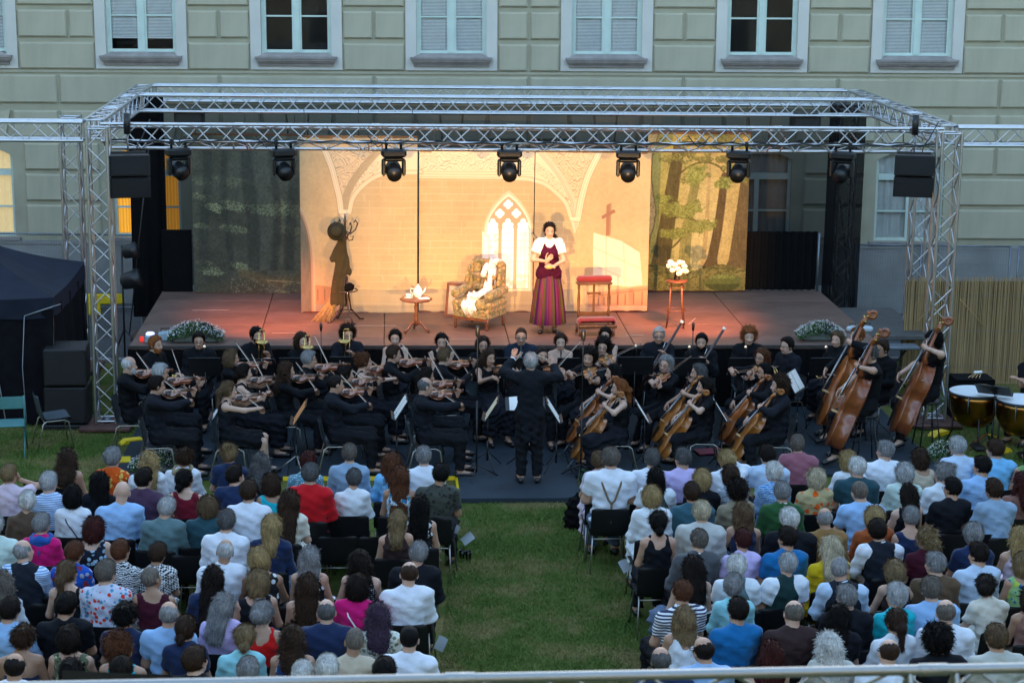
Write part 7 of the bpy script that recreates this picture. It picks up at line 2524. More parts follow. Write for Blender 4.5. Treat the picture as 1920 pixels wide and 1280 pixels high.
C_('bwprint', 'blue white print top', (.55, .58, .60), 'zebra', (.06, .11, .18), scale=1.8)

LEFT = [
    [(127, 860, 'f', 'longwavy', 'brown', 'strapless', 'black', 0), (207, 858, 'f', 'crop', 'grey', 'shirt_short', 'orangef', -1), (279, 866, 'f', 'longwavy', 'blond', 'jacket', 'whiteb', 0), (343, 858, 'f', 'updo', 'brown', 'blouse', 'whiteb', -1, 'scarf'), (428, 851, 'f', 'bun', 'dblond', 'shirt_short', 'navy', 0), (489, 868, 'f', 'longwavy', 'dgrey', 'scoop', 'black', 1), (573, 866, 'f', 'crop', 'darkred', 'shirt_short', 'dots', 0), (651, 851, 'm', 'short', 'gbrown', 'shirt_long', 'bgrey', 0), (731, 868, 'f', 'long', 'auburn', 'blouse', 'sky', -1), (798, 856, 'm', 'short', 'grey', 'shirt_long', 'white', 0)],
    [(17, 890, 'f', 'short', 'dblond', 'shirt_short', 'pink', -1, 'face'), (99, 905, 'm', 'short', 'lgrey', 'shirt_long', 'bstripe', -1), (182, 904, 'f', 'long', 'black', 'blouse', 'black', 0), (263, 898, 'm', 'short', 'dark', 'jacket', 'plum', -1), (346, 900, 'f', 'lowbun', 'black', 'scoop', 'darkred', -1), (443, 892, 'm', 'short', 'dark', 'shirt_short', 'navy', -1), (513, 906, 'f', 'bob', 'brown', 'scoop', 'turq', 0), (583, 889, 'm', 'short', 'dgrey', 'shirt_long', 'crimson', 0), (665, 898, 'f', 'short', 'dgrey', 'blouse', 'whiteb', 0), (748, 893, 'f', 'verylong', 'auburn', 'tank', 'bwhite', 0), (824, 890, 'm', 'short', 'black', 'shirt_short', 'camo', 0)],
    [(47, 941, 'f', 'crop', 'white', 'blouse', 'sheer', 0), (142, 929, 'f', 'bob', 'black', 'blouse', 'whiteb', 0, 'strap'), (225, 923, 'm', None, 'grey', 'shirt_long', 'lblue', 0), (306, 952, 'm', 'short', 'lgrey', 'shirt_long', 'greyteal', -1), (387, 950, 'f', 'chin', 'lbrown', 'jacket', 'darkteal', 0), (473, 923, 'm', 'short', 'brown', 'shirt_long', 'white', 0), (544, 940, 'f', 'verylong', 'brown', 'shirt_short', 'cream', 0), (752, 976, 'f', 'half', 'dblond', 'tank', 'dbrown', 0), (786, 950, 'f', 'long', 'black', 'scoop', 'bwf', 0)],
    [(-8, 985, 'm', 'short', 'lgrey', 'shirt_long', 'mint', 0), (78, 983, 'f', 'short', 'grey', 'shirt_long', 'magenta', -1, 'bluescarf'), (177, 990, 'f', 'bob', 'darkred', 'scoop', 'blf', 0), (423, 978, 'm', 'short', 'dgrey', 'shirt_long', 'white', 0), (504, 986, 'f', 'half', 'blond', 'shirt_long', 'navy', 0)],
    [(42, 1034, 'm', 'bald', 'grey', 'shirt_long', 'bstripe', -1, 'vest'), (133, 1036, 'f', 'short', 'auburn', 'shirt_short', 'bluemix', -1), (219, 1034, 'f', 'short', 'auburn', 'shirt_long', 'zebra', -1), (296, 1039, 'f', 'short', 'brown', 'shirt_short', 'hound', -1), (423, 1034, 'm', 'bald', 'lgrey', 'shirt_long', 'white', 0), (493, 1047, 'f', 'chin', 'blond', 'scoop', 'bwf', 0), (586, 1046, 'f', 'verylong', 'grey', 'tank', 'bwf', 0), (669, 1052, 'f', 'longwavy', 'dark', 'tank', 'bdots', 0), (781, 1038, 'm', 'short', 'grey', 'jacket', 'black', 0)],
    [(9, 1094, 'f', 'longwavy', 'gbrown', 'shirt_long', 'whiteb', 0), (120, 1074, 'f', 'pony', 'lbrown', 'tank', 'black', -1), (203, 1074, 'm', 'short', 'gbrown', 'shirt_long', 'colorf', -1), (289, 1085, 'f', 'buzz', 'gbrown', 'scoop', 'burg', -1), (391, 1083, 'f', 'verylong', 'dark', 'shirt_long', 'navy', 0), (488, 1091, 'f', 'bob', 'dblond', 'scoop', 'black', 0), (575, 1098, 'f', 'verylong', 'brown', 'strapless', 'black', 0), (666, 1098, 'f', 'bob', 'dark', 'shirt_short', 'magenta', 0, 'wstrap'), (770, 1076, 'm', 'bald', 'brown', 'shirt_long', 'white', 0)],
    [(26, 1145, 'm', 'short', 'dark', 'shirt_long', 'lblue', -1), (127, 1136, 'm', 'short', 'black', 'shirt_short', 'black', -1), (232, 1154, 'f', 'updo', 'black', 'shirt_short', 'navy', -1), (319, 1152, 'm', 'bald', 'grey', 'shirt_short', 'lblue', 0), (421, 1136, 'f', 'long', 'grey', 'shirt_short', 'lilac', -1), (499, 1151, 'f', 'midbun', 'grey', 'tank', 'red', -1), (613, 1147, 'm', 'bald', 'dgrey', 'jacket', 'navy', 0), (709, 1154, 'f', 'longwavy', 'purple', 'blouse', 'creamp', 0)],
    [(43, 1196, 'f', 'updo', 'brown', 'strapless', 'navy', -1), (129, 1196, 'f', 'chin', 'dark', 'scoop', 'greenp', 0), (235, 1214, 'f', 'curly', 'auburn', 'tank', 'turq', -1), (342, 1179, 'f', 'lowbun', 'brown', 'shirt_short', 'navy', -1), (454, 1196, 'f', 'lowbun', 'dblond', 'shirt_short', 'aqua', 0), (551, 1196, 'f', 'longwavy', 'brown', 'tank', 'blueprint', 0), (658, 1203, 'm', 'buzz', 'gbrown', 'shirt_long', 'beige', 0), (768, 1198, 'm', 'buzz', 'black', 'shirt_short', 'white', 0)],
    [(19, 1250, 'm', 'bald', 'dark', 'shirt_short', 'white', 0), (140, 1259, 'f', 'chin', 'black', 'scoop', 'black', 0), (230, 1258, 'm', 'short', 'dark', 'shirt_short', 'grey', 0), (362, 1239, 'm', 'short', 'brown', 'shirt_short', 'black', -1), (457, 1259, 'm', 'short', 'grey', 'shirt_long', 'lgrey', 0), (574, 1265, 'f', 'crop', 'white', 'shirt_long', 'whiteb', 0), (621, 1254, 'm', 'short', 'white', 'shirt_long', 'cream', 0), (716, 1259, 'm', 'short', 'black', 'shirt_long', 'black', 0)],
]
RIGHT = [
    [(1122, 864, 'f', 'short', 'lbrown', 'shirt_short', 'pink', 0), (1143, 860, 'm', 'short', 'gbrown', 'shirt_short', 'white', 0, 'braces'), (1216, 860, 'm', 'short', 'dgrey', 'shirt_long', 'white', 0), (1279, 860, 'm', 'short', 'dgrey', 'shirt_short', 'lilac', 1), (1360, 862, 'f', 'midbun', 'blond', 'blouse', 'whiteb', 1, 'face'), (1435, 854, 'm', 'short', 'dark', 'shirt_short', 'paleblue', 1), (1493, 833, 'm', 'short', 'gbrown', 'jacket', 'mauve', 0), (1592, 863, 'f', 'bob', 'blond', 'blouse', 'whiteb', 1), (1653, 845, 'm', 'short', 'grey', 'shirt_long', 'white', 1), (1727, 858, 'f', 'bob', 'brown', 'scoop', 'beige', 0), (1797, 837, 'm', 'short', 'lgrey', 'shirt_long', 'paleblue', 1), (1867, 843, 'm', 'short', 'brown', 'shirt_long', 'sky', 1), (1926, 852, 'f', 'long', 'dark', 'scoop', 'lgreen', 1)],
    [(1224, 895, 'f', 'verylong', 'black', 'puff', 'whiteb', 0, 'greenvest'), (1314, 899, 'f', 'chin', 'blond', 'shirt_short', 'black', 0), (1374, 891, 'f', 'chin', 'brown', 'shirt_short', 'bwprint', 0), (1452, 886, 'f', 'crop', 'white', 'blouse', 'bluef', 1), (1532, 897, 'f', 'chin', 'wblond', 'shirt_short', 'orangep', 0), (1602, 877, 'm', 'short', 'white', 'shirt_short', 'darkteal', 1), (1691, 886, 'f', 'chin', 'lgrey', 'blouse', 'mint', 0), (1767, 888, 'f', 'updo', 'grey', 'blouse', 'whiteb', 1), (1834, 875, 'm', 'short', 'black', 'shirt_long', 'lblue', 1), (1916, 905, 'f', 'longwavy', 'darkred', 'shirt_short', 'rosebr', 1)],
    [(1223, 931, 'f', 'chin', 'blond', 'jacket', 'whiteb', 0), (1299, 925, 'm', 'short', 'brown', 'jacket', 'tealsuit', 0), (1388, 921, 'f', 'curly', 'dark', 'jacket', 'khaki', 0), (1463, 923, 'm', 'short', 'grey', 'shirt_long', 'green', 0, 'collar'), (1617, 922, 'm', 'buzz', 'gbrown', 'shirt_short', 'lblue', 1), (1706, 927, 'f', 'verylong', 'dark', 'tank', 'black', 0), (1779, 916, 'm', 'short', 'black', 'shirt_short', 'black', 1), (1864, 918, 'm', 'short', 'brown', 'shirt_short', 'bgrey', 1)],
    [(1232, 980, 'f', 'lowbun', 'black', 'tank', 'black', 0, 'sunglasses'), (1308, 961, 'm', 'short', 'wblond', 'jacket', 'blazer', 0), (1386, 962, 'f', 'verylong', 'lbrown', 'tank', 'navy', 0), (1481, 974, 'm', 'short', 'white', 'jacket', 'black', 1), (1553, 972, 'm', 'bald', 'grey', 'shirt_long', 'tan', 0), (1645, 969, 'f', 'chin', 'blond', 'jacket', 'rust', -1), (1710, 970, 'f', 'short', 'grey', 'scoop', 'navy', 0), (1905, 1008, 'f', 'long', 'blond', 'tank', 'pink', 0)],
    [(1303, 1014, 'm', 'short', 'gbrown', 'jacket', 'grey', 0), (1393, 1013, 'f', 'short', 'darkred', 'shirt_short', 'lilac', 0), (1473, 1010, 'm', 'short', 'dark', 'shirt_short', 'blue', 1), (1559, 1027, 'f', 'long', 'wblond', 'shirt_long', 'yellow', 0), (1648, 995, 'm', 'short', 'dark', 'shirt_long', 'white', 0, 'vest'), (1735, 1010, 'f', 'curlypony', 'dblond', 'shirt_short', 'burg', 1), (1818, 1003, 'f', 'crop', 'grey', 'shirt_short', 'navy', 0), (1838, 1040, 'm', 'short', 'dark', 'shirt_long', 'paleblue', 1)],
    [(1303, 1065, 'f', 'long', 'dark', 'tank', 'whiteb', 0), (1382, 1063, 'f', 'crop', 'white', 'puff', 'whiteb', 0, 'greyvest'), (1470, 1058, 'f', 'short', 'lgrey', 'puff', 'whiteb', 0, 'darkvest'), (1581, 1067, 'm', 'buzz', 'grey', 'shirt_long', 'paleblue', -1, 'vest'), (1673, 1071, 'f', 'chin', 'dblond', 'tank', 'dbrown', 0), (1750, 1058, 'm', 'short', 'grey', 'shirt_long', 'brown', 1), (1914, 1056, 'f', 'bob', 'dblond', 'scoop', 'grblue', 0)],
    [(1281, 1112, 'm', 'short', 'auburn', 'shirt_short', 'nstripe', 0), (1374, 1099, 'f', 'crop', 'grey', 'shirt_long', 'aqua', -1), (1588, 1120, 'm', 'short', 'grey', 'shirt_long', 'black', 1), (1680, 1118, 'f', 'crop', 'lgrey', 'blouse', 'turq', 1), (1754, 1105, 'm', 'short', 'gbrown', 'shirt_long', 'lblue', 0), (1852, 1099, 'f', 'midbun', 'dark', 'shirt_short', 'cream', -1), (1932, 1120, 'f', 'bob', 'brown', 'tank', 'rosebr', 0)],
    [(1276, 1160, 'f', 'verylong', 'dblond', 'tank', 'whiteb', 0), (1379, 1146, 'm', 'short', 'dark', 'shirt_long', 'blue', 0), (1487, 1150, 'm', 'bald', 'gbrown', 'shirt_long', 'dbrown', 0), (1565, 1157, 'f', 'long', 'black', 'shirt_short', 'black', -1), (1683, 1166, 'f', 'pony', 'brown', 'blouse', 'whiteb', 0), (1775, 1148, 'm', 'bald', 'gbrown', 'shirt_long', 'white', 0)],
    [(1246, 1237, 'm', 'bald', 'dgrey', 'shirt_short', 'navy', 0), (1317, 1219, 'm', 'bald', 'dark', 'shirt_short', 'lblue', 1), (1452, 1226, 'f', 'verylong', 'darkred', 'scoop', 'burg', 0), (1559, 1208, 'f', 'longwavy', 'white', 'blouse', 'lgrey', 0), (1662, 1223, 'm', 'bald', 'brown', 'shirt_short', 'white', 0), (1759, 1200, 'm', 'curly', 'black', 'shirt_long', 'black', 0), (1870, 1197, 'm', 'short', 'lbrown', 'shirt_short', 'lgrey', 0)],
]
ORD = 'first second third fourth fifth sixth seventh eighth ninth tenth eleventh twelfth thirteenth fourteenth'.split()
AUD_CHAIR = mat('black_chair_plastic', (.006, .0065, .0075), .5, spec=.3, var=.25, vscale=5)
VESTM = cloth('dark_vest_cloth', (.012, .015, .022))
VARIANT = {0: 0., 1: .38, -1: -.38}
AJ = {}


def aud_pose(sex, v, extra, j=0):
    k = ('aud', sex, v, 'face' if extra == 'face' else '', j)
    if k not in AJ:
        J = skeleton(sex, hy=VARIANT[v] + (0, .12, -.15)[j], hp=(-.05, -.16, .04)[j], hr=(0, .10, -.10)[j])
        if j:                                                     # leaning to one side, or bent forward with arms in the lap
            dx = (0, .035, -.03)[j]; dy = (0, -.03, .06)[j]
            for q in ('chest', 'neckb', 'head', 'shL', 'shR'): J[q] = J[q] + np.array([dx * (1.6 if q == 'head' else 1), dy, -.01])
            J['waist'] = J['waist'] + np.array([dx * .5, dy * .5, 0])
            J['shL'] = J['shL'] + np.array([0, 0, (0, -.015, .012)[j]]); J['shR'] = J['shR'] + np.array([0, 0, (0, .015, -.012)[j]])
            J = arms(J, (-.06, .20, .80) if j == 1 else (-.2, .33, .66), (.08, .22, .78) if j == 1 else (.14, .36, .64))
        if extra == 'face':
            J = arms(J, (-.10, .27, .70), (.075, .12, 1.16), (-.6, -.2, -1), (1, .2, -.5)); J['handR'] = (nrm((-.2, -.1, .9)), (-.6, -.5, 0), .9)
        AJ[k] = J
    return k, AJ[k]


rr = random.Random(3)
gaps = []
for side, rows in (('left', LEFT), ('right', RIGHT)):
    for ri, row in enumerate(rows):
        order = sorted(range(len(row)), key=lambda i: -row[i][0] if side == 'left' else row[i][0])
        for n, i in enumerate(order):
            e = row[i]; px, py, sex, hs, hc, g, ck, v = e[:8]; ex = e[8] if len(e) > 8 else None
            phrase, cm = CL[ck]
            k, J = aud_pose(sex, v, ex, 0 if ex in ('face', 'braces', 'strap', 'wstrap') else rr.choice((0, 1, 2)))
            s = (1.0 if sex == 'm' else .955) * rr.uniform(.98, 1.03); bx = rr.uniform(.98, 1.10) if sex == 'm' else rr.uniform(.95, 1.08)
            if ex == 'braces': s, bx = 1.07, 1.16
            rz = rad(rr.uniform(-7, 7) + (-3 if side == 'left' else 3))
            loc = root_for_head(px, py, J, rz, s)
            low = DENIM if rr.random() < .25 else KHAKI if rr.random() < .18 else DARKTROUSER
            cl = [(g, cm), ('trousers' if sex == 'm' or rr.random() < .5 else 'longskirt', low if sex == 'm' else rr.choice([low, cm])), ('shoes', SHOEM)]
            if sex == 'm' and g in ('shirt_long', 'shirt_short') and ck not in ('navy', 'black', 'green', 'bgrey', 'brown') and hs: cl.append(('collar', cm))
            if sex == 'm' and g == 'jacket' or ex == 'collar': cl.append(('collar', WSH))
            if ex == 'vest': cl.append(('vest', VESTM))
            if ex == 'greenvest': cl.append(('vest', cloth('grey_green_vest', (.05, .07, .06))))
            if ex == 'greyvest': cl.append(('vest', cloth('grey_teal_vest', (.10, .15, .16))))
            if ex == 'darkvest': cl.append(('vest', cloth('dark_green_vest', (.015, .035, .035))))
            if ex == 'scarf': cl.append(('scarf', cloth('beige_scarf', (.24, .20, .13))))
            if ex == 'bluescarf': cl.append(('scarf', cloth('blue_scarf', (.03, .08, .26))))
            lab = 'person in %s, %s row of the %s block, %s from the aisle' % (phrase, ORD[ri], side, ORD[n])
            sk = 3 if rr.random() < .12 else rr.choice([0, 0, 1, 2])
            p_ = person(k, J, loc, rz, hs, hc, cl, lab, sk, (s * bx, s, s), 'audience of the %s block' % side, None, ex not in ('sunglasses',) and rr.random() < .2)
            p_.rotation_euler.y = rad(rr.uniform(-2., 2.))
            shell_chair(loc, rz, 'black chair under %s, %s row, %s block, %s from aisle' % (phrase, ORD[ri], side, ORD[n]), 'black audience chairs', AUD_CHAIR)
            if ex == 'braces':
                BR = mat('striped_braces', (.14, .10, .06), .8)
                L_ = limbs(J)
                for sx in (-1, 1): MB().tube([(sx * .10, .05, 1.10), (sx * .105, -.075, 1.105), (sx * .085, -.165, 1.0), (sx * .03, -.215, .84), (0, -.218, .80)], .011, 5).build('brace_strap', BR, p_)
                MB().tube([(0, -.218, .81), (0, -.215, .58)], .011, 5).build('brace_strap', BR, p_)
            if ex in ('strap', 'wstrap'):
                MB().tube([(-.10, .03, 1.10), (-.105, -.07, 1.105), (-.06, -.165, .98), (.05, -.185, .82), (.13, -.14, .68)], .008, 5).build('bag_strap', BLACKPLASTIC if ex == 'strap' else WSH, p_)
            if ex == 'sunglasses':
                link('glasses', glasses_mesh(), p_, BLACKMETAL, Matrix.Translation(J['head'] + np.array([0, -.01, .10])) @ Matrix.Rotation(rad(35), 4, 'X') @ Matrix.Scale(1.1, 4))

# empty chairs between the people
for px, py, lab in ((633, 1005, 'empty black chair in the fourth row, second from the aisle side gap'), (708, 1005, 'empty black chair in the fourth row next to the dark brown top'), (78, 900, 'empty black chair behind the pale pink top at the left edge'), (360, 1040, 'empty black chair between the houndstooth top and the bald white shirt'),
                    (1545, 958, 'empty black chair in front of the tan brown shirt'), (1790, 1000, 'empty black chair left of the grey haired navy top'), (1852, 1000, 'empty black chair right of the grey haired navy top'), (100, 1130, 'empty black chair behind the black sleeveless top'), (1460, 1140, 'empty black chair in front of the dark brown shirt at the right')):
    p_ = at(px, py, .80); shell_chair((p_[0], p_[1] + .24, 0), rad(rr.uniform(-5, 5)), lab, 'black audience chairs', AUD_CHAIR)

# bags, programmes and papers by the aisle chairs
for i, (px, py, z, a, lab) in enumerate(((838, 1000, .45, .5, 'white programme sheet hanging from the aisle chair in the fourth row'), (862, 1010, .40, .9, 'white programme sheet beside the black white leaf dress'), (812, 1215, .40, .4, 'white programme sheet on the aisle chair behind the white shirt'), (1170, 1075, .42, -.5, 'white programme sheet on the chair of the black top with sunglasses'), (1182, 1020, .42, -.3, 'white cloth hanging beside the pale blazer chair'), (1637, 1208, .55, .2, 'white programme held beside the bald head in the last row'))):
    p_ = at(px, py, z)
    MB().sheet(lambda u, v: (u * .10, .02 * math.sin(u * 4), v * .15), 4, 3).build('programme_sheet', mat('programme_paper', (.40, .46, .52), .7), None, Matrix.Translation(p_) @ Matrix.Rotation(a, 4, 'Y'), label=lab, cat='paper', group='programme sheets')
c = SDF(.06); c.cone((0, 0, .12), (0, 0, .30), .15, .11, 1.3); c.cone((0, .02, .32), (.05, .02, .40), .06, .05); c.fn = wrinkle(.012); V, Q = c.mesh(.02)
p_ = at(1078, 990, 0); r = empty('rucksack', (p_[0], p_[1], 0), label='black rucksack on the grass beside the man with braces', cat='rucksack'); link('bag', npmesh('bag', V, Q), r, BLACKCLOTH)
MB().tube([(.10, -.08, .10), (.17, -.10, .2), (.10, -.06, .34)], .012, 5).build('shoulder_strap', BLACKPLASTIC, r)
c = SDF(.05); c.cone((0, 0, .62), (0, 0, .10), .09, .16, 2.2, (1, 0, 0)); c.fn = wrinkle(.015); V, Q = c.mesh(.02)
p_ = at(1094, 985, 0); r = empty('green_jacket', (p_[0], p_[1] + .1, 0), label='dark green jacket hanging over the chair side of the man with braces', cat='jacket'); link('jacket_body', npmesh('jacket_body', V, Q), r, cloth('loden_green', (.012, .035, .018)))
for px, py, lab in ((866, 1048, 'clear drinking glass on the grass by the aisle'), (878, 1050, 'second clear drinking glass on the grass by the aisle')):
    p_ = at(px, py, 0); MB().lathe([(.03, 0), (.038, .12), (.034, .12), (.027, .01)], 14).build('drinking_glass', GLASS, None, Matrix.Translation(p_), label=lab, cat='glass')
# ------------------------------------------------------------------ things in the yard
# gazebo tent at the left edge
TENT = mat('navy_tent_cloth', (.010, .014, .026), .8, spec=.2, var=.2, vscale=3, bump=.4, bscale=14)
TENTB = mat('black_tent_wall', (.006, .006, .008), .9, spec=.1, var=.3, bump=.5, bscale=10)
PIPE = mat('white_piping', (.30, .32, .35), .7)
r = empty('gazebo_tent', (-6.45, 29.6, 0), label='black gazebo tent with blue-black roof and white seams at the left edge', cat='tent')
hw, hz, tz = 1.5, 1.95, 2.62
cs = [(-hw, -hw), (hw, -hw), (hw, hw), (-hw, hw)]
for i in range(4):
    a, b = cs[i], cs[(i + 1) % 4]
    m = MB(); m.sheet(lambda u, v: (a[0] * (1 - u) * (1 - v) + b[0] * u * (1 - v), a[1] * (1 - u) * (1 - v) + b[1] * u * (1 - v), hz + (tz - hz) * v - .10 * math.sin(v * PI) * (1 - abs(u - .5) * 0.6) - .05 * math.sin(u * PI) * (1 - v)), 16, 10); m.build('roof_panel', TENT, r)
    m = MB(); m.sheet(lambda u, v: (a[0] + (b[0] - a[0]) * u * 1.0 + .0, a[1] + (b[1] - a[1]) * u, hz - .05 * math.sin(u * PI) - .28 * v - .03 * abs(math.sin(u * 9)) * v), 24, 2); m.build('valance', TENT, r)
for i in (0, 1, 2):
    a, b = cs[i], cs[(i + 1) % 4]
    f = .985
    m = MB(); m.sheet(lambda u, v: ((a[0] + (b[0] - a[0]) * u) * f + .03 * math.sin(u * 23 + v * 3), (a[1] + (b[1] - a[1]) * u) * f + .03 * math.sin(u * 19 + 1 + 4 * v), .02 + (hz - .2) * v), 40, 6); m.build('wall_panel', TENTB, r)
    MB().tube([(a[0] * f, a[1] * f, 0), (a[0] * f, a[1] * f, hz)], .02, 6).build('leg', BLACKMETAL, r)
MB().tube([(-.55, -hw - .05, hz - .28), (.2, -hw - .05, 1.60), (.62, -hw - .05, 1.1), (.75, -hw - .05, .02)], .009, 5).build('piping', PIPE, r)
MB().tube([(1.05, -hw - .04, .02), (1.02, -hw - .04, .9), (1.08, -hw - .04, 1.68)], .006, 5).build('piping', PIPE, r)
MB().tube([(1.08, -hw - .04, 1.68), (hw, -hw - .02, 1.82), (hw + .02, -hw + .5, 1.75)], .009, 5).build('piping', PIPE, r)

# stacked bass loudspeakers beside the tent
for i in range(2):
    p_ = at(124, 806, 0)
    r = empty('bass_loudspeaker', (p_[0], p_[1] + .3, .08 + .58 * i), .05 * i, label='%s black bass loudspeaker of the stack beside the front left truss tower' % ('lower', 'upper')[i], cat='loudspeaker', group='stacked bass loudspeakers')
    MB().bev((0, 0, .285), (.62, .62, .56), .02).build('cabinet', PAM, r); MB().bev((0, -.315, .285), (.56, .012, .50), .005).build('grille', GRILL, r)
    for s in (-1, 1): MB().bev((s * .312, 0, .36), (.012, .16, .08), .004).build('side_handle', BLACKPLASTIC, r)
MB().bev((at(124, 806, 0)[0], at(124, 806, 0)[1] + .3, .04), (.66, .66, .075), .01).build('loudspeaker_dolly', BLACKMETAL, label='flat dark wheeled board under the loudspeaker stack', cat='dolly')

# loose chairs on the lawn
p_ = at(100, 838, 0); shell_chair((p_[0], p_[1] + .05, 0), rad(-70), 'empty anthracite shell chair on the lawn beside the loudspeaker stack', 'anthracite orchestra chairs')
p_ = at(22, 850, 0)
r = empty('folding_chair', (p_[0], p_[1], 0), rad(8), label='teal folding chair at the left picture edge', cat='chair')
TEAL = mat('teal_paint', (.06, .20, .20), .5, var=.15)
MB().bev((0, -.02, .45), (.42, .40, .03), .012).build('seat', TEAL, r); MB().bev((0, -.24, .80), (.42, .02, .18), .008).build('backrest', TEAL, r)
for s in (-1, 1): MB().tube([(s * .21, -.25, .90), (s * .21, -.20, .45), (s * .21, .20, 0)], .012, 6).build('leg', TEAL, r); MB().tube([(s * .19, .15, .44), (s * .19, -.28, 0)], .012, 6).build('leg', TEAL, r)

# yellow cable ramps
for i, (px, py, w_, d_, a, lab) in enumerate(((250, 830, .16, .4, .4, 'yellow cable ramp on the lawn left of the front left violinist'), (266, 790, .14, .34, .3, 'yellow cable ramp behind the leftmost orchestra chair'), (236, 868, .26, .2, .1, 'yellow cable ramp on the lawn behind the grey haired guest in orange'), (1762, 815, .14, .4, .6, 'yellow cable ramp on the lawn left of the kettledrums'), (1885, 848, .1, .2, .5, 'small yellow cable ramp below the kettledrums'))):
    p_ = at(px, py, 0)
    MB().prism([(-d_ / 2, 0), (d_ / 2, 0), (d_ * .3, .06), (-d_ * .3, .06)], -w_ / 2, w_ / 2, M=Matrix.Rotation(a, 4, 'Z') @ Matrix.Rotation(rad(90), 4, 'X')).build('cable_ramp', YELLOW, None, Matrix.Translation((p_[0], p_[1], .004)), label=lab, cat='cable ramp', group='yellow cable ramps')
p_ = at(165, 598, 0); r = empty('yellow_barrier', (p_[0], p_[1] - 1.2, 0), label='bright yellow barrier board behind the left truss tower', cat='barrier')
MB().bev((0, 0, .46), (.85, .05, .28), .02).build('board', YELLOW, r); MB().bev((.5, .02, .62), (.7, .05, .2), .02).build('board', YELLOW, r)
for x in (-.35, .35): MB().tube([(x, .03, 0), (x, .03, .4)], .02, 6).build('foot', BLACKMETAL, r)

# stage-left lighting stand with lamps
p_ = at(243, 655, 0); r = empty('lamp_stand', (p_[0], p_[1] - .6, 0), label='black stand with two dark floodlights left of the stage', cat='lamp stand')
MB().tube([(0, 0, 0), (0, 0, 1.95)], .018, 6).build('pole', BLACKMETAL, r)
for q in range(3): MB().tube([(0, 0, .5), (math.cos(q * 2.09) * .4, math.sin(q * 2.09) * .4, .01)], .012, 6).build('leg', BLACKMETAL, r)
for z, s_ in ((1.85, .9), (1.35, 1.15)):
    MB().lathe([(.05, -.14), (.12, -.10), (.14, .06), (.155, .16)], 14, M=Matrix.Rotation(rad(75), 4, 'Y') @ Matrix.Scale(s_, 4)).build('floodlight', BLACKMETAL, r, Matrix.Translation((.12, 0, z)))
# tables and frames beside the stage
p_ = at(1650, 650, 0); r = empty('folding_trestle', (8.15, 29.9, 0), label='folded trestle frame below the right side deck', cat='trestle')
for (a, b) in (((-.3, 0, .02), (.25, .1, .75)), ((.3, 0, .02), (-.25, .1, .75))): MB().tube([a, b], .018, 6).build('leg', BLACKMETAL, r)
MB().bev((0, .05, .78), (.8, .3, .05), .01).build('top', STEEL, r)

# mesh fences along the facade
fd = np.array([math.cos(YAW), -math.sin(YAW)])
def fence_panel(u0, u1, lab):
    o = P0[:2] + fd * ((u0 + u1) / 2) - np.array([math.sin(YAW), math.cos(YAW)]) * .9
    w = u1 - u0
    r = empty('mesh_fence_panel', (o[0], o[1], .02), -YAW, label=lab, cat='fence', group='mesh fence panels')
    for x in (-w / 2 + .03, w / 2 - .03): MB().tube([(x, 0, 0), (x, 0, 1.5)], .021, 6).build('post', STEEL, r)
    for z in (.08, 1.48): MB().tube([(-w / 2 + .03, 0, z), (w / 2 - .03, 0, z)], .018, 6).build('rail', STEEL, r)
    m = MB()
    for i in range(int(w / .05)):
        m.tube([(-w / 2 + .05 + i * .05, 0, .1), (-w / 2 + .05 + i * .05, 0, 1.46)], .0028, 3, caps=False)
    for i in range(6): m.tube([(-w / 2 + .04, .004, .25 + i * .22), (w / 2 - .04, .004, .25 + i * .22)], .0028, 3, caps=False)
    m.build('wire_mesh', STEEL, r, kind='stuff')
    for x in (-w / 2, w / 2): MB().bev((x, 0, .05), (.2, .5, .1), .02).build('concrete_foot', mat('concrete', (.25, .25, .24), .9, var=.15), r)


for i, (a, b) in enumerate(((-10.9, -8.15), (-8.05, -5.75), (-5.65, -3.2), (4.4, 6.4), (6.5, 7.8), (7.9, 9.5), (9.6, 12.))):
    fence_panel(a, b, '%s galvanised mesh fence panel along the facade from the left' % ORD[i])

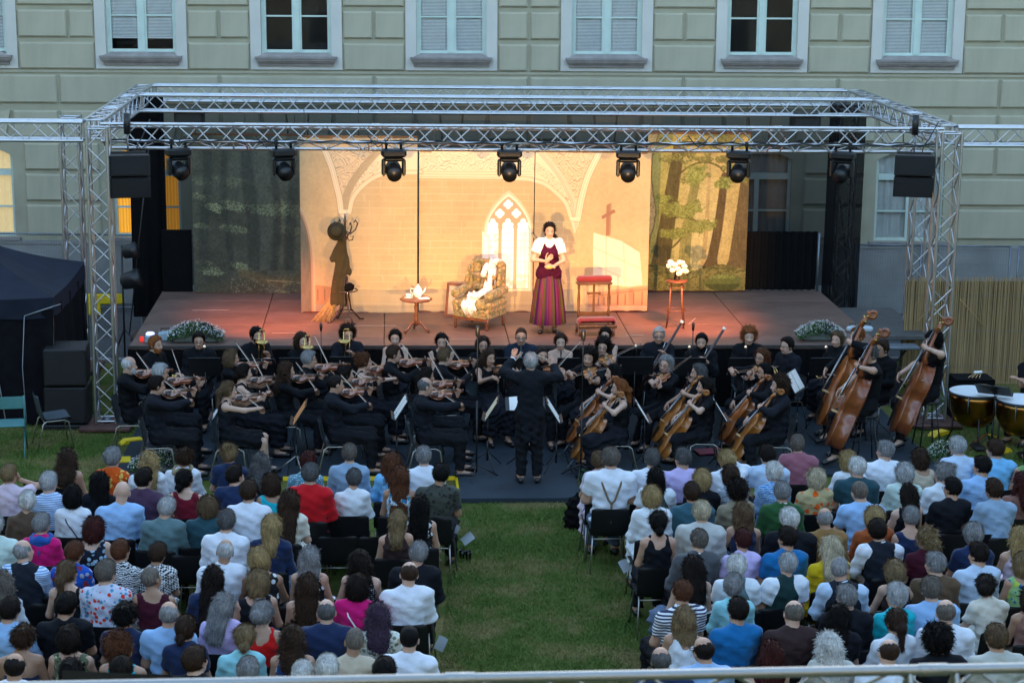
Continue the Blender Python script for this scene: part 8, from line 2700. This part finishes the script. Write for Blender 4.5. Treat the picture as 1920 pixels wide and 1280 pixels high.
# reed screen at the right
REED = mat('reed', (.33, .22, .10), .8, fn=lambda N, L, co: ramp(N, L, noise(N, L, mapping(N, L, co, (60, 60, .6)), 1.3, 3).outputs['Fac'], [(.3, (.24, .16, .075)), (.5, (.42, .29, .14)), (.7, (.56, .42, .22))]))
x0, x1 = aty(1698, 560, 30.6)[0], 13.0
r = empty('reed_fence', (x0, 30.6, 0), label='tall brown reed screen fence at the right edge', cat='fence')
n = int((x1 - x0) / .0105)
V, Q = [], []
for i in range(n):
    x = i * .0105 + rr.uniform(-.003, .003); y = rr.uniform(-.012, .012); h = 1.78 + rr.uniform(-.03, .05); ra = rr.uniform(.004, .0062); lx = rr.uniform(-.012, .012); o = len(V)
    for z, d in ((.0, 0), (h, lx)): V += [(x + d - ra, y, z), (x + d, y - ra, z), (x + d + ra, y, z), (x + d, y + ra, z)]
    for j in range(4): Q.append((o + j, o + (j + 1) % 4, o + 4 + (j + 1) % 4, o + 4 + j))
tag(link('reeds', npmesh('reeds', V, Q, False), r, REED), kind='stuff')
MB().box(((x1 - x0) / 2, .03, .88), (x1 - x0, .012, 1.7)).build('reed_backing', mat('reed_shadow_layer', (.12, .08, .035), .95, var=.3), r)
for z in (.3, .9, 1.5): MB().tube([(0, -.018, z), (x1 - x0, -.018, z)], .003, 4).build('binding_wire', STEEL, r)
for i in range(5): MB().tube([(i * .95 + .1, .07, 0), (i * .95 + .1, .07, 1.7)], .025, 6).build('post', WOODDK, r)
for (a, b) in (((.9, 1.45), (1.35, .98)), ((.30, .80), (.55, .6)), ((.2, 1.05), (.42, 1.3))): MB().tube([(a[0], -.03, a[1]), (b[0], -.03, b[1])], .006, 4).build('loose_reed', MAPLE, r)
# grey crate behind the double basses
p_ = at(1770, 770, 0); r = empty('wire_crate', (p_[0], p_[1] + .4, 0), label='small grey crate on the lawn behind the kettledrum', cat='crate')
for z in (.05, .25): MB().tube([(-.15, -.12, z), (.15, -.12, z), (.15, .12, z), (-.15, .12, z)], .01, 5, close=True).build('rim', STEEL, r)
for x in (-.15, .15):
    for y in (-.12, .12): MB().tube([(x, y, 0), (x, y, .26)], .01, 5).build('corner_rod', STEEL, r)
